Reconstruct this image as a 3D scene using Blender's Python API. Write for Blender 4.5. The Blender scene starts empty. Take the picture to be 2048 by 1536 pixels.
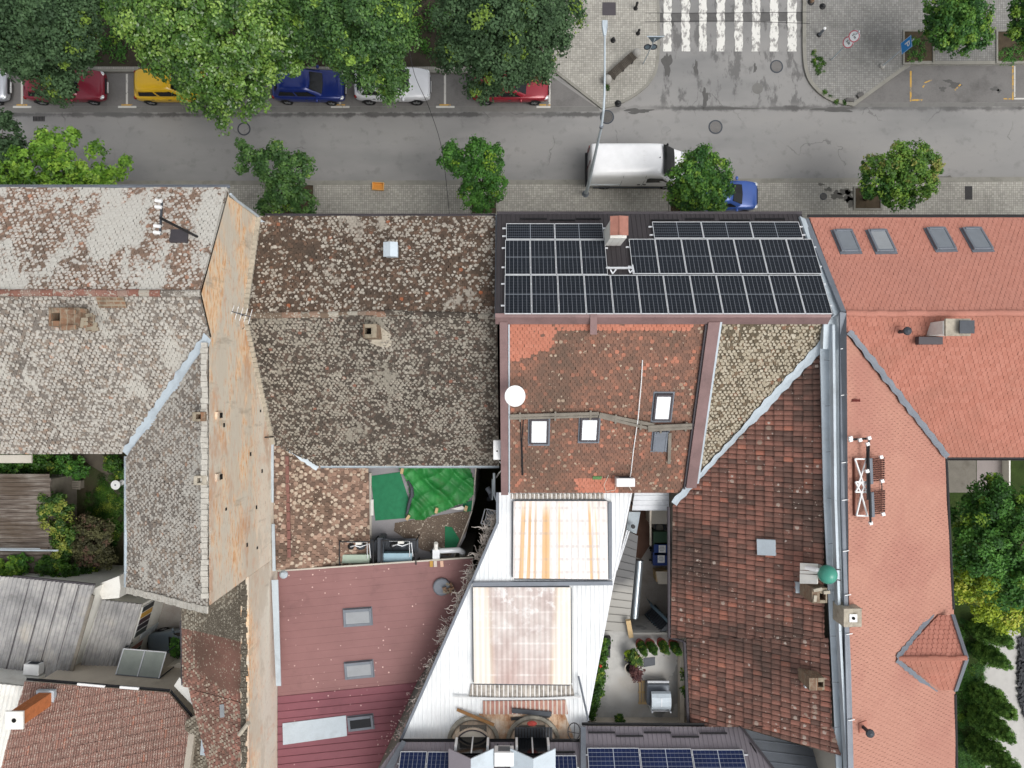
import bpy, bmesh, math, random
import numpy as np
from mathutils import Vector, Matrix
random.seed(7)
SC = bpy.context.scene
COL = SC.collection
R = math.radians

# ------------------------------------------------------------------ camera, world, sun, exposure
H = 41.0          # drone height above the street
F = 1420.0        # focal length in pixels of a 2048 wide frame
cam = bpy.data.cameras.new("camera")
cam.sensor_fit = 'HORIZONTAL'
cam.angle = 2 * math.atan(1024 / F)
cam.clip_end = 500
camo = bpy.data.objects.new("camera", cam)
camo.location = (0, 0, H)
COL.objects.link(camo)
SC.camera = camo

SUN_EL, SUN_AZ = R(62), R(122)      # azimuth clockwise from +Y
world = bpy.data.worlds.new("World")
SC.world = world
world.use_nodes = True
wn, wl = world.node_tree.nodes, world.node_tree.links
wn.clear()
sky = wn.new('ShaderNodeTexSky')
sky.sky_type = 'NISHITA'
sky.sun_disc = False
sky.sun_elevation = SUN_EL
sky.sun_rotation = SUN_AZ
sky.dust_density = 4.0
hs = wn.new('ShaderNodeHueSaturation')
hs.inputs['Saturation'].default_value = 0.22
bgn = wn.new('ShaderNodeBackground')
bgn.inputs['Strength'].default_value = 0.15
won = wn.new('ShaderNodeOutputWorld')
wl.new(sky.outputs[0], hs.inputs['Color'])
wl.new(hs.outputs[0], bgn.inputs['Color'])
wl.new(bgn.outputs[0], won.inputs['Surface'])

sl = bpy.data.lights.new("sun", 'SUN')
sl.energy = 0.85
sl.angle = R(36)
sl.color = (1.0, 0.965, 0.92)
slo = bpy.data.objects.new("sun", sl)
COL.objects.link(slo)
sd = Vector((math.sin(SUN_AZ) * math.cos(SUN_EL), math.cos(SUN_AZ) * math.cos(SUN_EL), math.sin(SUN_EL)))
slo.rotation_euler = sd.to_track_quat('Z', 'Y').to_euler()

vs = SC.view_settings
vs.view_transform = 'Standard'
vs.look = 'None'
vs.gamma = 1
vs.use_curve_mapping = False
vs.exposure = 0.28

# ------------------------------------------------------------------ coordinates
def W(u, v, z=0.0):
    """survey coordinates (pixels of the plan photo) at height z -> metres"""
    return Vector(((u - 1024) * (H - z) / F, (768 - v) * (H - z) / F, z))

class Plane:
    def __init__(s, a, b, c):
        s.o = Vector(a)
        s.n = (Vector(b) - s.o).cross(Vector(c) - s.o).normalized()
        if s.n.z < 0: s.n = -s.n
    def hit(s, u, v, up=0.0):
        d = Vector(((u - 1024) / F, (768 - v) / F, -1))
        c = Vector((0, 0, H))
        t = (s.o + s.n * up - c).dot(s.n) / d.dot(s.n)
        return c + d * t
    def z(s, x, y):
        return s.o.z - (s.n.x * (x - s.o.x) + s.n.y * (y - s.o.y)) / s.n.z
    def at(s, x, y, up=0.0):
        return Vector((x, y, s.z(x, y) + up))
    def down(s):
        return (s.n * s.n.z - Vector((0, 0, 1))).normalized() if s.n.z < .99999 else Vector((0, -1, 0))
    def frame(s):
        """matrix with x horizontal along the slope, y up the slope, z the normal"""
        d = s.down(); y = -d; x = y.cross(s.n).normalized()
        return Matrix((x, y, s.n)).transposed().to_4x4()

def c(r, g, b):
    f = lambda q: (q / 255 / 12.92) if q <= 10.3 else ((q / 255 + .055) / 1.055) ** 2.4
    return (f(r), f(g), f(b), 1)

# ------------------------------------------------------------------ mesh builder
WO = {}
class MB:
    def __init__(s):
        s.v = []; s.f = []; s.c = []; s.hascol = False
    def add(s, vs_, fs, col=None):
        b = len(s.v)
        s.v += [tuple(p) for p in vs_]
        s.f += [tuple(i + b for i in f) for f in fs]
        if col is not None: s.hascol = True
        s.c += [col or (.5, .5, .5, 1)] * len(vs_)
        return s
    def poly(s, pts, col=None):
        return s.add(pts, [tuple(range(len(pts)))], col)
    def obox(s, o, ax, ay, az):
        o, ax, ay, az = map(Vector, (o, ax, ay, az))
        p = [o, o + ax, o + ax + ay, o + ay]
        p += [q + az for q in p]
        fs = [(0, 3, 2, 1), (4, 5, 6, 7), (0, 1, 5, 4), (1, 2, 6, 5), (2, 3, 7, 6), (3, 0, 4, 7)]
        if ax.cross(ay).dot(az) < 0: fs = [f[::-1] for f in fs]
        return s.add(p, fs)
    def box(s, ctr, size, rz=0.0, M=None):
        x, y, z = [q / 2 for q in size]
        m = M if M is not None else Matrix.Rotation(rz, 3, 'Z')
        m = m.to_3x3()
        o = Vector(ctr)
        return s.obox(o + m @ Vector((-x, -y, -z)), m @ Vector((2 * x, 0, 0)), m @ Vector((0, 2 * y, 0)), m @ Vector((0, 0, 2 * z)))
    def prism(s, pts, z0, z1):
        n = len(pts)
        a = [(p[0], p[1], z0) for p in pts] + [(p[0], p[1], z1) for p in pts]
        ar = sum(pts[i][0] * pts[(i + 1) % n][1] - pts[(i + 1) % n][0] * pts[i][1] for i in range(n))
        fs = [tuple(range(n))[::-1], tuple(range(n, 2 * n))] + [(i, (i + 1) % n, n + (i + 1) % n, n + i) for i in range(n)]
        if ar < 0: fs = [f[::-1] for f in fs]
        return s.add(a, fs)
    def slab(s, pts, th, up=0.0):
        pts = [Vector(p) for p in pts]; n = len(pts)
        nr = Vector((0, 0, 0))
        for i in range(n): nr += (pts[i]).cross(pts[(i + 1) % n])
        if nr.z < 0: pts = pts[::-1]; nr = -nr
        nr.normalize()
        a = [p + nr * up - nr * th for p in pts] + [p + nr * up for p in pts]
        return s.add(a, [tuple(range(n))[::-1], tuple(range(n, 2 * n))] + [(i, (i + 1) % n, n + (i + 1) % n, n + i) for i in range(n)])
    def walls(s, pts, z0=0.0):
        """ring of (x, y, top z) -> vertical walls down to z0"""
        n = len(pts)
        a = [(p[0], p[1], z0) for p in pts] + [(p[0], p[1], p[2]) for p in pts]
        return s.add(a, [(i, (i + 1) % n, n + (i + 1) % n, n + i) for i in range(n)] + [tuple(range(n, 2 * n))])
    def bar(s, a, b, w, h, up=Vector((0, 0, 1))):
        a, b = Vector(a), Vector(b); d = b - a
        sx = d.cross(up).normalized() * w; u2 = sx.cross(d).normalized() * h
        return s.obox(a - sx / 2 - u2 / 2, d, sx, u2)
    def tube(s, path, r, n=8):
        path = [Vector(p) for p in path]; rs = r if isinstance(r, (list, tuple)) else [r] * len(path)
        vv = []; ff = []
        for i, p in enumerate(path):
            d = (path[min(i + 1, len(path) - 1)] - path[max(i - 1, 0)]).normalized()
            up = Vector((0, 0, 1)) if abs(d.z) < .95 else Vector((1, 0, 0))
            x = d.cross(up).normalized(); y = x.cross(d)
            for k in range(n):
                t = 2 * math.pi * k / n
                vv.append(p + (x * math.cos(t) + y * math.sin(t)) * rs[i])
        for i in range(len(path) - 1):
            for k in range(n):
                ff.append((i * n + k, i * n + (k + 1) % n, (i + 1) * n + (k + 1) % n, (i + 1) * n + k))
        ff.append(tuple(range(n))[::-1]); L = (len(path) - 1) * n
        ff.append(tuple(range(L, L + n)))
        return s.add(vv, ff)
    def lathe(s, ctr, prof, n=16, cap=True):
        ctr = Vector(ctr); vv = []; ff = []
        for r, z in prof:
            for k in range(n):
                t = 2 * math.pi * k / n
                vv.append(ctr + Vector((r * math.cos(t), r * math.sin(t), z)))
        for i in range(len(prof) - 1):
            for k in range(n):
                ff.append((i * n + k, i * n + (k + 1) % n, (i + 1) * n + (k + 1) % n, (i + 1) * n + k))
        if cap:
            ff.append(tuple(range(n))[::-1]); L = (len(prof) - 1) * n
            ff.append(tuple(range(L, L + n)))
        return s.add(vv, ff)
    def ell(s, ctr, rx, ry, rz, n=14, m=8, M=None):
        ctr = Vector(ctr); vv = []; ff = []
        for j in range(1, m):
            p = math.pi * j / m
            for k in range(n):
                t = 2 * math.pi * k / n
                q = Vector((rx * math.sin(p) * math.cos(t), ry * math.sin(p) * math.sin(t), rz * math.cos(p)))
                vv.append(ctr + (M @ q if M else q))
        tq, bq = Vector((0, 0, rz)), Vector((0, 0, -rz))
        vv.append(ctr + (M @ tq if M else tq)); vv.append(ctr + (M @ bq if M else bq)); L = (m - 1) * n
        for j in range(m - 2):
            for k in range(n):
                ff.append((j * n + k, (j + 1) * n + k, (j + 1) * n + (k + 1) % n, j * n + (k + 1) % n))
        for k in range(n):
            ff.append((L, k, (k + 1) % n)); ff.append((L + 1, (m - 2) * n + (k + 1) % n, (m - 2) * n + k))
        return s.add(vv, ff)
    def build(s, name, mat, parent=None, smooth=False, bevel=0, sub=0, seg=2, clip=None):
        me = bpy.data.meshes.new(name)
        off = Vector(WO.get(parent.name, (0, 0, 0))) if parent else Vector((0, 0, 0))
        me.from_pydata([(p[0] - off.x, p[1] - off.y, p[2] - off.z) for p in s.v], [], s.f)
        if s.hascol:
            at = me.attributes.new('rnd', 'FLOAT_COLOR', 'POINT')
            at.data.foreach_set('color', np.array(s.c, dtype=np.float32).ravel())
        if clip: clip_mesh(me, clip, off)
        me.materials.append(mat)
        if smooth: me.polygons.foreach_set('use_smooth', [True] * len(me.polygons))
        me.update()
        o = bpy.data.objects.new(name, me)
        COL.objects.link(o)
        WO[o.name] = off.copy()
        if parent: o.parent = parent
        if bevel:
            m = o.modifiers.new('bevel', 'BEVEL'); m.width = bevel; m.segments = seg; m.limit_method = 'ANGLE'
        if sub:
            m = o.modifiers.new('sub', 'SUBSURF'); m.levels = sub; m.render_levels = sub
        return o

def clip_mesh(me, poly, off=Vector((0, 0, 0))):
    """cut a mesh by the vertical planes through the edges of a convex polygon"""
    bm = bmesh.new(); bm.from_mesh(me)
    n = len(poly); P = [Vector(p) - off for p in poly]
    cx = sum(P, Vector((0, 0, 0))) / n
    for i in range(n):
        a, b = P[i], P[(i + 1) % n]
        d = Vector((b.x - a.x, b.y - a.y, 0))
        nr = Vector((d.y, -d.x, 0))
        if nr.length < 1e-6: continue
        nr.normalize()
        if (cx - a).dot(nr) > 0: nr = -nr
        bmesh.ops.bisect_plane(bm, geom=bm.verts[:] + bm.edges[:] + bm.faces[:], dist=1e-5, plane_co=a, plane_no=nr, clear_outer=True)
    bm.to_mesh(me); bm.free()

def tag(o, label=None, cat=None, group=None, kind=None):
    if label: o['label'] = label
    if cat: o['category'] = cat
    if group: o['group'] = group
    if kind: o['kind'] = kind
    return o
def thing(name, label, cat, loc=(0, 0, 0), group=None, kind=None):
    o = bpy.data.objects.new(name, None)
    o.empty_display_size = .3
    COL.objects.link(o)
    o.location = loc
    WO[o.name] = Vector(loc)
    return tag(o, label, cat, group, kind)
def solo(name, mb, mat, label, cat, group=None, kind=None, **kw):
    """a thing that is one mesh, origin at the middle of its base"""
    v = np.array(mb.v); lo, hi = v.min(0), v.max(0)
    loc = Vector(((lo[0] + hi[0]) / 2, (lo[1] + hi[1]) / 2, lo[2]))
    e = bpy.data.objects.new('tmp', None); WO['tmp'] = loc; e.name = 'tmp'
    WO[e.name] = loc
    o = mb.build(name, mat, None, **{k: q for k, q in kw.items() if k != 'clip'})
    o.data.transform(Matrix.Translation(-loc)); o.location = loc
    bpy.data.objects.remove(e)
    return tag(o, label, cat, group, kind)
def struct(name, mb, mat, kind='structure', **kw):
    return tag(mb.build(name, mat, None, **kw), kind=kind)
def copy_tree(o, parent=None):
    q = o.copy(); COL.objects.link(q)
    if parent is not None: q.parent = parent
    for ch in list(o.children): copy_tree(ch, q)
    return q

# ------------------------------------------------------------------ materials
class NM:
    def __init__(s, name):
        s.m = bpy.data.materials.new(name); s.m.use_nodes = True
        s.N, s.L = s.m.node_tree.nodes, s.m.node_tree.links
        s.b = s.N['Principled BSDF']
        s.tc = None
    def node(s, t, ins=(), **pr):
        n = s.N.new(t)
        for k, q in pr.items(): setattr(n, k, q)
        for k, q in (ins.items() if isinstance(ins, dict) else enumerate(ins)):
            if q is None: continue
            if isinstance(q, bpy.types.NodeSocket): s.L.new(q, n.inputs[k])
            else: n.inputs[k].default_value = q
        return n
    def co(s, scale=(1, 1, 1), rot=(0, 0, 0), loc=(0, 0, 0)):
        if not s.tc: s.tc = s.N.new('ShaderNodeTexCoord')
        n = s.node('ShaderNodeMapping', {'Vector': s.tc.outputs['Object'], 'Scale': scale, 'Rotation': rot, 'Location': loc})
        return n.outputs[0]
    def noise(s, sc, det=3, ro=.55, vec=None):
        return s.node('ShaderNodeTexNoise', {'Vector': vec or s.co(), 'Scale': sc, 'Detail': det, 'Roughness': ro}).outputs[0]
    def vor(s, sc, vec=None, feature='F1', rnd=1.0):
        return s.node('ShaderNodeTexVoronoi', {'Vector': vec or s.co(), 'Scale': sc, 'Randomness': rnd}, feature=feature)
    def math(s, op, a, b=None, cc=None, clamp=False):
        return s.node('ShaderNodeMath', [a, b, cc], operation=op, use_clamp=clamp).outputs[0]
    def mr(s, val, a, b, x=0., y=1., smooth=False):
        return s.node('ShaderNodeMapRange', {0: val, 1: a, 2: b, 3: x, 4: y}, interpolation_type='SMOOTHSTEP' if smooth else 'LINEAR').outputs[0]
    def ramp(s, fac, st, interp='LINEAR'):
        n = s.node('ShaderNodeValToRGB', {0: fac}); e = n.color_ramp.elements
        n.color_ramp.interpolation = interp
        while len(e) < len(st): e.new(.5)
        for el, (p, col) in zip(e, st): el.position = p; el.color = col
        return n.outputs[0]
    def mix(s, fac, a, b, blend='MIX'):
        n = s.node('ShaderNodeMix', data_type='RGBA', blend_type=blend)
        for i, q in ((0, fac), (6, a), (7, b)):
            if isinstance(q, bpy.types.NodeSocket): s.L.new(q, n.inputs[i])
            else: n.inputs[i].default_value = q
        return n.outputs[2]
    def xyz(s, vec=None):
        return s.node('ShaderNodeSeparateXYZ', {0: vec or s.co()}).outputs
    def rnd(s):
        a = s.node('ShaderNodeAttribute'); a.attribute_name = 'rnd'
        return list(s.node('ShaderNodeSeparateColor', {0: a.outputs['Color']}).outputs) + [a.outputs['Alpha']]
    def out(s, col, rough=.85, metal=0., spec=.3, bump=None, bs=.3, bd=.02, **kw):
        B = s.b.inputs
        for k, q in (('Base Color', col), ('Roughness', rough), ('Metallic', metal), ('Specular IOR Level', spec)) + tuple(kw.items()):
            if isinstance(q, bpy.types.NodeSocket): s.L.new(q, B[k])
            else: B[k].default_value = q
        if bump is not None:
            n = s.node('ShaderNodeBump', {'Height': bump, 'Strength': bs, 'Distance': bd})
            s.L.new(n.outputs[0], B['Normal'])
        return s.m

def plain(name, col, rough=.7, metal=0., var=.12, sc=3., spec=.35, fine=True, dirt=None, **kw):
    """one colour with procedural unevenness"""
    k = NM(name)
    n1 = k.noise(sc, 4); n2 = k.noise(sc * 14, 2)
    d = k.math('ADD', k.math('MULTIPLY', n1, .65), k.math('MULTIPLY', n2, .35))
    lo = tuple(q * (1 - var * 2.2) for q in col[:3]) + (1,)
    hi = tuple(min(1, q * (1 + var * 1.6)) for q in col[:3]) + (1,)
    x = k.ramp(d, [(.28, lo), (.5, col), (.72, hi)])
    if dirt:
        x = k.mix(k.mr(k.noise(sc * .7, 5, .65), .52, .72, 0, dirt[1]), x, dirt[0])
    return k.out(x, rough, metal, spec, bump=n2 if fine else None, bs=.15, bd=.01, **kw)

def tile_mat(name, tones, lich=.4, lvar=.3, lcol=(c(196, 192, 180), c(160, 156, 144)), ls=7., dirt=(c(70, 62, 54), .4), rough=.9, ldull=.9, streak=None, new=None, patch=None, rad0=.52, flat=(1, 1, 1), tsz=(.2, .16), joint=.35, vw=.5):
    """clay tiles: per tile tone, soot and round lichen spots"""
    k = NM(name)
    r = k.rnd()
    x = k.ramp(r[0], tones)
    big = k.noise(.35, 4, .6)
    x = k.mix(k.mr(big, .45, .66, 0, dirt[1]), x, dirt[0])
    fine = k.noise(22, 3, .6)
    x = k.mix(k.mr(fine, .35, .75, 0, .35), x, tuple(q * .55 for q in dirt[0][:3]) + (1,))
    if new:
        x = k.mix(k.math('GREATER_THAN', r[1], new[1]), x, new[0])
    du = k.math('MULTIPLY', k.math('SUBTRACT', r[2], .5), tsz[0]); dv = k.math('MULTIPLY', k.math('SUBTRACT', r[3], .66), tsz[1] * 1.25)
    if joint:  # grime plus overlap shade, painted dark along tile sides and lower ends
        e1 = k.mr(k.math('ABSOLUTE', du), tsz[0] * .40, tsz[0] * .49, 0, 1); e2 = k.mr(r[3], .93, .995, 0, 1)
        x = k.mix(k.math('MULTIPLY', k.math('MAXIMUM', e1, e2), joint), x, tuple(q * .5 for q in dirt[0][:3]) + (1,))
    if lich > 0:
        dn = k.math('ADD', k.noise(.5, 3, .6, k.co(loc=(7, 3, 1))), k.math('MULTIPLY', k.math('SUBTRACT', k.noise(1.7, 4, .65), .5), .85))
        dens = k.math('ADD', k.math('MULTIPLY', k.math('SUBTRACT', dn, .5), lvar * 4), lich)
        wob = k.node('ShaderNodeVectorMath', [k.node('ShaderNodeTexNoise', {'Vector': k.co(), 'Scale': 16., 'Detail': 2.}).outputs[1], (.09, .09, .09)], operation='MULTIPLY').outputs[0]
        vec = k.node('ShaderNodeVectorMath', [k.co(flat), wob], operation='ADD').outputs[0]
        hsh = k.math('FRACT', k.math('ADD', k.math('MULTIPLY', r[0], 7.3), k.math('MULTIPLY', r[1], 3.1)))
        dd = k.math('ADD', k.math('SQRT', k.math('ADD', k.math('MULTIPLY', du, du), k.math('MULTIPLY', dv, dv))), k.math('MULTIPLY', k.math('SUBTRACT', k.noise(24, 3, .6), .5), .13))
        tr = k.math('MULTIPLY', k.mr(hsh, 0, 1, .5, 1.15), tsz[0] * .5)
        m = k.math('MULTIPLY', k.math('LESS_THAN', r[1], dens), k.mr(dd, k.math('MULTIPLY', tr, .7), tr, ldull, 0, True))
        x = k.mix(m, x, k.mix(k.mr(fine, .4, .8, 0, .4), k.mix(hsh, lcol[0], lcol[1]), lcol[1]))
        for sc_, rad, wt in ((ls, rad0, vw), (ls * 2.1, rad0 * .96, vw * .9)):
            v = k.vor(sc_, vec)
            cr = k.node('ShaderNodeSeparateColor', {0: v.outputs['Color']}).outputs
            rr = k.mr(cr[1], 0, 1, rad * .45, rad * 1.1)
            m = k.math('MULTIPLY', k.math('LESS_THAN', cr[0], k.math('MULTIPLY', dens, wt)), k.mr(v.outputs['Distance'], k.math('MULTIPLY', rr, .75), rr, ldull, 0, True))
            lc = k.mix(cr[2], lcol[0], lcol[1])
            lc = k.mix(k.mr(fine, .4, .8, 0, .35), lc, lcol[1])
            x = k.mix(m, x, lc)
    if patch:
        pn = k.math('ADD', k.noise(.42, 4, .62, k.co((1.5, .8, .8), loc=patch[2])), k.math('MULTIPLY', k.math('SUBTRACT', k.noise(5, 3, .6), .5), .35))
        pm = k.math('MULTIPLY', k.mr(pn, patch[0], patch[0] + .05, 0, .92), k.mr(k.math('ADD', r[0], k.math('MULTIPLY', fine, .5)), .12, .3, .25, 1))
        x = k.mix(pm, x, k.mix(fine, patch[1], lcol[1]))
    return k.out(x, rough, 0, .2, bump=fine, bs=.35, bd=.01)

M = {}
M['zinc'] = plain('zinc sheet', c(186, 197, 204), .5, .1, .06, 1.2, dirt=(c(140, 146, 150), .45))
M['zinc_dark'] = plain('grey flashing', c(118, 124, 132), .5, .2, .08, 1.5)
M['alu'] = plain('aluminium', c(222, 225, 228), .4, .1, .04, 5)
M['steel_dark'] = plain('dark steel', c(70, 74, 80), .5, .3, .1, 4)
M['black'] = plain('black metal', c(38, 38, 40), .5, .1, .1, 4)
M['white'] = plain('white enamel', c(232, 233, 232), .35, 0, .03, 4)
M['whitewash'] = plain('whitewash', c(232, 231, 224), .9, 0, .05, 1.1, dirt=(c(190, 184, 172), .5))
M['cream'] = plain('cream render', c(212, 202, 186), .9, 0, .06, 1.1, dirt=(c(160, 148, 132), .5))
M['copper'] = plain('brown sheet metal', c(132, 108, 106), .55, .2, .1, 1.5, dirt=(c(100, 84, 80), .5))
M['graphite'] = plain('graphite sheet', c(76, 72, 76), .55, .15, .06, 2)
M['timber'] = plain('weathered timber', c(128, 122, 112), .9, 0, .14, 3)
M['wood'] = plain('raw wood', c(196, 170, 128), .85, 0, .1, 5)
def brick_mat(name, a, b, mort, sc=1.0):
    k = NM(name); n = k.noise(5, 4, .7)
    t = k.node('ShaderNodeTexBrick', {'Vector': k.co(rot=(math.pi / 2, 0, 0)), 'Color1': a, 'Color2': b, 'Mortar': mort, 'Scale': sc, 'Mortar Size': .014, 'Brick Width': .26, 'Row Height': .08})
    x = k.mix(k.mr(n, .45, .65, 0, .75), t.outputs[0], mort)
    x = k.mix(k.mr(k.noise(2.2, 4, .7), .5, .7, 0, .7), x, c(92, 84, 72))
    return k.out(x, .95, 0, .15, bump=n, bs=.5, bd=.02)
M['brick'] = brick_mat('old brick', c(142, 108, 84), c(116, 92, 76), c(150, 140, 122))
M['brick_or'] = plain('orange brick', c(200, 124, 78), .9, 0, .12, 7)
M['mortar'] = plain('mortar', c(176, 168, 152), .95, 0, .14, 5, dirt=(c(120, 112, 100), .6))
M['hole'] = plain('soot', c(20, 18, 16), .95, 0, .1, 6)
M['concrete'] = plain('concrete', c(166, 164, 158), .9, 0, .07, 1.5, dirt=(c(132, 130, 124), .4))
M['glass'] = plain('dark glass', c(20, 23, 26), .1, 0, .1, 2, spec=.35, fine=False)
M['glass_grey'] = plain('dull glass', c(148, 152, 155), .18, 0, .05, 2, spec=.6, fine=False)
M['glass_sky'] = plain('glass with painted sky', c(238, 242, 244), .1, 0, .02, 2, spec=.8, fine=False)  # sky reflection put into the pane colour as flat white
M['rubber'] = plain('rubber', c(34, 34, 35), .8, 0, .1, 8)
M['rim'] = plain('wheel rim', c(168, 170, 172), .35, .7, .05, 8)
M['bark'] = plain('bark', c(92, 80, 66), .95, 0, .2, 8)
M['soil'] = plain('soil', c(74, 64, 50), .97, 0, .22, 3)
M['orange'] = plain('orange plastic', c(206, 142, 62), .6, 0, .05, 6)
M['terracotta'] = plain('terracotta pot', c(160, 88, 76), .8, 0, .1, 6)
M['chrome'] = plain('lamp lens', c(214, 218, 220), .12, .3, .03, 6, spec=.7)
M['red_lens'] = plain('red lens', c(130, 18, 20), .2, 0, .05, 6, spec=.6)

# ------------------------------------------------------------------ roof coverings
def ndir(pl, ang=0.0):
    d = pl.down()
    s_ = pl.n.cross(d).normalized()
    return s_, d

def tiles(name, pl, poly, mat, parent, tw=.19, th=.155, style='beaver', seed=1, wav=.02, jit=1., deck=.12, clip=True, lift=0.0, down=None, rel=1.0):
    """individually laid roof tiles on a plane, cut along a convex outline"""
    rg = np.random.default_rng(seed)
    sdir, ddir = ndir(pl)
    if down is not None:
        ddir = (Vector(down) - pl.n * Vector(down).dot(pl.n)).normalized(); sdir = pl.n.cross(ddir).normalized()
    o = Vector(poly[0])
    S = [(Vector(p) - o).dot(sdir) for p in poly]; T = [(Vector(p) - o).dot(ddir) for p in poly]
    s0, s1, t0, t1 = min(S) - tw, max(S) + tw, min(T), max(T) + th
    ns, nt = int((s1 - s0) / tw) + 1, int((t1 - t0) / th) + 2
    gi, gj = np.meshgrid(np.arange(ns), np.arange(nt), indexing='ij')
    sa = s0 + gi.ravel() * tw + (gj.ravel() % 2) * (tw / 2 if style == 'beaver' else 0)
    tb = t0 + gj.ravel() * th
    # keep those near the polygon
    cen = np.array([np.mean(S), np.mean(T)])
    keep = np.ones(len(sa), bool)
    n = len(poly)
    orient = np.sign(sum(S[i] * T[(i + 1) % n] - S[(i + 1) % n] * T[i] for i in range(n)))
    for i in range(n):
        ax, ay, bx, by = S[i], T[i], S[(i + 1) % n], T[(i + 1) % n]
        l = math.hypot(bx - ax, by - ay)
        if l < 1e-6: continue
        dist = orient * ((bx - ax) * (tb - th / 2 - ay) - (by - ay) * (sa + tw / 2 - ax)) / l
        keep &= dist > (-max(tw, th) * .9 if clip else -.02)
    sa, tb = sa[keep], tb[keep]
    m = len(sa)
    sa = sa + rg.normal(0, .004 * jit, m); tb = tb + rg.normal(0, .008 * jit, m)
    g = .006 if style == 'beaver' else .013
    if style == 'beaver':
        prof = [(g, -th * 1.22, .006), (tw - g, -th * 1.22, .006), (tw - g, -.30 * tw, .027), (tw * .83, -.09 * tw, .030), (tw * .5, 0, .031), (tw * .17, -.09 * tw, .030), (g, -.30 * tw, .027)]
        skirt = [(2, 3), (3, 4), (4, 5), (5, 6), (1, 2), (6, 0)]
        top = [(0, 6, 5, 4, 3, 2, 1)]
    else:
        xs = [g, tw * .16, tw * .34, tw * .52, tw * .70, tw - g]
        hs_ = [.010, .012, .040, .052, .040, .010] if style == 'pan' else [.030, .012, .012, .012, .012, .030]
        prof = [(x, -th * 1.12, h * .8) for x, h in zip(xs, hs_)] + [(x, 0, h + .042) for x, h in zip(xs, hs_)]
        q = len(xs)
        top = [(i, q + i, q + i + 1, i + 1) for i in range(q - 1)]
        skirt = [(q + i, q + i + 1) for i in range(q - 1)]
    prof = np.array(prof); V = len(prof)
    dh = rg.normal(0, .005 * jit, m)
    und = wav * (np.sin(sa * .9 + 1.3 * seed) * np.cos(tb * .7 + seed) + .6 * np.sin(sa * 2.1 + tb * 1.3 + 2 * seed))
    tilt = rg.normal(0, .03 * jit, m)
    s_ = sa[:, None] + prof[None, :, 0] + tilt[:, None] * prof[None, :, 1] * .4
    t_ = tb[:, None] + prof[None, :, 1]
    h_ = lift + prof[None, :, 2] * rel + (dh + und)[:, None] + tilt[:, None] * (prof[None, :, 0] - tw / 2) * .35
    sk = sorted({i for e in skirt for i in e}); smap = {i: V + k for k, i in enumerate(sk)}
    s_ = np.concatenate([s_, s_[:, sk]], 1); t_ = np.concatenate([t_, t_[:, sk]], 1); h_ = np.concatenate([h_, h_[:, sk] - .024 * rel - (.02 if style != 'beaver' else 0)], 1)
    VV = s_.shape[1]
    X = np.array(o)[None, None] + s_[..., None] * np.array(sdir) + t_[..., None] * np.array(ddir) + h_[..., None] * np.array(pl.n)
    fl = [f for f in top] + [(a, smap[a], smap[b], b) for a, b in skirt]
    b_ = MB()
    b_.v = [tuple(p) for p in X.reshape(-1, 3)]
    rn = rg.random((m, 3))
    uu = np.concatenate([prof[:, 0], prof[sk, 0]]) / tw; vv_ = np.concatenate([prof[:, 1], prof[sk, 1]]) / th / 1.25 + 1
    b_.c = np.stack([np.repeat(rn[:, 0], VV), np.repeat(rn[:, 1], VV), np.tile(uu, m), np.tile(vv_, m)], 1).tolist()
    b_.hascol = True
    for i in range(m):
        k = i * VV
        b_.f += [tuple(k + q for q in f) for f in fl]
    cl = [Vector(p) for p in poly] if clip else None
    b_.add([], [])
    if deck:
        b_.slab(poly, deck, -wav - .012 + lift)
    return b_.build(name, mat, parent, clip=cl)

def ribs(name, pl, poly, mat, parent, pitch=.25, dep=.03, prof='box', down=None, th=.05, lift=0.0, seg=None, sag=0.0, seed=1):
    """profiled sheet on a plane, ribs running down the slope, cut along a convex outline"""
    sdir, ddir = ndir(pl)
    if down is not None:
        ddir = (Vector(down) - pl.n * Vector(down).dot(pl.n)).normalized(); sdir = pl.n.cross(ddir).normalized()
    o = Vector(poly[0])
    S = [(Vector(p) - o).dot(sdir) for p in poly]; T = [(Vector(p) - o).dot(ddir) for p in poly]
    if prof == 'box': sh = [(0, 0), (.62, 0), (.70, 1), (.92, 1), (1, 0)]
    elif prof == 'seam': sh = [(0, 0), (.9, 0), (.91, 1), (.97, 1), (.98, 0), (1, 0)]
    else: sh = [(i / 8, .5 - .5 * math.cos(2 * math.pi * i / 8)) for i in range(9)]
    xs = []
    k0, k1 = int(min(S) / pitch) - 1, int(max(S) / pitch) + 2
    for k in range(k0, k1):
        for a, h in sh[:-1]: xs.append(((k + a) * pitch, h * dep))
    t0, t1 = min(T) - .05, max(T) + .05
    step = seg or (t1 - t0)
    ts = []
    t = t0
    rg = random.Random(seed)
    b_ = MB()
    row = 0
    while t < t1 - 1e-4:
        te = min(t + step, t1)
        va = []
        n = len(xs)
        for tt, up in ((t, 0.0), (te + (.06 if seg else 0), .016 if seg else 0.0)):
            for x, h in xs:
                va.append(o + sdir * x + ddir * tt + pl.n * (h + lift + up + sag * math.sin(x * 1.7 + row)))
        ff = [(i, n + i, n + i + 1, i + 1) for i in range(n - 1)]
        col = (rg.random(), rg.random(), rg.random(), 1)
        b_.add(va, ff, col)
        t = te; row += 1
    b_.slab(poly, th, -.01 + lift)
    return b_.build(name, mat, parent, clip=[Vector(p) for p in poly])

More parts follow.
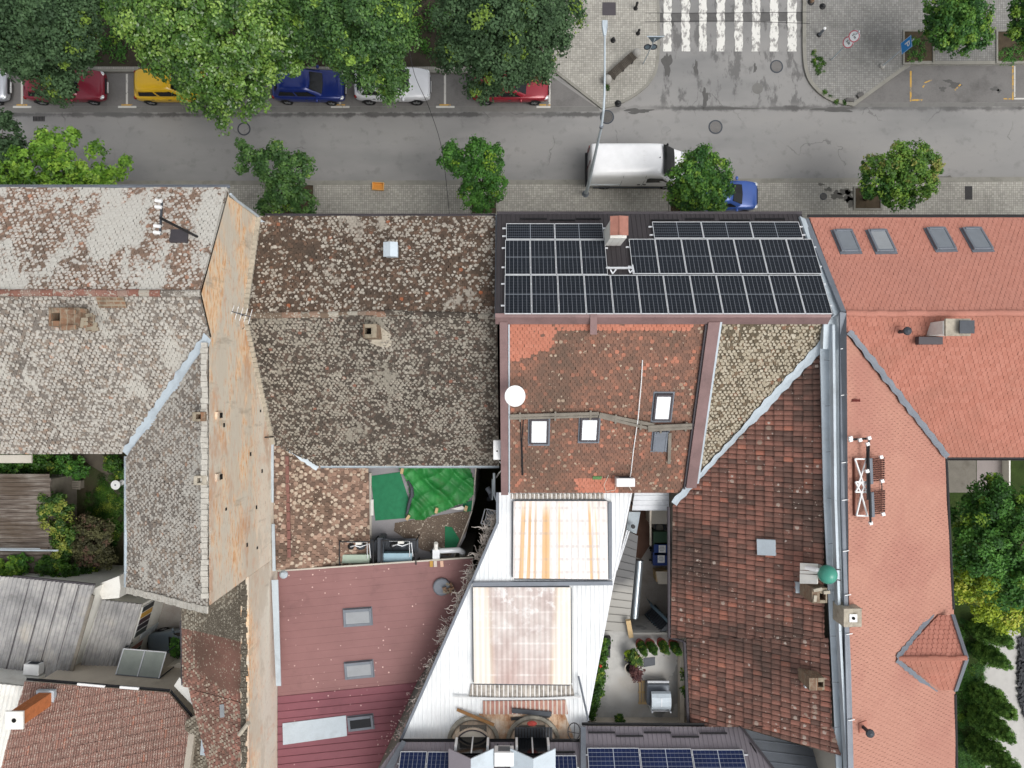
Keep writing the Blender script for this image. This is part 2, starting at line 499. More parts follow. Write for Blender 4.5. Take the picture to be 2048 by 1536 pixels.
# ================================================================== GROUND AND STREET
def road_mat():
    k = NM('asphalt')
    n1 = k.noise(.22, 4, .55, k.co((.6, 1.6, 1))); n2 = k.noise(1.6, 4, .6); n3 = k.noise(40, 2, .5)
    x = k.ramp(n1, [(.3, c(124, 124, 123)), (.5, c(142, 141, 139)), (.7, c(151, 149, 146))])
    x = k.mix(k.mr(n3, .3, .7, 0, .22), x, c(108, 106, 104))
    y = k.xyz()[1]; xx = k.xyz()[0]
    # oil and damp along the gutters, with a ragged edge
    rag = k.math('MULTIPLY', k.math('SUBTRACT', k.noise(1.3, 5, .65), .45), .9)
    d = k.math('ABSOLUTE', k.math('SUBTRACT', y, k.mr(xx, 5.0, 6.5, 15.56, 15.93)))
    m = k.mr(k.math('SUBTRACT', d, k.math('MULTIPLY', rag, .7)), .0, .17, .8, 0, True)
    m = k.math('MULTIPLY', m, k.mr(k.noise(.25, 2, .5, k.co(loc=(3, 0, 0))), .35, .55, .25, 1))
    x = k.mix(m, x, c(66, 65, 64))
    x = k.mix(k.mr(n2, .56, .68, 0, .35), x, c(104, 103, 102))
    # scuffed dark patches on the side road
    p = k.math('MULTIPLY', k.math('MULTIPLY', k.mr(k.noise(.9, 5, .7, k.co((1.6, .6, 1), loc=(2, 5, 0))), .53, .60, 0, .7), k.math('GREATER_THAN', xx, 8.4)), k.mr(y, 15.8, 16.3))
    x = k.mix(p, x, c(84, 83, 82))
    # cracks
    v = k.vor(.30, k.node('ShaderNodeVectorMath', [k.co(), k.node('ShaderNodeVectorMath', [k.node('ShaderNodeTexNoise', {'Vector': k.co(), 'Scale': 1.2, 'Detail': 4.}).outputs[1], (1.2, 1.2, 0)], operation='MULTIPLY').outputs[0]], operation='ADD').outputs[0], 'DISTANCE_TO_EDGE')
    cr = k.math('MULTIPLY', k.math('LESS_THAN', v.outputs[0], .007), k.mr(k.noise(.35, 2, .5, k.co(loc=(9, 2, 0))), .56, .60))
    x = k.mix(k.math('MULTIPLY', cr, .42), x, c(70, 69, 68))
    return k.out(x, k.mr(n1, .3, .7, .62, .85), 0, .35, bump=n3, bs=.2, bd=.005)

def paver_mat(name, base, w=.125, h=.125, dark=.5, tint=None):
    k = NM(name)
    b = k.node('ShaderNodeTexBrick', {'Vector': k.co(), 'Color1': (1, 1, 1, 1), 'Color2': (.72, .72, .72, 1), 'Mortar': (dark, dark, dark, 1), 'Scale': 1., 'Mortar Size': .012, 'Mortar Smooth': .3, 'Brick Width': w, 'Row Height': h}, offset=0.0, squash=1.0)
    n = k.noise(.5, 5, .65); n2 = k.noise(6, 3)
    x = k.ramp(n, [(.3, tuple(q * .78 for q in base[:3]) + (1,)), (.5, base), (.7, tuple(q * 1.14 for q in base[:3]) + (1,))])
    x = k.mix(1, x, b.outputs[0], 'MULTIPLY')
    x = k.mix(k.mr(n2, .55, .75, 0, .3), x, tint or c(110, 108, 92))
    return k.out(x, .9, 0, .25, bump=b.outputs[1], bs=-.25, bd=.008)

def worn_paint(name, col, under, wear=.5, sc=5):
    k = NM(name)
    n = k.noise(sc, 6, .7, k.co((1, .5, 1))); n2 = k.noise(sc * .3, 2)
    f = k.mr(k.math('ADD', n, k.math('MULTIPLY', k.math('SUBTRACT', n2, .5), .5)), wear, wear + .1)
    return k.out(k.mix(f, col, under), .8, 0, .25)

M['road'] = road_mat()
M['lane'] = plain('parking asphalt', c(114, 112, 110), .85, 0, .1, .8, dirt=(c(72, 70, 68), .6))
M['gutter'] = plain('gutter concrete', c(116, 115, 112), .9, 0, .06, 2, dirt=(c(80, 78, 76), .4))
M['kerb'] = plain('kerb stone', c(138, 136, 128), .9, 0, .08, 2, dirt=(c(96, 94, 84), .5))
M['pavers'] = paver_mat('paving setts', c(178, 175, 166))
M['pavers2'] = paver_mat('darker paving setts', c(148, 147, 143))
M['zebra'] = worn_paint('worn white paint', c(216, 215, 209), c(146, 144, 141), .50)
M['line_white'] = worn_paint('thin white paint', c(196, 194, 188), c(112, 110, 107), .58, 7)
M['line_yellow'] = worn_paint('thin yellow paint', c(192, 154, 78), c(122, 118, 110), .50, 7)
M['iron'] = plain('cast iron', c(96, 94, 92), .7, .3, .12, 8)

def grass_mat(name, a, b):
    k = NM(name)
    x = k.ramp(k.noise(1.1, 5, .65), [(.35, a), (.65, b)])
    x = k.mix(k.mr(k.noise(30, 3), .4, .7, 0, .5), x, tuple(q * .4 for q in a[:3]) + (1,))
    return k.out(x, .95, 0, .15, bump=k.noise(30, 3), bs=.6, bd=.05)
M['ground'] = grass_mat('earth and moss', c(64, 58, 46), c(58, 68, 40))
M['lawn'] = grass_mat('lawn', c(52, 66, 34), c(66, 84, 42))

def strip(path, w, z0, z1, side=1):
    """mitred kerb: offset the polyline by w to one side"""
    P = [Vector((p[0], p[1])) for p in path]; n = len(P); Q = []
    for i in range(n):
        a = (P[i] - P[i - 1]).normalized() if i else (P[1] - P[0]).normalized()
        b = (P[i + 1] - P[i]).normalized() if i < n - 1 else a
        m = (Vector((-a.y, a.x)) + Vector((-b.y, b.x))).normalized()
        k = 1 / max(.4, m.dot(Vector((-a.y, a.x))))
        Q.append(P[i] + m * w * k * side)
    mb = MB()
    v = []
    for p, q in zip(P, Q): v += [(p.x, p.y, z0), (p.x, p.y, z1), (q.x, q.y, z1), (q.x, q.y, z0)]
    f = []
    for i in range(n - 1):
        a = i * 4; b = a + 4
        f += [(a, b, b + 1, a + 1), (a + 1, b + 1, b + 2, a + 2), (a + 2, b + 2, b + 3, a + 3)]
    f += [(0, 1, 2, 3), tuple((n - 1) * 4 + i for i in (3, 2, 1, 0))]
    return mb.add(v, f), Q
def arc(pts, n=6):
    """smooth a list of points (Catmull-Rom)"""
    out = []
    for i in range(len(pts) - 1):
        p0, p1, p2, p3 = [Vector(pts[max(0, min(len(pts) - 1, i + k))]) for k in (-1, 0, 1, 2)]
        for j in range(n):
            t = j / n
            out.append(.5 * ((2 * p1) + (p2 - p0) * t + (2 * p0 - 5 * p1 + 4 * p2 - p3) * t * t + (3 * p1 - p0 - 3 * p2 + p3) * t ** 3))
    return out + [Vector(pts[-1])]
def sheet(pts, z):
    return MB().poly([(p[0], p[1], z) for p in pts])
def P2(*uv): return [W(u, v, 0) for u, v in uv]

struct('ground', sheet([(-150, -150), (150, -150), (150, 150), (-150, 150)], -.05), M['ground'])
road = struct('road', sheet([(-70, 11.3), (70, 11.3), (70, 70), (-70, 70)], 0), M['road'])
struct('parking_lane', sheet(P2((-1000, 213), (1190, 213), (1090, 143), (-1000, 143)), .006), M['lane'])
struct('parking_bay', sheet(P2((1712, 206), (3200, 200), (3200, 130), (1822, 132)), .006), M['lane'])
struct('gutter', sheet(P2((-1000, 227), (1200, 223), (1196, 213.4), (-1000, 213.4)), .005), M['gutter'])
struct('gutter', sheet(P2((1708, 214), (3200, 208), (3200, 200.4), (1716, 206.4)), .005), M['gutter'])

# pavements
crv = arc(P2((1318, -300), (1318, 0), (1319, 90), (1314, 140), (1299, 168), (1272, 192), (1236, 211), (1203, 219)), 5)
ed = crv + P2((1112, 148), (-1000, 141))
k1, q1 = strip(ed, .16, 0, .135, -1)
pv = struct('pavement', MB().prism([(p[0], p[1]) for p in q1] + [(-60, 60), (q1[0][0], 60)], .0, .12), M['pavers'])
struct('kerb', k1, M['kerb'])
crv2 = arc(P2((1604, -300), (1604, 0), (1604, 105), (1610, 150), (1628, 180), (1660, 203), (1706, 214)), 5) + P2((1820, 131), (3200, 129))
k2, q2 = strip(crv2, .2, 0, .135, 1)
struct('pavement', MB().prism([(p[0], p[1]) for p in q2] + [(70, 60), (q2[0][0], 60)], .0, .12), M['pavers2'])
struct('kerb', k2, M['kerb'])
k3, q3 = strip(P2((-1000, 364), (900, 362), (2048, 355), (3200, 352)), .26, 0, .135, -1)
struct('kerb', k3, M['kerb'])
struct('pavement', MB().prism([(p[0], p[1]) for p in q3] + [(70, 6.6), (-70, 6.6)], -.04, .12), M['pavers'])

# soil strip below the street trees, tree pits
struct('planting_strip', sheet(P2((-900, -300), (1085, -300), (1085, 135), (-900, 135)), .128), plain('dry soil', c(62, 56, 46), .97, 0, .2, 1.5, dirt=(c(44, 50, 32), .6)))
def tree_pit(u0, v0, u1, v1, lab):
    t = thing('tree_pit', lab, 'tree pit', W((u0 + u1) / 2, (v0 + v1) / 2, .12))
    a, b, d, e = P2((u0, v0), (u1, v0), (u1, v1), (u0, v1))
    MB().poly([(p.x, p.y, .128) for p in (a, b, d, e)]).build('soil', M['soil'], t)
    f = MB()
    x0, x1, y0, y1 = a.x, b.x, d.y, a.y
    f.prism([(x0, y0 - .1), (x1, y0 - .1), (x1, y0 - .002), (x0, y0 - .002)], .10, .19)
    f.prism([(x0, y1 + .002), (x1, y1 + .002), (x1, y1 + .1), (x0, y1 + .1)], .10, .19)
    f.prism([(x0 - .1, y0 - .1), (x0 - .002, y0 - .1), (x0 - .002, y1 + .1), (x0 - .1, y1 + .1)], .10, .19)
    f.prism([(x1 + .002, y0 - .1), (x1 + .1, y0 - .1), (x1 + .1, y1 + .1), (x1 + .002, y1 + .1)], .10, .19)
    f.build('edging', M['kerb'], t)
tree_pit(1708, 378, 1758, 418, 'square soil pit with stone edging below the tree on the right pavement')
tree_pit(568, 372, 628, 430, 'soil pit in the pavement under the loose bright tree beside the lichened roof')
tree_pit(944, 392, 992, 428, 'soil pit at the foot of the tree left of the solar panel roof')
tree_pit(1340, 378, 1400, 424, 'soil pit under the round tree hiding the nose of the white van')
tree_pit(1806, 66, 1862, 128, 'overgrown soil pit beside the blue parking sign')
tree_pit(1992, 66, 2060, 126, 'dark soil pit at the right edge of the upper right pavement')

# zebra crossing and parking marks: parts of the road
rg = random.Random(3)
for u0, u1 in ((1326.5, 1343), (1362.5, 1379.5), (1398, 1413.5), (1433, 1450), (1469, 1485.5), (1504, 1520.5), (1540, 1556.5), (1575, 1593)):
    a = W(u0, 103); b = W(u1, -40)
    L, Rr = [], []
    for i in range(25):
        t = i / 24; y = a.y + (b.y - a.y) * t
        L.append((a.x + rg.uniform(-.03, .04), y)); Rr.append((b.x + rg.uniform(-.04, .03), y))
    sheet(L[::-1] + Rr, .009).build('zebra_stripe', M['zebra'], road)
def mark(name, u0, v0, u1, v1, mat, z=.011):
    sheet(P2((u0, v1), (u1, v1), (u1, v0), (u0, v0)), z).build(name, mat, road)
for u in (44, 254, 465, 680, 890, 1099):
    mark('bay_line', u - 2, 148, u + 2, 211, M['line_white'])
    mark('bay_end_mark', u - (18 if u < 1090 else 26), 212, u + (19 if u < 1090 else 2), 216, M['line_white'], .0115)
    mark('bay_yellow_mark', u - (11 if u < 1090 else 20), 208.5, u + (11 if u < 1090 else 1.5), 211.6, M['line_yellow'], .0145)
mark('yellow_bay_line', 1819.5, 142, 1823, 203, M['line_yellow'])
mark('yellow_bay_line', 1823.2, 198.5, 1846, 202, M['line_yellow'])
mark('yellow_bay_line', 2024, 132, 2027, 200, M['line_yellow'])
mark('bay_line', 2028, 132, 2030.5, 194, M['line_white'])
mark('bay_end_mark', 2028, 196, 2130, 199, M['line_white'])
mark('yellow_bay_line', 2007, 196.5, 2023.8, 199, M['line_yellow'])
for (u0, v0, u1, v1) in ((1844, 174, 1848, 169), (1848, 165, 1862, 159), (1908, 180, 1914, 174), (1916, 172, 1920, 168)):
    sheet(P2((u0, v0), (u0 + 2.4, v0 + 1.5), (u1 + 2.4, v1 + 1.5), (u1, v1)), .011).build('faded_mark', M['line_yellow'], road)
# damp stains that have a shape of their own
M['stain'] = plain('damp asphalt', c(84, 83, 81), .6, 0, .08, 3)
def blot(u, v, ru, rv, seed, z=.004, mat=None, name='damp_patch'):
    r_ = random.Random(seed); pts = []
    ph = [r_.uniform(0, 6.3) for _ in range(4)]
    for i in range(40):
        t = 2 * math.pi * i / 40
        q = 1 + .22 * math.sin(3 * t + ph[0]) + .16 * math.sin(5 * t + ph[1]) + .1 * math.sin(9 * t + ph[2]) + r_.uniform(-.06, .06)
        pts.append(W(u + ru * q * math.cos(t), v - rv * q * math.sin(t)))
    return sheet(pts, z).build(name, mat or M['stain'], road)
blot(1275, 222, 26, 5, 1); blot(1334, 128, 9, 22, 2); blot(1410, 196, 5, 20, 4); blot(1392, 136, 4, 14, 5)
blot(1670, 219, 38, 5, 6); blot(1510, 136, 3, 9, 7); blot(1450, 217, 60, 2.2, 9)
M['damp'] = plain('damp pavement', c(98, 96, 90), .7, 0, .12, 5)
for i, (u, v, a, b) in enumerate(((1672, 392, 12, 8), (1690, 385, 16, 6), (1655, 380, 8, 4), (1700, 404, 10, 10), (1694, 394, 8, 12), (1640, 370, 6, 2.5), (1890, 358, 12, 5))): blot(u, v, a, b, 40 + i, .126, M['damp'], 'damp_patch')
sheet(P2((1320, 26), (1604, 24), (1604, 42), (1320, 45)), .005).build('asphalt_patch', plain('dark asphalt patch', c(92, 91, 90), .85, 0, .14, 3), road)
blot(1910, 170, 12, 6, 51, .0085); blot(1885, 178, 6, 5, 52, .0085); blot(1990, 178, 9, 4, 53, .0085); blot(1895, 162, 8, 3, 54, .0085); blot(1998, 182, 4, 4, 55, .0085)
blot(1342, 40, 5, 20, 13); blot(1575, 45, 3, 12, 14)

# manholes, gratings
def manhole(u, v, r, lab, ring=True, mat='iron', z=.0):
    p = W(u, v, 0)
    t = thing('manhole_cover', lab, 'manhole', (p.x, p.y, z))
    rr = r / F * H
    mb = MB().lathe((p.x, p.y, z), [(rr * .8, .004), (rr * .8, .012), (rr * .3, .013), (.001, .014)], 24)
    mb.build('lid', M[mat], t)
    if ring:
        MB().lathe((p.x, p.y, z), [(rr * .83, .004), (rr * .83, .016), (rr, .016), (rr * 1.02, .003)], 24, cap=False).build('rim', M['steel_dark'], t)
manhole(488, 258, 13, 'round manhole cover below the hanging branch of the glossy tree', mat='road')
manhole(1553, 133, 13, 'round manhole cover nearest the crossing in the side road', mat='lane')
manhole(1515, 177, 13.5, 'plain grey round manhole cover in the middle of the side road mouth', False, 'gutter')
manhole(1431, 254, 14, 'round manhole with a thick ring on the main street', mat='lane')
manhole(1332, 262, 12, 'faint round manhole above the white van', False, 'road')
manhole(1214, 234, 14, 'dark round drain under the lamp post arm', mat='iron')
manhole(1645, 394, 7, 'small round cover in the pavement left of the wet patch', z=.12)
def grate(u0, v0, u1, v1, lab, z, mat='iron', n=8):
    a, b = W(u0, v1), W(u1, v0)
    t = thing('drain_grate', lab, 'grate', ((a.x + b.x) / 2, (a.y + b.y) / 2, z))
    MB().prism([(a.x, a.y), (b.x, a.y), (b.x, b.y), (a.x, b.y)], z + .003, z + .008).build('frame', M[mat], t)
    if n:
        mb = MB()
        for i in range(n):
            x = a.x + (b.x - a.x) * (i + .2) / n
            mb.prism([(x, a.y + .04), (x + (b.x - a.x) / n * .55, a.y + .04), (x + (b.x - a.x) / n * .55, b.y - .04), (x, b.y - .04)], z + .0085, z + .02)
        mb.build('bars', M['black'], t)
    return t
grate(66, 232, 90, 243, 'dark street drain grate beside the left parking lane', 0)
grate(1927, 373, 1942, 401, 'dark iron grate in the pavement at far right', .12)
grate(1204, 7, 1231, 33, 'plain dark grey square plate in the pavement above the street lamp head', .12, 'graphite', 0)

# ================================================================== BUILDINGS
def firewall_mat():
    k = NM('bare brick firewall')
    v = k.co((.8, 2.2, 8)); v2 = k.co((2, 3.2, 13))
    n = k.noise(1.0, 5, .65, v); n2 = k.noise(1.2, 4, .7, v2); n3 = k.noise(.35, 4, .6, k.co((1, .5, 1.2)))
    x = k.ramp(n, [(.26, c(176, 122, 86)), (.40, c(222, 172, 128)), (.52, c(236, 206, 170)), (.68, c(226, 212, 190))])
    x = k.mix(k.mr(k.math('ADD', n3, k.math('MULTIPLY', k.math('SUBTRACT', n, .5), .3)), .43, .55, 0, .85), x, c(208, 202, 188))
    x = k.mix(k.mr(k.math('ADD', k.xyz()[2], k.math('MULTIPLY', n3, 3)), 12.0, 10.6, 0, .75), x, c(228, 222, 208))
    x = k.mix(k.mr(n2, .58, .68, 0, .5), x, c(142, 108, 80))
    big = k.noise(.5, 5, .68, k.co((1, .55, .9), loc=(2, 6, 4)))
    x = k.mix(k.mr(big, .50, .56, 0, .8), x, k.mix(n, c(196, 186, 168), c(216, 206, 190)))
    x = k.mix(k.mr(k.noise(.4, 5, .7, k.co((1, .5, 1), loc=(9, 1, 7))), .56, .64, 0, .55), x, c(196, 140, 100))
    x = k.mix(k.mr(k.noise(.8, 5, .7, k.co((1, 1.4, .35), loc=(3, 8, 1))), .58, .66, 0, .4), x, c(150, 136, 118))
    x = k.mix(k.mr(k.noise(.6, 4, .7, k.co(loc=(4, 9, 2))), .58, .7, 0, .5), x, c(220, 158, 114))
    return k.out(x, .95, 0, .15, bump=n2, bs=.5, bd=.02)
M['firewall'] = firewall_mat()
M['render_grey'] = plain('grey render', c(150, 146, 138), .92, 0, .08, 1, dirt=(c(110, 104, 96), .5))
M['render_dark'] = plain('dark damp render', c(84, 80, 74), .92, 0, .1, 1, dirt=(c(58, 54, 48), .6))
M['render_pale'] = plain('pale render', c(196, 190, 178), .92, 0, .06, 1)

M['t_b1_front'] = tile_mat('mossy brown tiles', [(0, c(122, 104, 92)), (.5, c(142, 118, 102)), (.96, c(156, 128, 110)), (1, c(184, 134, 108))], .56, .28, (c(212, 207, 198), c(186, 182, 174)), 4.6, (c(104, 94, 84), .5), patch=(.49, c(198, 197, 189), (3, 1, 0)), flat=(.8, 1, 1), tsz=(.175, .14), ldull=.78, vw=.7)
M['t_b1_back'] = tile_mat('grey lichened tiles', [(0, c(122, 115, 108)), (.6, c(140, 131, 121)), (.98, c(150, 134, 119)), (1, c(182, 142, 118))], .64, .26, (c(198, 194, 185), c(174, 170, 161)), 6.0, (c(96, 91, 85), .45), patch=(.57, c(188, 185, 176), (6, 2, 0)), tsz=(.17, .13), ldull=.75, vw=.7)
M['t_b2_front'] = tile_mat('dark brown lichened tiles', [(0, c(82, 70, 61)), (.6, c(98, 82, 70)), (.985, c(116, 93, 78)), (1, c(172, 104, 72))], .33, .34, (c(196, 190, 178), c(160, 153, 141)), 5.0, (c(78, 70, 62), .5), patch=(.60, c(160, 153, 142), (1, 7, 0)), flat=(.85, 1, 1), tsz=(.175, .14), ldull=.82, vw=.7)
M['t_b2_back'] = tile_mat('dark sooty lichened tiles', [(0, c(76, 70, 64)), (.6, c(92, 84, 76)), (.985, c(108, 92, 82)), (1, c(146, 104, 88))], .52, .40, (c(176, 170, 158), c(144, 139, 127)), 5.8, (c(66, 60, 54), .55), tsz=(.17, .13), ldull=.8, vw=.7, patch=(.62, c(138, 133, 122), (8, 3, 0)))
M['t_wing'] = tile_mat('brown and buff tiles', [(0, c(112, 93, 82)), (.45, c(128, 105, 92)), (.65, c(150, 122, 106)), (.9, c(166, 137, 119)), (1, c(182, 154, 136))], .30, .2, (c(206, 192, 172), c(172, 156, 138)), 6., (c(84, 72, 60), .7))
M['t_b6'] = tile_mat('weathered red tiles', [(0, c(122, 94, 82)), (.6, c(142, 106, 90)), (.90, c(152, 110, 92)), (.94, c(180, 120, 98)), (1, c(190, 128, 106))], .035, .1, (c(186, 170, 150), c(152, 134, 116)), 8., (c(100, 86, 75), .7))
M['t_b6n'] = tile_mat('new red tiles', [(0, c(186, 120, 98)), (1, c(198, 132, 110))], .0, 0, dirt=(c(164, 110, 92), .4))
M['t_b6b'] = tile_mat('yellow grey lichened tiles', [(0, c(96, 88, 74)), (.6, c(112, 101, 84)), (.95, c(126, 108, 88)), (1, c(146, 108, 88))], .80, .2, (c(198, 190, 172), c(164, 154, 134)), 5.8, (c(84, 76, 62), .5))
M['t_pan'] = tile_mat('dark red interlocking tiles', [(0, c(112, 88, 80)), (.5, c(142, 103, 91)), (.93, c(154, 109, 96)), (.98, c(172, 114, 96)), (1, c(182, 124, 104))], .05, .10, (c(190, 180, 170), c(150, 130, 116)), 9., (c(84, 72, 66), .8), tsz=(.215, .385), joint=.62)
M['t_b7'] = tile_mat('salmon tiles', [(0, c(191, 130, 113)), (.5, c(196, 135, 118)), (1, c(200, 139, 122))], .0, 0, dirt=(c(180, 128, 114), .4), joint=.14)
M['t_b7b'] = tile_mat('salmon tiles back', [(0, c(178, 118, 101)), (.5, c(184, 124, 107)), (1, c(189, 130, 113))], .0, 0, dirt=(c(158, 112, 96), .6), joint=.2)
M['t_b8a'] = tile_mat('grey mossy shed tiles', [(0, c(104, 97, 86)), (1, c(132, 121, 106))], .55, .2, (c(176, 170, 154), c(144, 138, 124)), 9., (c(84, 78, 68), .4))
M['t_b8b'] = tile_mat('red shed tiles', [(0, c(126, 95, 85)), (.6, c(156, 113, 101)), (1, c(180, 130, 114))], .34, .24, (c(188, 178, 160), c(140, 128, 112)), 9., (c(92, 78, 66), .6))
M['t_b9'] = tile_mat('speckled brown red tiles', [(0, c(160, 126, 114)), (.5, c(174, 136, 124)), (.93, c(184, 142, 128)), (1, c(200, 138, 116))], .55, .12, (c(208, 192, 178), c(182, 156, 143)), 13., (c(138, 112, 102), .4), tsz=(.11, .44), vw=1.0, joint=.3)
M['salmon_sheet'] = tile_mat('pale salmon tiles', [(0, c(185, 137, 120)), (.5, c(187, 139, 122)), (1, c(189, 141, 124))], 0, 0, dirt=(c(173, 122, 109), .7), joint=0)

def ridge(name, a, b, r, mat, parent, n=None, seed=1):
    """half round ridge tiles, laid overlapping"""
    a, b = Vector(a), Vector(b); d = b - a; n = n or int(d.length / .38)
    rg = random.Random(seed); mb = MB()
    x = d.normalized(); y = Vector((-x.y, x.x, 0)).normalized(); z = x.cross(y)
    for i in range(n):
        p = a + d * (i / n); q = a + d * ((i + 1.12) / n)
        j = y * rg.gauss(0, .012) + Vector((0, 0, rg.gauss(0, .008)))
        vv = []
        for e, rr in ((p, r * .92), (q, r * 1.06)):
            for k in range(7):
                t = math.pi * k / 6
                vv.append(e + j + y * rr * math.cos(t) + z * (rr * .75 * math.sin(t)))
        mb.add(vv, [(k, k + 1, 8 + k, 7 + k) for k in range(6)] + [tuple(range(7)), tuple(range(13, 6, -1))], (rg.random(), rg.random(), rg.random(), 1))
    return mb.build(name, mat, parent)
def gutter(a, b, parent, mat='zinc_dark', r=.07, name='gutter'):
    a, b = Vector(a), Vector(b); d = (b - a).normalized(); y = Vector((-d.y, d.x, 0))
    mb = MB(); vv = []
    for e in (a, b):
        for rr in (r, r - .012):
            for k in range(7):
                t = math.pi + math.pi * k / 6
                vv.append(e + y * rr * math.cos(t) + Vector((0, 0, rr * math.sin(t))))
    f = [(k, k + 1, 15 + k, 14 + k) for k in range(6)] + [(7 + k, 21 + k, 22 + k, 8 + k) for k in range(6)] + [(0, 14, 21, 7), (6, 13, 27, 20)]
    mb.add(vv, f)
    return mb.build(name, M[mat], parent)
def chimney(parent, base, top, sx, sy, mat, name='chimney', holes=((0, 0, .16, .16),), cap=None, lean=0, rz=0.0, inner=.5, label=None, z0=None):
    """brick stack with open flues: base (x,y,z) centre, straight up to z=top"""
    x, y, z = base
    Mz = Matrix.Rotation(rz, 3, 'Z'); mb = MB()
    P = lambda a, b, zz: Vector((x, y, 0)) + Mz @ Vector((a, b, 0)) + Vector((0, 0, zz))
    hx, hy = sx / 2, sy / 2
    h0 = holes[0]
    # four walls round the first flue, solid elsewhere
    ax0, ax1, ay0, ay1 = h0[0] - h0[2] / 2, h0[0] + h0[2] / 2, h0[1] - h0[3] / 2, h0[1] + h0[3] / 2
    for (u0, u1, v0, v1, dz) in ((-hx, ax0, -hy, hy, 0), (ax1, hx, -hy, hy, -.03), (ax0, ax1, -hy, ay0, -.015), (ax0, ax1, ay1, hy, -.02)):
        if u1 - u0 < .01 or v1 - v0 < .01: continue
        mb.obox(P(u0, v0, z), Mz @ Vector((u1 - u0, 0, 0)), Mz @ Vector((0, v1 - v0, 0)), (0, 0, top + dz - z))
    o = mb.build(name, M[mat] if isinstance(mat, str) else mat, parent, bevel=.012, seg=1)
    if label: o['label'] = label
    fl = MB().obox(P(ax0, ay0, z), Mz @ Vector((ax1 - ax0, 0, 0)), Mz @ Vector((0, ay1 - ay0, 0)), (0, 0, max(.02, top - inner - z)))
    fl.build('flue', M['hole'], o)
    return o
def roof_window(pl, quad, parent, pane='glass_sky', frame='zinc_dark', fr=.10, up=.14, flash=.12, top=.0, label=None, blind=None):
    """sloping roof window: quad of (u,v) for the outer frame, order: upper left, upper right, lower right, lower left"""
    Q = [pl.hit(u, v, up) for u, v in quad]
    ctr = sum(Q, Vector((0, 0, 0))) / 4
    # square it up in the plane
    d = pl.down(); s_ = pl.n.cross(d).normalized()
    if s_.dot(Q[1] - Q[0]) < 0: s_ = -s_
    w = ((Q[1] - Q[0]).length + (Q[2] - Q[3]).length) / 2; h = ((Q[3] - Q[0]).length + (Q[2] - Q[1]).length) / 2
    X = (Q[1] - Q[0] + Q[2] - Q[3]).normalized(); Y = (Q[3] - Q[0] + Q[2] - Q[1]); Y = (Y - X * Y.dot(X)).normalized()
    n = pl.n
    def bx(mb, x0, x1, y0, y1, z0, z1):
        mb.obox(ctr + X * x0 + Y * y0 + n * z0, X * (x1 - x0), Y * (y1 - y0), n * (z1 - z0))
    mb = MB(); a, b = w / 2, h / 2
    bx(mb, -a, -a + fr, -b, b, -up - .05, 0); bx(mb, a - fr, a, -b, b, -up - .05, 0)
    bx(mb, -a + fr, a - fr, -b, -b + fr * 1.3 + top, -up - .05, .02); bx(mb, -a + fr, a - fr, b - fr, b, -up - .05, -.01)
    win = mb.build('skylight', M[frame], parent, bevel=.012, seg=1)
    if label: win['label'] = label
    mb = MB(); bx(mb, -a + fr, a - fr, -b + fr * 1.3 + top, b - fr, -.05, -.022)
    pn = mb.build('pane' if not blind else 'shutter', M[pane], win)
    if flash:
        mb = MB()
        bx(mb, -a - flash, a + flash, -b - flash, b + flash * 1.8, -up - .02, -up + .045)
        mb.build('flashing', M['zinc_dark'] if frame != 'copper' else M['copper'], win)
    return win

# ---------------------------------------------------------------- old corner house on the left
FX = -11.2                                  # face of the shared brick firewall
b1 = thing('tiled_house', 'old house with pale lichened tile roof and bare brick firewall on the left', 'house', (-16, 0, 0))
p1f = Plane((0, 7.73, 13.05), (-10, 7.73, 13.05), (0, 3.25, 15.6))
p1b = Plane((0, -2.84, 12.17), (-10, -2.84, 12.17), (0, 3.25, 15.6))
p1w = Plane((FX, 0, 14.8), (FX, -8, 14.8), (-15.65, -2.84, 12.17))
XW = -26.0
va = p1b.hit(412, 664); vb = Vector((-15.65, -2.84, 12.17))
yv = (p1b.o.z - 14.8) / ((15.6 - 12.17) / 6.09) + 0
YV = -2.84 + (14.8 - 12.17) / (15.6 - 12.17) * 6.09     # where the back slope reaches the wing's high edge
tiles('roof', p1f, [p1f.at(XW, 7.73), p1f.at(XW, 3.25), p1f.at(FX, 3.25), p1f.at(FX, 7.73)], M['t_b1_front'], b1, .175, .14, seed=1, wav=.045, jit=1.6)
tiles('roof', p1b, [p1b.at(XW, 3.25), p1b.at(FX, 3.25), p1b.at(FX, YV - .15), p1b.at(-15.85, -2.84), p1b.at(XW, -2.84)], M['t_b1_back'], b1, .17, .13, seed=2, wav=.05, jit=1.6)
tiles('roof', p1w, [p1w.at(FX, YV - .30), p1w.at(FX, -8.2), p1w.at(-15.66, -8.35), p1w.at(-15.66, -3.0)], M['t_b1_back'], b1, .17, .13, seed=3, wav=.04, jit=1.6)
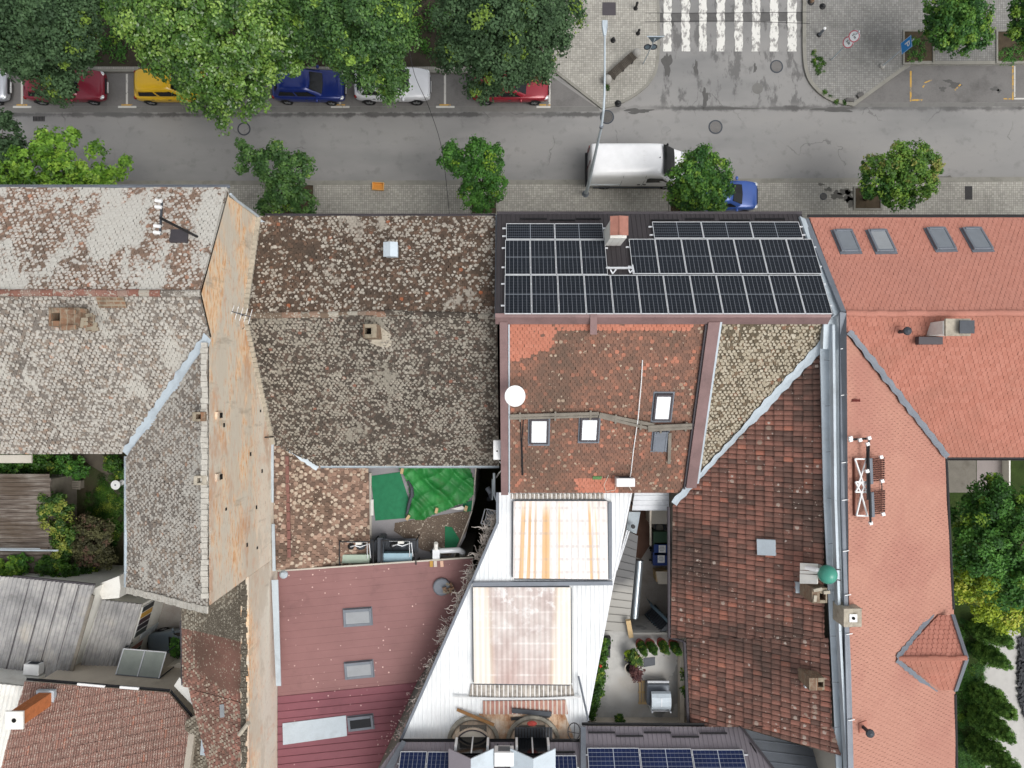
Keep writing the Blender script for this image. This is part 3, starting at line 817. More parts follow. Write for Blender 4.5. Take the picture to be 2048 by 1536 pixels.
# zigzag zinc valley
def valley(a, b, pl, w, parent, seed, n=26, mat='zinc', up=.07, mid=None):
    rg = random.Random(seed); a, b = Vector(a), Vector(b); d = b - a
    s_ = Vector((-d.y, d.x, 0)).normalized(); L, Q = [], []
    for i in range(n):
        t = i / (n - 1); p = a + d * t
        ww = w * (1.0 if mid is None else mid(t))
        L.append(p + s_ * (ww * (.42 + .16 * (i % 2)) + rg.uniform(-.02, .02))); Q.append(p - s_ * (ww * (.40 + .20 * ((i + 1) % 2)) + rg.uniform(-.02, .02)))
    mb = MB(); vv = []
    for l, p, q in zip(L, [a + d * (i / (n - 1)) for i in range(n)], Q):
        vv += [l + Vector((0, 0, up + .02)), p + Vector((0, 0, up)), q + Vector((0, 0, up + .02))]
    mb.add(vv, [f for i in range(n - 1) for f in ((i * 3, i * 3 + 3, i * 3 + 4, i * 3 + 1), (i * 3 + 1, i * 3 + 4, i * 3 + 5, i * 3 + 2))])
    return mb.build('valley_flashing', M[mat], parent)
valley((FX + .02, YV - .1, 14.8), vb, p1b, .40, b1, 4)
ridge('ridge_tiles', (XW, 3.25, 15.6), (-12.6, 3.25, 15.62), .13, tile_mat('red ridge tiles', [(0, c(170, 118, 104)), (.6, c(184, 128, 112)), (1, c(190, 164, 150))], .40, .3, ls=9), b1, seed=5)
ridge('ridge_tiles', (-12.6, 3.25, 15.62), (FX, 3.25, 15.6), .12, M['t_b1_back'], b1, seed=6)
wb = MB()
yb = -8.12
wb.walls([(XW + .3, 7.35, 12.9), (FX - .3, 7.35, 12.9), (FX - .3, 3.25, 15.2), (FX - .3, YV, 14.4), (FX - .3, yb, 14.4), (-15.3, yb, 12.1), (-15.3, -2.5, 12.1), (XW + .3, -2.5, 12.1)][::-1], -.05)
wb.build('wall', M['render_grey'], b1)
# the firewall itself: a thick brick gable, its top follows the roofs
prof = [(7.55, 13.02), (3.25, 15.50), (YV, 14.70), (-8.2, 14.66)]
fw = MB(); n = len(prof)
# near the street the wall is cut back by the eaves
ring = [(7.40, 0.0), (7.40, 12.9)] + prof + [(-8.2, 0.0)]
vv = [(FX - .28, y, z) for y, z in ring] + [(FX, y, z) for y, z in ring]; m = len(ring)
fw.add(vv, [tuple(range(m))[::-1], tuple(range(m, 2 * m))] + [(i, (i + 1) % m, m + (i + 1) % m, m + i) for i in range(m)])
fire = fw.build('firewall', M['firewall'], b1)
tag(fire, 'bare brick firewall streaked with old plaster')
# mortared tile verge on the firewall and the bottom edge of the wing
vg = MB(); rgv = random.Random(8)
for i in range(46):
    y = YV - .4 - i * .205
    if y < -8.1: break
    vg.box((FX - .12 + rgv.uniform(-.02, .02), y, 14.86 + rgv.uniform(-.01, .012)), (.20 + rgv.uniform(0, .08), .19, .05), rgv.uniform(-.05, .05))
M['verge'] = plain('pale mortared verge', c(186, 182, 172), .95, 0, .12, 6, dirt=(c(134, 128, 118), .5))
vg.build('verge', M['verge'], b1); vg = MB()
for i in range(22):
    t = i / 22; x = FX - .1 - t * 4.4
    vg.box((x, -8.34 + rgv.uniform(-.02, .02), p1w.z(x, -8.34) + .05), (.2, .26, .06), rgv.uniform(-.04, .04), M=Matrix.Rotation(-.535, 3, 'Y'))
vg.build('verge', M['verge'], b1)
# putlog holes, black vents
hb = MB()
for y, z in ((1.0, 10.0), (-1.6, 13.4), (-3.0, 10.6), (-4.9, 13.2), (-6.8, 11.0), (-1.2, 9.4), (-5.4, 9.9), (-3.9, 9.2), (-7.2, 9.8)):
    hb.box((FX + .005, y, z), (.03, .11 + .05 * (int(y * 7) % 2), .13))
hb.build('vent_hole', M['hole'], fire)
ds = MB().tube([(FX + .08, 7.5, 12.95), (FX + .06, 7.42, 12.2), (FX + .06, 7.40, 10.9), (FX + .10, 7.33, 9.95)], .055, 8)
ds.build('downpipe', M['zinc'], b1)
MB().slab([W(497, 428, 10.0), W(508, 430, 9.95), W(540, 450, 9.85), W(530, 450, 9.85)], .04, .03).build('spout_tray', M['zinc'], b1)
gutter((XW, 7.80, 12.98), (FX + .05, 7.80, 12.98), b1)
gutter((-15.75, -2.95, 12.05), (-15.75, -8.3, 12.05), b1, 'zinc')
# broken brick chimney behind the ridge
c1 = chimney(b1, W(172, 640, 14.6), 15.9, 1.1, .66, 'brick', holes=((-.32, 0, .30, .28),), label='crumbling brick chimney with an open flue')
mb = MB(); rgv = random.Random(5)
p = W(165, 640, 16.0)
for i in range(16):
    mb.box((p.x + rgv.uniform(-.1, .5), p.y + rgv.uniform(-.34, .34), 16.0 + rgv.uniform(0, .05)), (.24, .12, .07), rgv.choice((0, 1.57)) + rgv.uniform(-.2, .2))
for yy in (-.28, .28):
    mb.box((p.x - .42, p.y + yy, 16.06), (.5, .16, .1), rgv.uniform(-.1, .1))
mb.build('loose_bricks', M['brick'], c1)
MB().slab([p1b.at(-14.9, 2.75, .05), p1b.at(-13.9, 2.75, .05), p1b.at(-13.9, 3.15, .05), p1b.at(-14.9, 3.15, .05)], .03, .02).build('mortar_fillet', M['brick'], c1)
# two small stacks built into the firewall
for (u, v, zt, mm, lab) in ((399, 834, 15.3, 'brick', 'small sooty brick chimney on the firewall'), (406, 963, 15.2, 'mortar', 'small mortared chimney on the firewall')):
    q = W(u, v, zt)
    chimney(b1, (FX - .26, q.y, 14.2), zt - .25, .46, .34, mm, holes=((-.02, 0, .17, .17),), label=lab)
    MB().box((FX + .03, q.y, 14.0), (.10, .28, .4)).build('chimney_breast', M['firewall'], b1)
    MB().box((FX + .105, q.y, 13.9), (.02, .2, .22)).build('vent_hole', M['hole'], b1)
# hatch on the front slope
hp = [(342, 458), (376, 458), (374, 483), (338, 482)]
q = [p1f.hit(u, v, .16) for u, v in hp]
MB().slab(q, .12, 0).build('roof_hatch', M['graphite'], b1, bevel=.015)

# ---------------------------------------------------------------- middle house with the sagging dark roof
b2 = thing('tiled_house', 'middle house with dark sagging lichen spotted tile roof', 'house', (-6, 2, 0))
E2 = Vector((-.72, 0, 0))
p2f = Plane((0, 7.39, 9.75), (-10, 7.39, 9.75), (0, 2.85, 11.4))
p2b = Plane((0, 2.85, 11.4), (-10, 2.85, 11.4), (0, -3.90, 7.2))
tiles('roof', p2f, [p2f.at(FX, 7.39), p2f.at(-.70, 7.39), p2f.at(-.70, 2.85), p2f.at(FX, 2.85)], M['t_b2_front'], b2, .175, .14, seed=11, wav=.06, jit=1.8)
ye = -3.90
xe = W(632, 932, 7.2).x
tiles('roof', p2b, [p2b.at(FX, 2.85), p2b.at(-.62, 2.85), p2b.at(-.62, ye), p2b.at(xe, ye), p2b.at(FX, -2.78)], M['t_b2_back'], b2, .17, .13, seed=12, wav=.06, jit=1.8)
ridge('ridge_tiles', (FX, 2.85, 11.42), (-5.3, 2.93, 11.36), .13, tile_mat('grey ridge tiles', [(0, c(136, 116, 98)), (.7, c(170, 154, 138)), (1, c(186, 132, 104))], .4, .2, ls=9), b2, seed=13)
ridge('ridge_tiles', (-5.3, 2.98, 11.38), (-.66, 2.80, 11.42), .12, M['t_b2_back'], b2, seed=14)
w2 = MB().walls([(FX + .02, 7.2, 9.6), (-.75, 7.2, 9.6), (-.75, 2.85, 11.1), (-.75, ye + .35, 7.1), (FX + .02, ye + .35, 7.1), (FX + .02, 2.85, 11.1)][::-1], -.05)
w2.build('wall', M['render_pale'], b2)
gutter((FX + .3, 7.45, 9.68), (-.72, 7.45, 9.68), b2, 'graphite')
gutter((xe, ye - .04, 7.12), (-.62, ye - .04, 7.12), b2, 'zinc')
fl = MB().slab([(-.72, 7.4, 9.9), (-.60, 7.4, 9.9), (-.60, 2.75, 11.6), (-.72, 2.75, 11.6)], .06); fl.build('side_flashing', M['zinc_dark'], b2)
q = W(784, 502, 10.9)
mb = MB().box((q.x, q.y, 11.0), (.5, .54, .5)); vt = mb.build('vent_box', M['zinc'], b2, bevel=.02)
MB().obox((q.x - .3, q.y - .31, 11.25), (.3, 0, .1), (0, .62, 0), (0, 0, .03)).obox((q.x + .002, q.y - .31, 11.35), (.3, 0, -.1), (0, .62, 0), (0, 0, .03)).build('vent_lid', M['zinc'], vt)
q = W(734, 659, 12.15)
c2 = chimney(b2, (q.x + .1, q.y - .05, 10.0), 12.1, .56, .56, 'brick', holes=((-.08, .0, .26, .26),), label='small square brick chimney with pale mortar')
MB().slab([p2b.at(q.x - .1, 1.75, .04), p2b.at(q.x + .75, 1.45, .04), p2b.at(q.x + .8, 2.1, .04), p2b.at(q.x + .1, 2.6, .04)], .05, .04).build('mortar_fillet', M['mortar'], c2)
# strip of raised mossy cap tiles against the firewall
rk = MB(); rgv = random.Random(21)
for i in range(46):
    y = 7.2 - i * .22
    if y < -2.7: break
    z = (p2f if y > 2.85 else p2b).z(FX, y)
    rk.box((FX + .1, y, z + .10), (.2, .21, .1), rgv.uniform(-.06, .06))
rk.build('wall_fillet', M['mortar'], b2)

# rear wing of the middle house
pw = Plane((FX, -2.9, 7.75), (FX, -8.8, 7.55), (W(738, 1000, 6.3).x, -5.4, 6.3))
wq = [pw.hit(546, 884), pw.hit(632, 936), pw.hit(735, 936), pw.hit(739, 1075), pw.hit(690, 1078), pw.hit(690, 1132), pw.hit(552, 1140)]
wq[0].x = FX + .02; wq[-1].x = FX + .02; wq[0].z = pw.z(FX, wq[0].y)
tiles('roof', pw, [wq[0], pw.hit(736, 890), pw.hit(741, 1128), wq[6]], M['t_wing'], b2, .23, .19, seed=15, wav=.03, jit=1.5)
valley(wq[0] + Vector((0, .15, 0)), wq[1] + Vector((.1, -.02, 0)), pw, .22, b2, 16, 16, up=.10, mid=lambda t: .35 if .42 < t < .56 else 1)
MB().walls([(FX + .02, -3.5, 7.3), (-8.0, -3.5, 6.2), (-8.0, wq[5].y + .1, 6.2), (FX + .02, wq[6].y + .1, 7.3)][::-1], -.05).build('wall', M['render_grey'], b2)
ct = MB()
for i in range(11): ct.box((FX + .62 + i * .005, -3.6 - i * .44, pw.z(FX + .62, -3.6 - i * .44) + .07), (.16, .40, .07), .02 * (i % 3 - 1))
ct.build('roof_batten', plain('old red tile course', c(132, 94, 86), .9, 0, .2, 5), b2)
MB().slab([W(541, 880, 8.0), W(547, 880, 8.0), W(547, 1005, 8.0), W(543, 1005, 8.0)], .05).slab([W(543, 1048, 8.0), W(549, 1048, 8.0), W(551, 1142, 8.0), W(545, 1142, 8.0)], .05).build('wall_flashing', M['zinc'], b2)

# lower continuation of the firewall toward the bottom of the picture
wl_ = MB()
zt = 10.8
wl_.prism([(FX - .34, -8.21), (FX, -8.21), (FX, -22), (FX - .34, -22)], -.05, zt)
# rough stone top
rgv = random.Random(31)
fwl = thing('brick_wall', 'long low brick party wall running down beside the maroon metal roof', 'wall', (FX, -14, 0))
wl_.build('wall', M['firewall'], fwl)
cp = MB()
for i in range(60): cp.box((FX - .20 + rgv.uniform(-.03, .03), -8.4 - i * .23, zt + .02), (.26 + rgv.uniform(-.08, .06), .21, .06), rgv.uniform(-.1, .1))
cp.build('coping', M['t_b8a'], fwl)

# ---------------------------------------------------------------- maroon metal roof
b3 = thing('metal_roofed_building', 'building with a faded maroon metal roof spotted with white', 'building', (-7, -12, 0))
p3 = Plane((FX, -8.9, 7.1), (FX, -20, 7.1), (-3, -8.9, 6.7))
def spotted(name, col, spot, dens, ax=(1, 1, 1)):
    k = NM(name)
    n = k.noise(.5, 5, .6); n2 = k.noise(9, 2)
    x = k.ramp(n, [(.3, tuple(q * .86 for q in col[:3]) + (1,)), (.5, col), (.7, tuple(min(1, q * 1.1) for q in col[:3]) + (1,))])
    x = k.mix(k.mr(k.noise(.8, 5, .7, k.co(loc=(3, 3, 0))), .58, .7, 0, .35), x, tuple(q * .6 for q in col[:3]) + (1,))
    v = k.vor(3.8); cr = k.node('ShaderNodeSeparateColor', {0: v.outputs['Color']}).outputs
    m = k.math('MULTIPLY', k.math('LESS_THAN', cr[0], k.mr(k.noise(.3, 3, .6, k.co(loc=(1, 8, 2))), .40, .58, 0, dens)), k.mr(v.outputs['Distance'], .10, .16, 1, 0))
    m = k.math('MULTIPLY', m, k.mr(cr[1], .2, 1, .3, 1))
    x = k.mix(m, x, spot)
    return k.out(x, .6, .05, .3, bump=n2, bs=.1, bd=.005)
M['maroon_fade'] = spotted('faded maroon sheet', c(139, 102, 100), c(226, 196, 186), .8)
M['maroon'] = spotted('maroon ribbed sheet', c(130, 80, 88), c(210, 180, 174), .5)
a3 = [p3.hit(551, 1143), p3.hit(946, 1116), p3.hit(940, 1190), p3.hit(834, 1364), p3.hit(556, 1392)]
a3[0].x = FX + .02; a3[-1].x = FX + .02
ribs('roof', p3, a3, M['maroon_fade'], b3, .36, .006, 'seam', down=p3.hit(834, 1364) - p3.hit(556, 1392), lift=.02)
a4 = [p3.hit(556, 1392), p3.hit(834, 1364), p3.hit(745, 1560), p3.hit(558, 1580)]
a4[0].x = FX + .02; a4[-1].x = FX + .02
ribs('roof', p3, a4, M['maroon'], b3, .36, .035, 'seam', down=p3.hit(834, 1364) - p3.hit(556, 1392), lift=.03)
MB().walls([(FX + .03, a3[0].y - .15, 6.9), (a3[1].x - .15, a3[1].y - .15, 6.6), (a3[2].x - .2, a3[2].y, 6.6), (p3.hit(745, 1560).x - .2, -21, 6.6), (FX + .03, -21, 6.9)][::-1], -.05).build('wall', M['render_grey'], b3)
MB().bar(a3[0] + Vector((0, .04, .03)), a3[1] + Vector((0, .04, .03)), .07, .08).build('edge_trim', M['render_pale'], b3)
MB().slab([W(543, 1160, 8.2), W(556, 1160, 8.2), W(562, 1372, 8.2), W(552, 1372, 8.2)], .05).build('wall_flashing', M['zinc'], b3)
for q, pane in ((((685, 1220), (742, 1216), (744, 1250), (688, 1254)), 'glass_grey'), (((688, 1327), (745, 1322), (747, 1354), (690, 1360)), 'glass_grey'), (((695, 1436), (745, 1430), (747, 1458), (696, 1464)), 'glass')):
    roof_window(p3, q, b3, pane, 'zinc_dark', .11, .16, .03)
wt = MB().slab([p3.hit(565, 1447, .07), p3.hit(692, 1431, .07), p3.hit(694, 1472, .07), p3.hit(566, 1490, .07)], .02)
solo('cover_sheet', wt, M['zinc'], 'pale rectangular metal sheet laid on the maroon ribbed roof', 'metal sheet')

# ---------------------------------------------------------------- terrace with green netting behind the middle house
ter = thing('roof_terrace', 'small grey roof terrace with green covering behind the dark tiled roof', 'terrace', (-4.5, -6, 0))
ZT = 5.6
tq = [W(733, 930, ZT), W(952, 930, ZT), W(950, 1000, ZT), W(930, 1075, ZT), W(905, 1122, ZT), W(680, 1142, ZT)]
MB().prism([(p.x, p.y) for p in tq], -.05, ZT).build('slab', plain('grey terrace screed', c(142, 140, 142), .8, 0, .06, 1.2, dirt=(c(110, 106, 106), .5)), ter)
MB().prism([(p.x, p.y) for p in (W(790, 1046, ZT), W(940, 1020, ZT), W(934, 1060, ZT), W(900, 1112, ZT), W(845, 1100, ZT), W(788, 1062, ZT))], ZT + .002, ZT + .03).build('gravel_felt', tile_mat('gravelled felt', [(0, c(138, 122, 108)), (1, c(150, 132, 118))], .5, .2, (c(196, 188, 172), c(120, 104, 92)), 12.), ter)
MB().bar(W(741, 946, ZT + .05), W(741, 1100, ZT + .05), .1, .1).bar(W(952, 935, ZT + .03), W(944, 1020, ZT + .03), .05, .08).bar(W(944, 1022, ZT + .03), W(905, 1122, ZT + .03), .05, .08).build('edge_trim', M['render_pale'], ter)
MB().prism([(p.x, p.y) for p in (W(742, 998, ZT), W(748, 998, ZT), W(748, 1030, ZT), W(742, 1030, ZT))], ZT + .11, ZT + .13).build('pale_patch', M['whitewash'], ter)

M['green_carpet'] = plain('artificial turf', c(44, 118, 82), .95, 0, .1, 3, dirt=(c(36, 96, 66), .5))
def net_mat():
    k = NM('green netting')
    n = k.noise(.9, 4, .6)
    x = k.ramp(n, [(.3, c(26, 98, 44)), (.55, c(38, 126, 56)), (.75, c(70, 156, 82))])
    x = k.mix(k.mr(k.noise(1.0, 5, .7, k.co(loc=(3, 1, 5))), .54, .64, 0, .4), x, c(58, 98, 48))
    return k.out(x, .5, 0, .35, bump=k.noise(30, 2), bs=.08, bd=.005)
M['green_net'] = net_mat()
solo('turf_mat', MB().prism([(p.x, p.y) for p in (W(742, 952, ZT), W(800, 944, ZT), W(818, 1000, ZT), W(812, 1036, ZT), W(751, 1041, ZT))], ZT + .004, ZT + .03), M['green_carpet'], 'flat dull green artificial turf mat on the grey terrace', 'turf mat')
solo('turf_mat', MB().prism([(p.x, p.y) for p in (W(925, 1006, ZT), W(946, 1000, ZT), W(942, 1022, ZT), W(928, 1024, ZT))], ZT + .034, ZT + .05), M['green_carpet'], 'small green turf scrap under the brick at the terrace edge', 'turf mat')
solo('turf_mat', MB().prism([(p.x, p.y) for p in (W(890, 1052, ZT), W(904, 1054, ZT), W(919, 1078, ZT), W(912, 1096, ZT), W(890, 1096, ZT))], ZT + .034, ZT + .05), M['green_carpet'], 'torn green turf piece beside the silver duct', 'turf mat')
# crumpled net
def net():
    out = [(797, 934), (880, 931), (938, 934), (948, 960), (946, 990), (932, 1006), (915, 1010), (893, 1020), (870, 1028), (846, 1040), (815, 1038), (812, 1026), (822, 1005), (818, 975), (808, 950)]
    mb = MB(); N = 54
    x0, x1, y0, y1 = 795, 950, 930, 1042
    def inside(u, v):
        r = False; j = len(out) - 1
        for i in range(len(out)):
            (a, b), (d, e) = out[i], out[j]
            if (b > v) != (e > v) and u < (d - a) * (v - b) / (e - b) + a: r = not r
            j = i
        return r
    idx = {}; vv = []; ff = []
    for i in range(N + 1):
        for j in range(N + 1):
            u, v = x0 + (x1 - x0) * i / N, y0 + (y1 - y0) * j / N
            s_ = (u - 800) * .72 + (v - 930) * -.25; t_ = (u - 800) * .3 + (v - 930) * .95
            rd = lambda q: (1 - abs(math.sin(q))) ** 2
            h = .05 + .20 * rd(s_ * .075 + .9 * math.sin(t_ * .045)) + .10 * rd(s_ * .13 - t_ * .05 + 1.1 + .6 * math.sin(s_ * .05)) + .07 * rd(t_ * .11 + s_ * .05 + .7 * math.sin(s_ * .09)) + .006 * math.sin(s_ * .8 + t_ * .2)
            h = max(.02, h)
            vv.append(W(u, v, ZT + .035 + h))
            idx[i, j] = len(vv) - 1
    for i in range(N):
        for j in range(N):
            if inside(x0 + (x1 - x0) * (i + .5) / N, y0 + (y1 - y0) * (j + .5) / N):
                ff.append((idx[i, j], idx[i, j + 1], idx[i + 1, j + 1], idx[i + 1, j]))
    mb.add(vv, ff)
    me_used = sorted({q for f in ff for q in f}); mp = {q: k for k, q in enumerate(me_used)}
    m2 = MB(); m2.add([vv[q] for q in me_used], [tuple(mp[q] for q in f) for f in ff])
    return m2
solo('green_net', net(), M['green_net'], 'crumpled bright green netting weighed down by bricks on the terrace', 'netting', smooth=True)
solo('plastic_scrap', MB().slab([W(902, 1018, ZT + .2), W(924, 1012, ZT + .2), W(934, 1018, ZT + .2), W(916, 1020, ZT + .2)], .02), M['whitewash'], 'torn whitish plastic under the green netting edge', 'plastic')
for (u, v, rz, lab) in ((804, 942, 1.4, 'loose brick holding down the upper left corner of the green netting'), (873, 1021, 1.35, 'loose brick on the lower hem of the green netting'), (816, 1035, 1.0, 'loose brick at the lower left corner of the green netting'), (932, 1017, 1.3, 'loose brick nearest the light well on the green netting')):
    p = W(u, v, ZT + .27)
    solo('brick', MB().box(p, (.27, .14, .12), rz), M['wood'], lab, 'brick', bevel=.01)
solo('pipe_roll', MB().tube([W(816, 962, ZT + .2), W(823, 975, ZT + .2), W(824, 990, ZT + .2), W(818, 1008, ZT + .2), W(812, 1036, ZT + .15)], [.05, .1, .11, .09, .05], 10), M['steel_dark'], 'dark rolled edge between the turf mat and the netting', 'roll')

# ---------------------------------------------------------------- solar panel house (front metal roof, back tiled roof, red wing)
b6 = thing('metal_roofed_house', 'house with a dark metal street roof and tiled rear roofs', 'house', (6, 2, 0))
XL, XR = -.66, 12.62
p6f = Plane((0, 7.33, 10.2), (10, 7.33, 10.2), (0, 2.76, 13.0))
p6b = Plane((0, 2.45, 12.62), (10, 2.45, 12.62), (0, -4.91, 8.87))
M['darkrib'] = plain('dark brown ribbed sheet', c(66, 62, 64), .5, .15, .06, 1.5)
ribs('roof', p6f, [p6f.at(XL, 7.36), p6f.at(XR - .05, 7.36), p6f.at(XR - .05, 2.72), p6f.at(XL, 2.72)], M['darkrib'], b6, .2, .022, 'box')
MB().slab([(XL, 2.78, 13.06), (XR - .05, 2.78, 13.06), (XR - .05, 2.62, 13.04), (XL, 2.62, 13.04)], .05).slab([(XL, 2.615, 13.03), (XR - .05, 2.615, 13.03), (XR - .05, 2.38, 12.72), (XL, 2.38, 12.72)], .03).build('ridge_cap', M['copper'], b6)
xa, xb = -.16, 7.72
tiles('roof', p6b, [p6b.at(xa, 2.45), p6b.at(xb, 2.45), p6b.at(xb + .1, -4.93), p6b.at(xa + .05, -4.93)], M['t_b6'], b6, .185, .15, seed=21, wav=.015)
# replaced tiles, upper left
tiles('roof_patch', p6b, [p6b.at(xa + .02, 2.42), p6b.at(1.75, 2.42), p6b.at(1.75, 1.95), p6b.at(1.45, 1.4), p6b.at(.15, 1.0), p6b.at(xa + .02, 1.0)], M['t_b6n'], b6, .185, .15, seed=22, wav=.0, deck=0, lift=.028, clip=False)
tiles('roof_patch', p6b, [p6b.at(1.8, 2.42), p6b.at(xb - .5, 2.42), p6b.at(xb - .5, 2.18), p6b.at(1.8, 2.18)], M['t_b6n'], b6, .185, .15, seed=23, wav=.0, deck=0, lift=.028, clip=False)
tiles('roof_patch', p6b, [p6b.hit(1152, 957), p6b.hit(1232, 957), p6b.hit(1232, 984), p6b.hit(1156, 984)], M['t_b6n'], b6, .185, .15, seed=24, wav=.0, deck=0, lift=.028, clip=False)
vA, vB = p6b.hit(1642, 688), p6b.hit(1346, 1004)
tiles('roof', p6b, [p6b.at(8.35, 2.45), p6b.at(12.6, 2.45), p6b.at(12.6, vA.y + .05), p6b.hit(1396, 952)], M['t_b6b'], b6, .18, .145, seed=25, wav=.03, jit=1.5)
def ybar(pl, x, y0, y1, w, h, name, mat, parent):
    a, b = pl.at(x, y0, h / 2), pl.at(x, y1, h / 2)
    return MB().bar(a, b, w, h, up=pl.n).build(name, M[mat], parent)
ybar(p6b, -.33, 2.5, -4.95, .32, .22, 'parapet_cap', 'copper', b6)
ybar(p6b, 8.02, 2.5, -4.6, .46, .24, 'parapet_cap', 'copper', b6)
ybar(p6b, 8.30, 2.5, -4.4, .08, .2, 'side_flashing', 'zinc', b6)
ybar(p6b, xb + .02, 2.4, -4.7, .07, .16, 'side_flashing', 'graphite', b6)
ybar(p6b, -.12, 2.4, -4.9, .06, .14, 'side_flashing', 'zinc', b6)
# copper strip over the ridge
a, b = W(1187, 626, 13.1), W(1187, 668, 12.7)
MB().slab([a + Vector((-.13, 0, 0)), a + Vector((.13, 0, 0)), b + Vector((.14, 0, 0)), b + Vector((-.14, 0, 0))], .08, .06).build('ridge_strip', M['copper'], b6)
# pantile wing
p6w = Plane((7.3, -5, 8.55), (7.3, -12, 8.55), (12.5, -8, 12.05))
g = [p6w.hit(1642, 706), p6w.hit(1345, 1010), p6w.hit(1340, 1014), p6w.hit(1341, 1275), p6w.hit(1372, 1290), p6w.hit(1380, 1450), p6w.hit(1480, 1453), p6w.hit(1682, 1512), p6w.hit(1658, 1290), p6w.hit(1645, 1000)]
TW, TH = .215, .385
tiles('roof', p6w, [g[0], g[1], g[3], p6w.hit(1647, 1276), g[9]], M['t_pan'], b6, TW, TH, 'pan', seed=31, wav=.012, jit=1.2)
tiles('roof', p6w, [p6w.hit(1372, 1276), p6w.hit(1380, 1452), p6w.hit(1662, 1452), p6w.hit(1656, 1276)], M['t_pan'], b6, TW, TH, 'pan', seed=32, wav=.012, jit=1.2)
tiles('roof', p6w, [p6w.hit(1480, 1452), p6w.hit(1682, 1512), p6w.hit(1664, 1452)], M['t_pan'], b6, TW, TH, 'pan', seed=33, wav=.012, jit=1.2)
valley(vA + Vector((.08, .05, 0)), vB + Vector((.0, -.05, 0)), p6b, .36, b6, 34, 30, up=.12, mid=lambda t: .95 if t < .45 else (.55 if t < .86 else .9))
MB().tube([g[3] + Vector((-.06, 0, -.03)), g[2] + Vector((-.06, 0, -.03))], .07, 8).tube([p6w.hit(1372, 1284) + Vector((-.06, 0, -.05)), p6w.hit(1380, 1450) + Vector((-.06, 0, -.05))], .08, 8).tube([g[3] + Vector((-.06, .0, -.03)), p6w.hit(1372, 1284) + Vector((-.06, 0, -.05))], .06, 8).build('gutter', M['graphite'], b6)
MB().walls([(-.45, 7.0, 9.9), (12.5, 7.0, 9.9), (12.5, 2.6, 12.5), (12.5, 1.0, 11.7), (12.5, -14.8, 11.7), (8.1, -14.6, 8.4), (7.75, -4.7, 8.4), (-.45, -4.6, 8.6), (-.45, 2.6, 12.3)][::-1], -.05).build('wall', M['render_pale'], b6)
gutter((XL, 7.44, 10.12), (XR, 7.44, 10.12), b6, 'graphite')
# snow guards near the eaves
sg = MB()
for i, (u0, u1) in enumerate(((1040, 1094), (1100, 1150), (1152, 1202), (1302, 1358), (1370, 1428), (1440, 1500), (1510, 1570))):
    vvv = 437.5 + (2.6 if i % 2 else 0)
    sg.bar(p6f.hit(u0, vvv, .06), p6f.hit(u1, vvv, .06), .04, .07, p6f.n)
sg.build('snow_guard', M['black'], b6)
# chimney in the solar roof
q = W(1238, 452, 12.9)
ch = chimney(b6, (q.x, q.y - .08, 10.4), 12.75, .66, .72, 'whitewash', holes=((0, 0, .3, .3),), label='whitewashed chimney with a rusty tin hood')
MB().slab([(q.x - .36, q.y - .38, 12.96), (q.x, q.y - .38, 13.04), (q.x, q.y + .38, 13.04), (q.x - .36, q.y + .38, 12.96)], .03).slab([(q.x, q.y - .38, 13.042), (q.x + .36, q.y - .38, 12.96), (q.x + .36, q.y + .38, 12.96), (q.x, q.y + .38, 13.042)], .03).box((q.x, q.y, 13.06), (.03, .76, .03)).build('hood', plain('rusty tin', c(160, 112, 98), .7, .2, .12, 4), ch)
# rear roof windows
for quad, pane in (([(1309, 789), (1343, 789), (1345, 842), (1308, 842)], 'glass_sky'), ([(1060, 838), (1096, 838), (1098, 889), (1059, 889)], 'glass_sky'), ([(1161, 836), (1197, 836), (1198, 884), (1160, 884)], 'glass_sky'), ([(1308, 864), (1335, 864), (1335, 904), (1306, 904)], 'zinc_dark')):
    roof_window(p6b, quad, b6, pane, 'graphite' if pane == 'glass_sky' else 'zinc_dark', .085, .15, .07)
# roof hatch in the pantile wing
q = [p6w.hit(1513, 1078, .16), p6w.hit(1550, 1080, .16), p6w.hit(1551, 1112, .16), p6w.hit(1514, 1110, .16)]
MB().slab(q, .15).build('roof_hatch', M['zinc'], b6, bevel=.015)
# chimneys of the wing
q = W(1640, 1190, 12.8)
k6 = chimney(b6, (q.x - .05, q.y, 10.8), 12.9, .62, .6, 'brick', holes=((.12, -.05, .24, .26),), label='crumbling brick chimney with an open top')
MB().box((q.x - .15, q.y + .25, 12.93), (.34, .12, .08), .2).box((q.x + .2, q.y + .15, 12.94), (.25, .12, .08), .1).box((q.x - .25, q.y - .1, 12.92), (.12, .25, .08), -.1).build('loose_bricks', M['mortar'], k6)
q = W(1640, 1372, 12.9)
k7 = chimney(b6, (q.x - .05, q.y, 10.8), 12.75, .62, .5, 'brick', holes=((.15, -.02, .22, .2),), label='broken brick chimney with zinc apron')
a = W(1614, 1360, 12.0)
MB().box((a.x, a.y, 11.75), (.12, .7, .4)).box((a.x + .45, a.y + .28, 11.9), (.8, .1, .3)).build('apron', M['zinc'], k7)
a = W(1601, 1178, 11.9)
MB().box((a.x, a.y, 11.5), (.2, .45, .4)).build('apron', M['zinc'], k6)
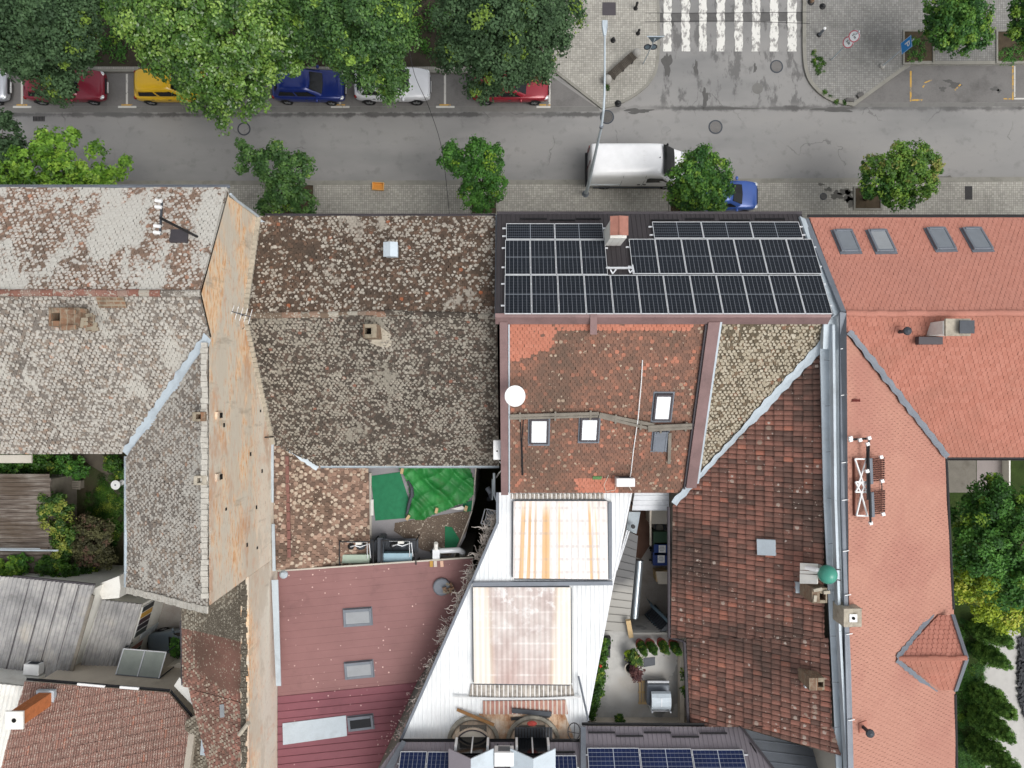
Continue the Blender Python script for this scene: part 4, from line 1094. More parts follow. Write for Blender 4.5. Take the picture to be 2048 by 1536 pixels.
# party wall gutter between the wing and the salmon house
q0, q1_ = 12.42, 13.35
pp = MB()
pp.slab([W(1640, 690, 12.35), W(1678, 640, 12.5), W(1686, 700, 12.55), W(1688, 1000, 12.55), W(1695, 1260, 12.55), W(1706, 1536, 12.55), W(1712, 1600, 12.5), W(1676, 1600, 12.4), W(1661, 1290, 12.3), W(1647, 1000, 12.3)], .35)
pp.build('party_wall_cap', M['zinc'], b6)
MB().slab([W(1648, 631, 12.74), W(1692, 630, 12.74), W(1692, 700, 12.6), W(1646, 698, 12.6)], .3).build('corner_flashing', M['zinc'], b6)
MB().bar(W(1664, 650, 12.72), W(1668, 1000, 12.72), .1, .3).bar(W(1668, 1000.5, 12.72), W(1677, 1260, 12.72), .1, .3).bar(W(1677, 1260.5, 12.72), W(1694, 1560, 12.72), .1, .3).build('flashing_upstand', M['zinc'], b6)
gb = MB(); rgv = random.Random(77)
for i in range(9):
    v = 720 + i * 92; u = 1648 + (v - 700) * .022
    gb.bar(W(u, v, 12.5), W(u + 15, v + rgv.uniform(-3, 3), 12.6), .02, .02)
gb.build('sheet_joint', M['zinc_dark'], b6)

# side gutter between metal roof and salmon roof, along the street slope
MB().slab([W(1600, 432, 10.4), W(1611, 438, 10.3), W(1682, 625, 13.0), W(1668, 630, 13.1)], .25).build('side_gutter', M['zinc'], b6)

# ---------------------------------------------------------------- salmon house
b7 = thing('salmon_roofed_house', 'large house with salmon coloured roof on the right', 'house', (18, 0, 0))
p7f = Plane((0, 7.27, 10), (10, 7.27, 10), (0, 2.77, 13.1))
p7b = Plane((0, 2.77, 13.1), (10, 2.77, 13.1), (0, -3.2, 9.81))
p7w = Plane((13.4, 0, 12.65), (13.4, -14, 12.95), (19.0, -3.2, 9.81))
XE = 34.0
tiles('roof', p7f, [p7f.at(12.98, 7.27), p7f.at(XE, 7.27), p7f.at(XE, 2.77), p7f.at(13.12, 2.77)], M['t_b7'], b7, .21, .17, seed=41, wav=.0, jit=.5, rel=.6)
vt7 = p7b.hit(1696, 668)
tiles('roof', p7b, [p7b.at(13.12, 2.77), p7b.at(XE, 2.77), p7b.at(XE, -3.22), p7b.at(19.0, -3.22), vt7, p7b.at(13.2, 2.2)], M['t_b7b'], b7, .21, .185, seed=42, wav=.0, jit=.5, rel=.7)
wv = [p7w.hit(1692, 668), p7w.hit(1890, 914), p7w.hit(1909, 1250), p7w.hit(1913, 1600), p7w.hit(1706, 1600), p7w.hit(1698, 1200)]
tiles('roof', p7w, wv, M['salmon_sheet'], b7, .21, .18, seed=47, wav=.015, jit=.2, rel=.18)
ridge('ridge_tiles', (13.1, 2.77, 13.12), (XE, 2.77, 13.12), .12, M['t_b7'], b7, seed=43)
MB().walls([(13.3, 7.0, 9.9), (XE - .3, 7.0, 9.9), (XE - .3, 2.77, 12.8), (XE - .3, -2.9, 9.75), (18.7, -2.9, 9.75), (18.7, -22, 9.75), (13.3, -22, 12.4), (13.3, 2.77, 12.8)][::-1], -.05).build('wall', M['render_pale'], b7)
gutter((12.95, 7.36, 9.9), (XE, 7.36, 9.9), b7, 'black')
gutter((19.1, -3.3, 9.72), (XE, -3.3, 9.72), b7, 'black')
for a_, b_ in (((1892, 918), (1906, 1218)), ((1910, 1388), (1914, 1600))): MB().tube([p7w.hit(*a_), p7w.hit(*b_)], .07, 8).build('gutter', M['black'], b7)
valley(vt7 + Vector((0, .1, 0)), Vector((19.05, -3.2, 9.85)), p7b, .26, b7, 44, 24, 'zinc_dark', .10)
MB().slab([W(1606, 436, 10.25), W(1618, 438, 10.25), W(1692, 622, 13.2), W(1682, 622, 13.2)], .12).slab([W(1680, 624, 13.25), W(1693, 626, 13.25), W(1692, 670, 12.95), W(1694, 1000, 12.95), W(1697, 1225, 13.0), W(1702, 1330, 13.0), W(1708, 1560, 13.0), W(1697, 1560, 13.0), W(1689, 1230, 12.98), W(1682, 1000, 12.95), W(1680, 670, 12.95)], .12).build('side_flashing', M['zinc_dark'], b7)
cl = MB()
for u, v in ((1687, 697), (1688, 790), (1689, 925), (1690, 1000), (1692, 1102), (1696, 1190), (1699, 1268), (1703, 1440)):
    p = W(u, v, 13.05); cl.box(p, (.24, .03, .03), .15)
cl.build('clip', M['white'], b7)
for i, (u, pane, bl) in enumerate(((1695, 'zinc_dark', 1), (1765, 'glass_grey', 0), (1884, 'zinc_dark', 1), (1957, 'zinc_dark', 1))):
    roof_window(p7f, [(u - 28, 457), (u + 10, 456), (u + 27, 500), (u - 12, 501)], b7, pane if not bl else 'blind', 'zinc_dark', .09, .14, .04, blind=bl) if False else None
M['blind'] = plain('grey roller shutter', c(132, 138, 144), .5, .2, .05, 3)
for (u, pane, bl) in ((1695, 'blind', 1), (1765, 'glass_grey', 0), (1884, 'blind', 1), (1957, 'blind', 1)):
    dv = -4 if u > 1800 else 0
    roof_window(p7f, [(u - 28, 458 + dv), (u + 11, 457 + dv), (u + 27, 500 + dv), (u - 12, 501 + dv)], b7, pane, 'zinc_dark', .10, .15, .05, blind=bl)
# chimney, vents
q = W(1927, 653, 14.2)
ch = chimney(b7, (q.x - .1, q.y, 12.0), 13.75, .8, .52, 'whitewash', holes=((.15, 0, .2, .2),), label='white chimney with a flat stone cap')
MB().box((q.x + .02, q.y, 13.8), (.96, .66, .10)).build('cap', M['mortar'], ch, bevel=.01)
MB().box((q.x + .25, q.y, 14.00), (.56, .5, .06)).box((q.x + .25, q.y, 13.91), (.36, .36, .12)).build('hood', M['steel_dark'], ch)
MB().box((q.x - .45, q.y - .45, 12.75), (.95, .3, .25)).build('apron', M['graphite'], ch)
for u, v, pl in ((1802, 658, p7b), (1729, 1447, p7w)):
    a = pl.hit(u - 4, v + 6); b = W(u + 4, v, a.z + .6)
    vp = MB().tube([a + Vector((0, 0, -.1)), a + Vector((.02, .0, .55))], .07, 10)
    vo = vp.build('vent_pipe', M['steel_dark'], b7)
    MB().lathe(a + Vector((.02, 0, .52)), [(.16, 0), (.17, .05), (.15, .1), (.05, .16), (.001, .17)], 14).build('vent_cowl', M['steel_dark'], vo)
    MB().slab([pl.at(a.x - .2, a.y - .2, .02), pl.at(a.x + .2, a.y - .2, .02), pl.at(a.x + .2, a.y + .2, .02), pl.at(a.x - .2, a.y + .2, .02)], .03, .02).build('vent_collar', M['t_b7'], vo)
MB().box(p7w.hit(1711, 801, .05), (.34, .1, .1)).build('vent_slot', plain('rusty vent', c(96, 36, 30), .8, 0, .1, 5), b7)
q = W(1706, 1236, 13.35)
ch = chimney(b7, (q.x, q.y, 12.4), 13.35, .72, .72, 'mortar', holes=((0, 0, .08, .08),), label='square stone chimney with a white pot')
MB().lathe((q.x, q.y, 13.36), [(.06, -.02), (.06, .06), (.001, .06)], 12).build('pot_hole', M['hole'], ch)
MB().obox((q.x - .15, q.y - .15, 13.345), (.3, 0, 0), (0, .3, 0), (0, 0, .04)).build('pot', M['white'], ch)
# gabled dormer on the wing
e0 = p7w.hit(1904, 1228); e1 = p7w.hit(1910, 1382)
zr = 11.55
ap = W(1929, 1316, zr); bk = p7w.hit(1812, 1316)
bk = p7w.at(ap.x - 3.0, ap.y, 0.02); bk.z = p7w.z(bk.x, bk.y)
for t in range(40):
    x = ap.x - t * .1
    if p7w.z(x, ap.y) >= zr: break
bk = Vector((x, ap.y, zr))
na, sa_ = p7w.hit(1874, 1224), p7w.hit(1880, 1384)
ev = 10.30
en = Vector((W(1902, 1230, ev).x, W(1902, 1230, ev).y, ev)); es = Vector((W(1908, 1380, ev).x, W(1908, 1380, ev).y, ev))
dm = MB()
pn_ = Plane(bk, ap, en); ps_ = Plane(bk, ap, es)
lo_n = p7w.at(en.x - .55, en.y, 0); lo_s = p7w.at(es.x - .55, es.y, 0)
M['t_b7d'] = M['t_b7b']
tiles('dormer_roof', pn_, [bk, ap, en, Vector((lo_n.x, lo_n.y, pn_.z(lo_n.x, lo_n.y)))], M['t_b7'], b7, .21, .2, seed=45, wav=0, jit=.4)
tiles('dormer_roof', ps_, [bk, ap, es, Vector((lo_s.x, lo_s.y, ps_.z(lo_s.x, lo_s.y)))], M['t_b7b'], b7, .21, .2, seed=46, wav=0, jit=.4)
ridge('dormer_ridge', bk + Vector((0, 0, .02)), ap + Vector((.02, 0, .02)), .1, M['t_b7b'], b7, seed=47)
MB().poly([Vector((ap.x - .15, en.y - .1, 9.6)), Vector((ap.x - .15, es.y + .1, 9.6)), es + Vector((-.1, .1, -.1)), ap + Vector((-.15, 0, -.12)), en + Vector((-.1, -.1, -.1))]).build('dormer_wall', M['render_pale'], b7)
MB().bar(en + Vector((.05, 0, .0)), ap + Vector((.05, 0, .03)), .16, .14).bar(ap + Vector((.05, 0, .025)), es + Vector((.05, 0, 0)), .16, .14).build('dormer_verge', M['zinc_dark'], b7)
valley(lo_n + Vector((-.25, .1, 0)), bk + Vector((-.05, .05, 0)), p7w, .20, b7, 48, 18, 'zinc_dark', .10)
valley(bk + Vector((-.05, -.05, 0)), lo_s + Vector((-.25, -.1, 0)), p7w, .20, b7, 49, 18, 'zinc_dark', .10)

# ---------------------------------------------------------------- white profiled sheet roof with two plastic rooflights
b4 = thing('white_roofed_hall', 'hall with a bright white ribbed sheet roof and two large rooflights', 'hall', (1, -10, 0))
def white_mat():
    k = NM('white profiled sheet')
    y = k.xyz()[1]
    n = k.noise(.6, 4, .6); st = k.noise(1.0, 4, .7, k.co((3.2, .25, 1)))
    x = k.ramp(n, [(.3, c(222, 226, 228)), (.6, c(240, 242, 242))])
    x = k.mix(k.mr(st, .58, .75, 0, .45), x, c(190, 190, 186))
    return k.out(x, .55, 0, .3, bump=n, bs=.05)
M['whitesheet'] = white_mat()
p4a = Plane(W(998, 985, 8.4), W(1260, 985, 8.4), W(1100, 1165, 8.75))
p4b = Plane(W(998, 1165, 8.55), W(1260, 1165, 8.55), W(1100, 1480, 9.1))
A4 = [p4a.hit(*q) for q in ((998, 985), (1261, 985), (1224, 1166), (946, 1166), (998, 1046))]
ribs('roof', p4a, [A4[0], A4[1], A4[2], p4a.hit(998, 1166)], M['whitesheet'], b4, .2, .025, 'box', down=(0, -1, 0))
ribs('roof', p4a, [p4a.hit(997.8, 1046), p4a.hit(997.8, 1166), A4[3]], M['whitesheet'], b4, .2, .025, 'box', down=(0, -1, 0))
B4 = [p4b.hit(*q) for q in ((947, 1160), (1226, 1160), (1165, 1482), (804, 1482))]
ribs('roof', p4b, B4, M['whitesheet'], b4, .2, .025, 'box', down=(0, -1, 0))
wl4 = MB().walls([(p.x - .12 * (1 if p.x > 0 else -1), p.y, 8.15) for p in (A4[0], A4[1], A4[2])] + [(B4[2].x - .1, -17.5, 8.15), (B4[3].x + .1, -17.5, 8.15), (A4[3].x + .12, A4[3].y, 8.15), (A4[4].x + .12, A4[4].y, 8.15)], -.05)
wl4.build('wall', M['render_dark'], b4)
et = MB()
for a, b in ((A4[0], A4[4]), (A4[4], A4[3]), (B4[0], B4[3])):
    a, b = Vector(a), Vector(b); o_ = Vector((-.07, 0, -.03)); et.bar(a + o_, b + o_, .12, .14)
et.build('edge_gutter', M['zinc_dark'], b4)
MB().bar(A4[1] + Vector((.04, 0, -.02)), A4[2] + Vector((.04, 0, -.02)), .08, .1).build('edge_trim', M['alu'], b4)
MB().bar(B4[1] + Vector((.03, 0, -.02)), B4[2] + Vector((.03, 0, -.02)), .06, .08).build('edge_trim', M['alu'], b4)
def light_mat(name, kind):
    k = NM(name)
    vec = k.co((1, .12, .12)); X = k.xyz()
    n = k.noise(2.2, 4, .6, vec); n2 = k.noise(1.0, 4, .6)
    if kind == 1:
        x = k.ramp(k.noise(.8, 3), [(.3, c(236, 228, 220)), (.7, c(246, 243, 240))])
        fx = k.math('ADD', k.math('ADD', k.math('MULTIPLY', k.math('SUBTRACT', X[0], k.math('MULTIPLY', k.math('MULTIPLY', X[0], X[1]), -.022)), .232), .5), k.math('MULTIPLY', k.math('SUBTRACT', n, .5), .022))
        o1, o0 = (1, 1, 1, 1), (0, 0, 0, 1)
        bd = k.ramp(fx, [(0, o0), (.075, o1), (.12, o0), (.155, o1), (.185, o0), (.22, (.7, .7, .7, 1)), (.25, o0), (.305, o1), (.385, o0), (.475, (.8, .8, .8, 1)), (.495, o0), (.80, o1), (.825, o0), (.87, (.6, .6, .6, 1)), (.89, o0)], 'CONSTANT')
        m = k.math('MULTIPLY', bd, k.mr(k.math('ADD', X[1], k.math('MULTIPLY', n, 1.2)), 2.5, 1.6, 0, 1))
        x = k.mix(k.math('MULTIPLY', m, .85), x, k.mix(n2, c(222, 168, 96), c(226, 182, 128)))
        x = k.mix(k.mr(k.math('ADD', X[1], k.math('MULTIPLY', n2, 1.4)), 2.3, 3.0, 0, .8), x, c(206, 188, 178))
    else:
        x = k.ramp(n2, [(.3, c(186, 168, 162)), (.5, c(204, 192, 186)), (.7, c(218, 210, 204))])
        x = k.mix(k.mr(k.math('ADD', X[1], k.math('MULTIPLY', n, 2)), 1., -3.4, 0, .75), x, c(196, 156, 146))
        e = k.mr(k.math('ADD', k.math('ABSOLUTE', X[0]), k.math('MULTIPLY', k.math('ADD', X[1], 2), -.06)), 1.25, 1.42, 0, 1)
        x = k.mix(e, x, c(236, 229, 217))
        e2 = k.math('MULTIPLY', k.mr(k.math('ABSOLUTE', k.math('SUBTRACT', k.math('ADD', k.math('ABSOLUTE', X[0]), k.math('MULTIPLY', k.math('ADD', X[1], 2), -.06)), 1.32)), .0, .2, .5, 0), k.mr(n, .4, .6, .4, 1))
        x = k.mix(e2, x, c(210, 182, 152))
        pa = k.mr(k.noise(1.6, 4, .7, k.co(loc=(5, 5, 5))), .52, .6, 0, .6)
        x = k.mix(k.math('MULTIPLY', pa, k.mr(X[1], -1, 1.5, 0, 1)), x, c(238, 236, 234))
    # battens under the plastic show through as a grid
    gx = k.math('LESS_THAN', k.math('ABSOLUTE', k.math('SUBTRACT', k.math('FRACT', k.math('MULTIPLY', X[0], 3.1)), .5)), .12)
    gy = k.math('LESS_THAN', k.math('ABSOLUTE', k.math('SUBTRACT', k.math('FRACT', k.math('MULTIPLY', X[1], 1.75 if kind == 1 else 1.45)), .5)), .10 if kind == 1 else .06)
    g_ = k.math('MULTIPLY', k.math('MAXIMUM', k.math('MULTIPLY', gx, .3 if kind == 2 else 1.), gy), k.mr(n2, .35, .62, .0, .4 if kind == 1 else .6))
    x = k.mix(g_, x, c(176, 164, 160) if kind == 1 else c(234, 230, 226))
    return k.out(x, .5, 0, .35)
def rooflight(pl, quad, mat, lab, skirts):
    Q = [pl.hit(u, v, .14) for u, v in quad]
    ctr = sum(Q, Vector((0, 0, 0))) / 4
    rl = MB().slab(Q, .04)
    t = bpy.data.objects.new('rooflight', None); bpy.data.objects.remove(t)
    mb = MB()
    for a, b in ((0, 1), (1, 2), (2, 3), (3, 0)):
        pa, pb = Q[a], Q[b]; dd = (pb - pa).normalized() * .05
        mb.bar(pa + dd + pl.n * -.05, pb - dd + pl.n * -.05, .10, .2)
    fr = mb.build('rooflight_frame', M['steel_dark'], b4)
    # the sheet keeps its own origin so its pattern sits on it
    me = bpy.data.meshes.new('rooflight_sheet')
    lid = MB().slab([p - ctr + pl.n * .06 for p in Q], .03)
    X_ = (Q[1] - Q[0]).normalized()
    rb = MB(); n_ = 18
    lid2 = MB(); vv = []
    for i in range(n_ * 2 + 1):
        t_ = i / (n_ * 2); hh = .02 if i % 2 else 0
        vv += [Q[0].lerp(Q[1], t_) - ctr + pl.n * (.07 + hh), Q[3].lerp(Q[2], t_) - ctr + pl.n * (.07 + hh)]
    lid2.add(vv, [(2 * i, 2 * i + 2, 2 * i + 3, 2 * i + 1) for i in range(n_ * 2)])
    lid2.add(lid.v, lid.f)
    me.from_pydata(lid2.v, [], lid2.f); me.materials.append(mat)
    o = bpy.data.objects.new('rooflight_sheet', me); COL.objects.link(o)
    o.parent = b4; o.location = ctr - WO[b4.name]; o['label'] = lab
    WO[o.name] = ctr
    return o
rooflight(p4a, [(1027, 1002), (1214, 1002), (1216, 1158), (1026, 1156)], light_mat('stained rooflight sheet', 1), 'pale plastic rooflight streaked with orange', 1)
rooflight(p4b, [(946, 1174), (1141, 1174), (1142, 1368), (948, 1366)], light_mat('pinkish rooflight sheet', 2), 'pinkish faded plastic rooflight', 2)
MB().bar(p4b.hit(946, 1168, .32), p4b.hit(1225, 1166, .32), .18, .12).build('rooflight_upstand', M['zinc_dark'], b4)
MB().bar(p4a.hit(1220, 1004, .1), p4a.hit(1220, 1158, .1), .16, .16).build('rooflight_upstand', M['zinc_dark'], b4)
# stained gutters strips below / above the rooflights
def strip_mat(name, a, b, d):
    k = NM(name); X = k.xyz()
    s_ = k.math('FRACT', k.math('MULTIPLY', X[0], 5.0))
    x = k.mix(k.math('LESS_THAN', s_, .28), k.ramp(k.noise(2.5, 4, .7), [(.35, a), (.65, b)]), d)
    return k.out(x, .7, 0, .25)
M['strip_grey'] = strip_mat('grimy plastic strip', c(126, 120, 112), c(196, 188, 178), c(236, 234, 230))
M['strip_rust'] = strip_mat('rusty red strip', c(166, 116, 108), c(188, 148, 130), c(232, 226, 216))
ribs('stained_strip', p4b, [p4b.hit(942, 1368, .05), p4b.hit(1144, 1370, .05), p4b.hit(1150, 1394, .05), p4b.hit(938, 1394, .05)], M['strip_grey'], b4, .2, .03, 'box', down=(0, -1, 0), lift=.02)
ribs('stained_strip', p4b, [p4b.hit(966, 1402, .05), p4b.hit(1132, 1400, .05), p4b.hit(1136, 1428, .05), p4b.hit(966, 1428, .05)], M['strip_rust'], b4, .2, .03, 'box', down=(0, -1, 0), lift=.02)
ribs('stained_strip', p4a, [p4a.hit(1022, 987, .03), p4a.hit(1208, 987, .03), p4a.hit(1208, 998, .03), p4a.hit(1022, 998, .03)], M['strip_grey'], b4, .2, .03, 'box', down=(0, -1, 0), lift=.02)
def rust_mat():
    k = NM('rusty stain'); n = k.noise(1.2, 5, .7)
    return k.out(k.ramp(n, [(.35, c(226, 212, 196)), (.5, c(206, 178, 150)), (.65, c(170, 118, 82))]), .8, 0, .2)
M['rust'] = rust_mat()
ribs('rust_patch', p4b, [p4b.hit(958, 1428, .05), p4b.hit(1130, 1428, .05), p4b.hit(1150, 1482, .05), p4b.hit(985, 1482, .05)], M['rust'], b4, .2, .025, 'box', down=(0, -1, 0), lift=.012)
# white pipe across the roof
solo('white_pipe', MB().tube([p4b.hit(908, 1394, .18), p4b.hit(1000, 1397, .14), p4b.hit(1080, 1397, .14), p4b.hit(1162, 1393, .18)], .045, 8), M['white'], 'thin white pipe lying across the white roof below the rooflight', 'pipe')
solo('wooden_lath', MB().bar(p4b.hit(914, 1419, .14), p4b.hit(988, 1450, .5), .13, .05), plain('brown lath', c(150, 112, 72), .9, 0, .1, 4), 'brown wooden lath lying askew on the white roof', 'lath')
solo('metal_profile', MB().bar(p4b.hit(1024, 1421, .16), p4b.hit(1103, 1428, .16), .2, .06), M['steel_dark'], 'upper grey metal profile lying on the rusty strip of the white roof', 'metal profile', 'grey metal profiles on the white roof')
solo('metal_profile', MB().bar(p4b.hit(1022, 1438, .14), p4b.hit(1100, 1432, .14), .12, .06), M['black'], 'lower blackish metal profile lying on the rusty patch of the white roof', 'metal profile', 'grey metal profiles on the white roof')
solo('ladder_rail', MB().tube([p4b.hit(1157, 1352, .2), p4b.hit(1177, 1442, .9)], .045, 8), M['zinc_dark'], 'thin grey pole leaning at the right edge of the white roof', 'pole')
# half round bays standing on the white roof
def bay(u, v, r, lab, grille):
    p = p4b.hit(u, v); z = p.z
    t = thing('bay_balcony', lab, 'balcony', (p.x, p.y, z))
    def half(r0, r1, z0, z1, n=20, flare=0):
        mb = MB(); vv = []
        for i in range(n + 1):
            a = math.pi * i / n; cs, sn = math.cos(a), math.sin(a)
            vv += [(p.x + r1 * cs, p.y + r1 * sn, z0), (p.x + (r1 - flare) * cs, p.y + (r1 - flare) * sn, z1), (p.x + (r0 - flare) * cs, p.y + (r0 - flare) * sn, z1), (p.x + r0 * cs, p.y + r0 * sn, z0)]
        f = []
        for i in range(n):
            a = 4 * i; b = a + 4
            f += [(a, b, b + 1, a + 1), (a + 1, b + 1, b + 2, a + 2), (a + 2, b + 2, b + 3, a + 3)]
        return mb.add(vv, f)
    half(r * .88, r, z - .1, z + .16).build('kerb', plain('mossy mortar', c(158, 154, 142), .95, 0, .2, 5, dirt=(c(112, 108, 94), .6)), t)
    half(r * .80, r * .86, z, z + .6, flare=.12).build('parapet', plain('beige panel', c(196, 178, 158), .8, 0, .1, 3, dirt=(c(150, 128, 106), .6)), t)
    half(r * .66, r * .70, z + .602, z + .63).build('rail', M['graphite'], t)
    sm = MB()
    for i in range(1, 12):
        a = math.pi * i / 12
        sm.bar((p.x + r * .87 * math.cos(a), p.y + r * .87 * math.sin(a), z + .03), (p.x + (r * .87 - .12) * math.cos(a), p.y + (r * .87 - .12) * math.sin(a), z + .61), .025, .02, up=Vector((math.cos(a), math.sin(a), .2)))
    sm.build('seam', M['mortar'], t)
    MB().add([(p.x + r * .64 * math.cos(math.pi * i / 16), p.y + r * .64 * math.sin(math.pi * i / 16), z + (.58 if not grille else .4)) for i in range(17)], [tuple(range(17))]).build('floor', M['cream'] if not grille else M['render_grey'], t)
    if grille:
        mb = MB()
        for i in range(13):
            x = p.x - .78 + i * .13
            mb.bar((x, p.y + .40, z + .68), (x, p.y + .92, z + .68), .06, .03)
        mb.build('grille', M['black'], t)
        MB().box((p.x, p.y + .66, z + .63), (1.66, .56, .04)).build('grille_bed', M['steel_dark'], t)
    return t
bay(947, 1483, 1.18, 'half round beige balcony bay, the left one without a grille', False)
bay(1066, 1483, 1.22, 'half round balcony bay with a black grille and a red cushion', True)
q = p4b.hit(1064, 1447); q = W(1064, 1447, q.z + .70); solo('cushion', MB().ell((q.x, q.y, q.z), .22, .12, .07), plain('red cloth', c(168, 70, 62), .9, 0, .2, 9), 'small red and white bundle on the rim of the grilled balcony', 'bundle', smooth=True)
rr = MB()
q = p4b.hit(1148, 1463, .9)
for i in range(20):
    pass
rr.tube([q + Vector((.27 * math.cos(a * .4), .38 * math.sin(a * .4), 0)) for a in range(17)], .025, 6).bar(q + Vector((-.25, 0, .01)), q + Vector((.3, -.1, .01)), .03, .02).bar(q + Vector((0, -.4, .01)), q + Vector((.02, .35, .01)), .03, .02)
solo('cable_reel', rr, M['black'], 'black coil of cable and hoops at the corner of the lower roof', 'cable coil')

# ---------------------------------------------------------------- lower metal roofed house
b5 = thing('metal_roofed_house', 'house with brown ribbed metal roof, dormers and blue solar panels at the bottom', 'house', (3, -18, 0))
p5 = Plane(W(800, 1484, 9.9), W(1165, 1484, 9.9), W(980, 1560, 11.2))
p5r = Plane(W(1165, 1452, 9.6), W(1480, 1452, 9.6), W(1300, 1536, 10.8))
p5e = Plane(W(1484, 1452, 9.6), W(1640, 1640, 11.6), W(1690, 1518, 9.6))
M['brownrib'] = plain('brown ribbed sheet', c(134, 128, 134), .5, .15, .05, 1.2)
P5 = [p5.hit(797, 1484), p5.hit(1168, 1484), p5.hit(1168, 1700), p5.hit(640, 1700)]
ribs('roof', p5, P5, M['brownrib'], b5, .2, .025, 'box', down=(0, 1, 0))
P5r = [p5r.hit(1166, 1452), p5r.hit(1481, 1454), p5r.hit(1640, 1660), p5r.hit(1166, 1660)]
ribs('roof', p5r, P5r, M['brownrib'], b5, .2, .025, 'box', down=(0, 1, 0))
ribs('roof', p5e, [p5e.hit(1484, 1456), p5e.hit(1690, 1516), p5e.hit(1760, 1640), p5e.hit(1640, 1660)], M['zinc_dark'], b5, .42, .03, 'seam', down=(1, -.25, -.2))
MB().bar(p5r.hit(1482, 1453, .05), p5r.hit(1640, 1658, .05), .1, .08).build('hip_cap', M['graphite'], b5)
gutter(p5r.hit(1164, 1449) + Vector((0, 0, -.05)), p5r.hit(1481, 1451) + Vector((0, 0, -.05)), b5, 'black')
gutter(p5.hit(798, 1482) + Vector((0, 0, -.05)), p5.hit(1160, 1482) + Vector((0, 0, -.05)), b5, 'black')
MB().bar(p5r.hit(1166, 1455, .02), p5r.hit(1166, 1650, .02), .22, .2).build('step_flashing', M['zinc_dark'], b5)
MB().slab([p5.hit(804, 1480, .04), p5.hit(812, 1484, .04), p5.hit(770, 1570, .04), p5.hit(752, 1566, .04)], .1).build('verge_flashing', M['zinc_dark'], b5)
sg = MB()
for i, (u0, u1) in enumerate(((1176, 1231), (1231, 1287), (1287, 1343), (1343, 1399), (1399, 1455))):
    v = 1465 + (7 if i % 2 else 0) + (1.5 if i > 2 else 0)
    sg.bar(p5r.hit(u0 + 1, v, .07), p5r.hit(u1 - 1, v, .07), .05, .09, p5r.n)
sg.bar(p5.hit(1112, 1504, .06), p5.hit(1150, 1504, .06), .05, .09, p5.n)
sg.bar(p5e.hit(1500, 1486, .07), p5e.hit(1526, 1528, .07), .05, .09, p5e.n)
sg.build('snow_guard', M['black'], b5)
y5 = P5[0].y - .35; yr = P5r[0].y - .6
MB().walls([(P5[0].x + .2, y5, 9.7), (P5[1].x - .1, y5, 9.7), (P5[1].x - .1, yr, 9.5), (P5r[1].x - .4, yr, 9.5), (14.5, -17.2, 9.3), (14.5, -23, 9.3), (P5[0].x - 2.5, -23, 9.7)][::-1], -.05).build('wall', M['cream'], b5)
# dormers
for (uc, lab) in ((942, 'left dormer, its roof half brown and half pale'), (1066, 'right dormer with a pale butterfly roof')):
    zt = 11.25
    f = W(uc, 1505, zt); w2_ = .95
    yb_ = f.y - 3.2
    MB().walls([(f.x - w2_ * .82, f.y - .25, zt - .25), (f.x - w2_ * .82, yb_, zt - .25), (f.x + w2_ * .82, yb_, zt - .25), (f.x + w2_ * .82, f.y - .25, zt - .25)], 9.8).build('dormer_wall', M['graphite'], b5)
    lh = MB().slab([(f.x - w2_, f.y + .12, zt - .08), (f.x - .004, f.y - .16, zt + .22), (f.x - .004, yb_, zt + .22), (f.x - w2_, yb_, zt - .08)], .06)
    rh = MB().slab([(f.x + .004, f.y - .16, zt + .22), (f.x + w2_, f.y + .12, zt - .08), (f.x + w2_, yb_, zt - .08), (f.x + .004, yb_, zt + .22)], .06)
    lh.build('dormer_roof', M['brownrib'] if uc < 1000 else M['zinc'], b5); rh.build('dormer_roof', M['zinc'], b5)
    # opening with glazed doors in front
    dw = MB().box((f.x, f.y - .16, zt - 1.0), (1.25, .06, 1.6)).build('balcony_door', M['glass'], b5)
    MB().box((f.x, f.y + .12, zt - 1.62), (1.2, .5, .05)).build('door_step', M['render_dark'], b5)
    dj = MB()
    for s_ in (-1, 1): dj.box((f.x + s_ * .68, f.y - .02, zt - .75), (.10, .22, .7))
    dj.box((f.x, f.y - .12, zt - .95), (.06, .05, 1.5)); dj.build('door_frame', M['white'], dw)

# ---------------------------------------------------------------- stair passage and raised terrace on the right of the hall
tz = 7.5
tc = thing('courtyard_terrace', 'raised wet concrete terrace with potted plants beside the white roof', 'terrace', (8, -13, 0))
def wet_mat():
    k = NM('wet concrete')
    n = k.noise(.75, 4, .6); n2 = k.noise(3, 4)
    x = k.ramp(n2, [(.3, c(176, 175, 171)), (.7, c(198, 197, 192))])
    v = k.noise(.42, 4, .65, k.co(loc=(2.4, 7.3, 0)))
    X = k.xyz()
    m = k.math('MULTIPLY', k.mr(v, .49, .505, 0, .8), k.mr(X[0], -2.4, -2.0, 0, 1))
    x = k.mix(m, x, c(128, 129, 127))
    x = k.mix(k.mr(n, .5, .66, 0, .5), x, c(152, 144, 134))
    return k.out(x, k.mr(m, 0, .8, .8, .35), 0, .4)
M['wet'] = wet_mat()
tq = [W(1150, 1262, tz), W(1366, 1262, tz), W(1380, 1500, tz), W(1120, 1500, tz)]
MB().prism([(p.x, p.y) for p in tq], -.05, tz).build('slab', M['wet'], tc)
a, b = W(1367, 1272, tz + .5), W(1371, 1455, tz + .5)
MB().obox((a.x - .16, b.y, tz), (.2, 0, 0), (0, a.y - b.y, 0), (0, 0, .5)).build('parapet', M['cream'], tc)
MB().obox(W(1262, 1262, tz + .002) + Vector((0, -.12, 0)), (2.7, 0, 0), (0, .1, 0), (0, 0, .16)).build('step_edge', M['concrete'], tc)
MB().bar(W(1256, 1240, tz + .5), W(1262, 1274, tz + .2), .22, .14).build('timber_post', M['wood'], tc)
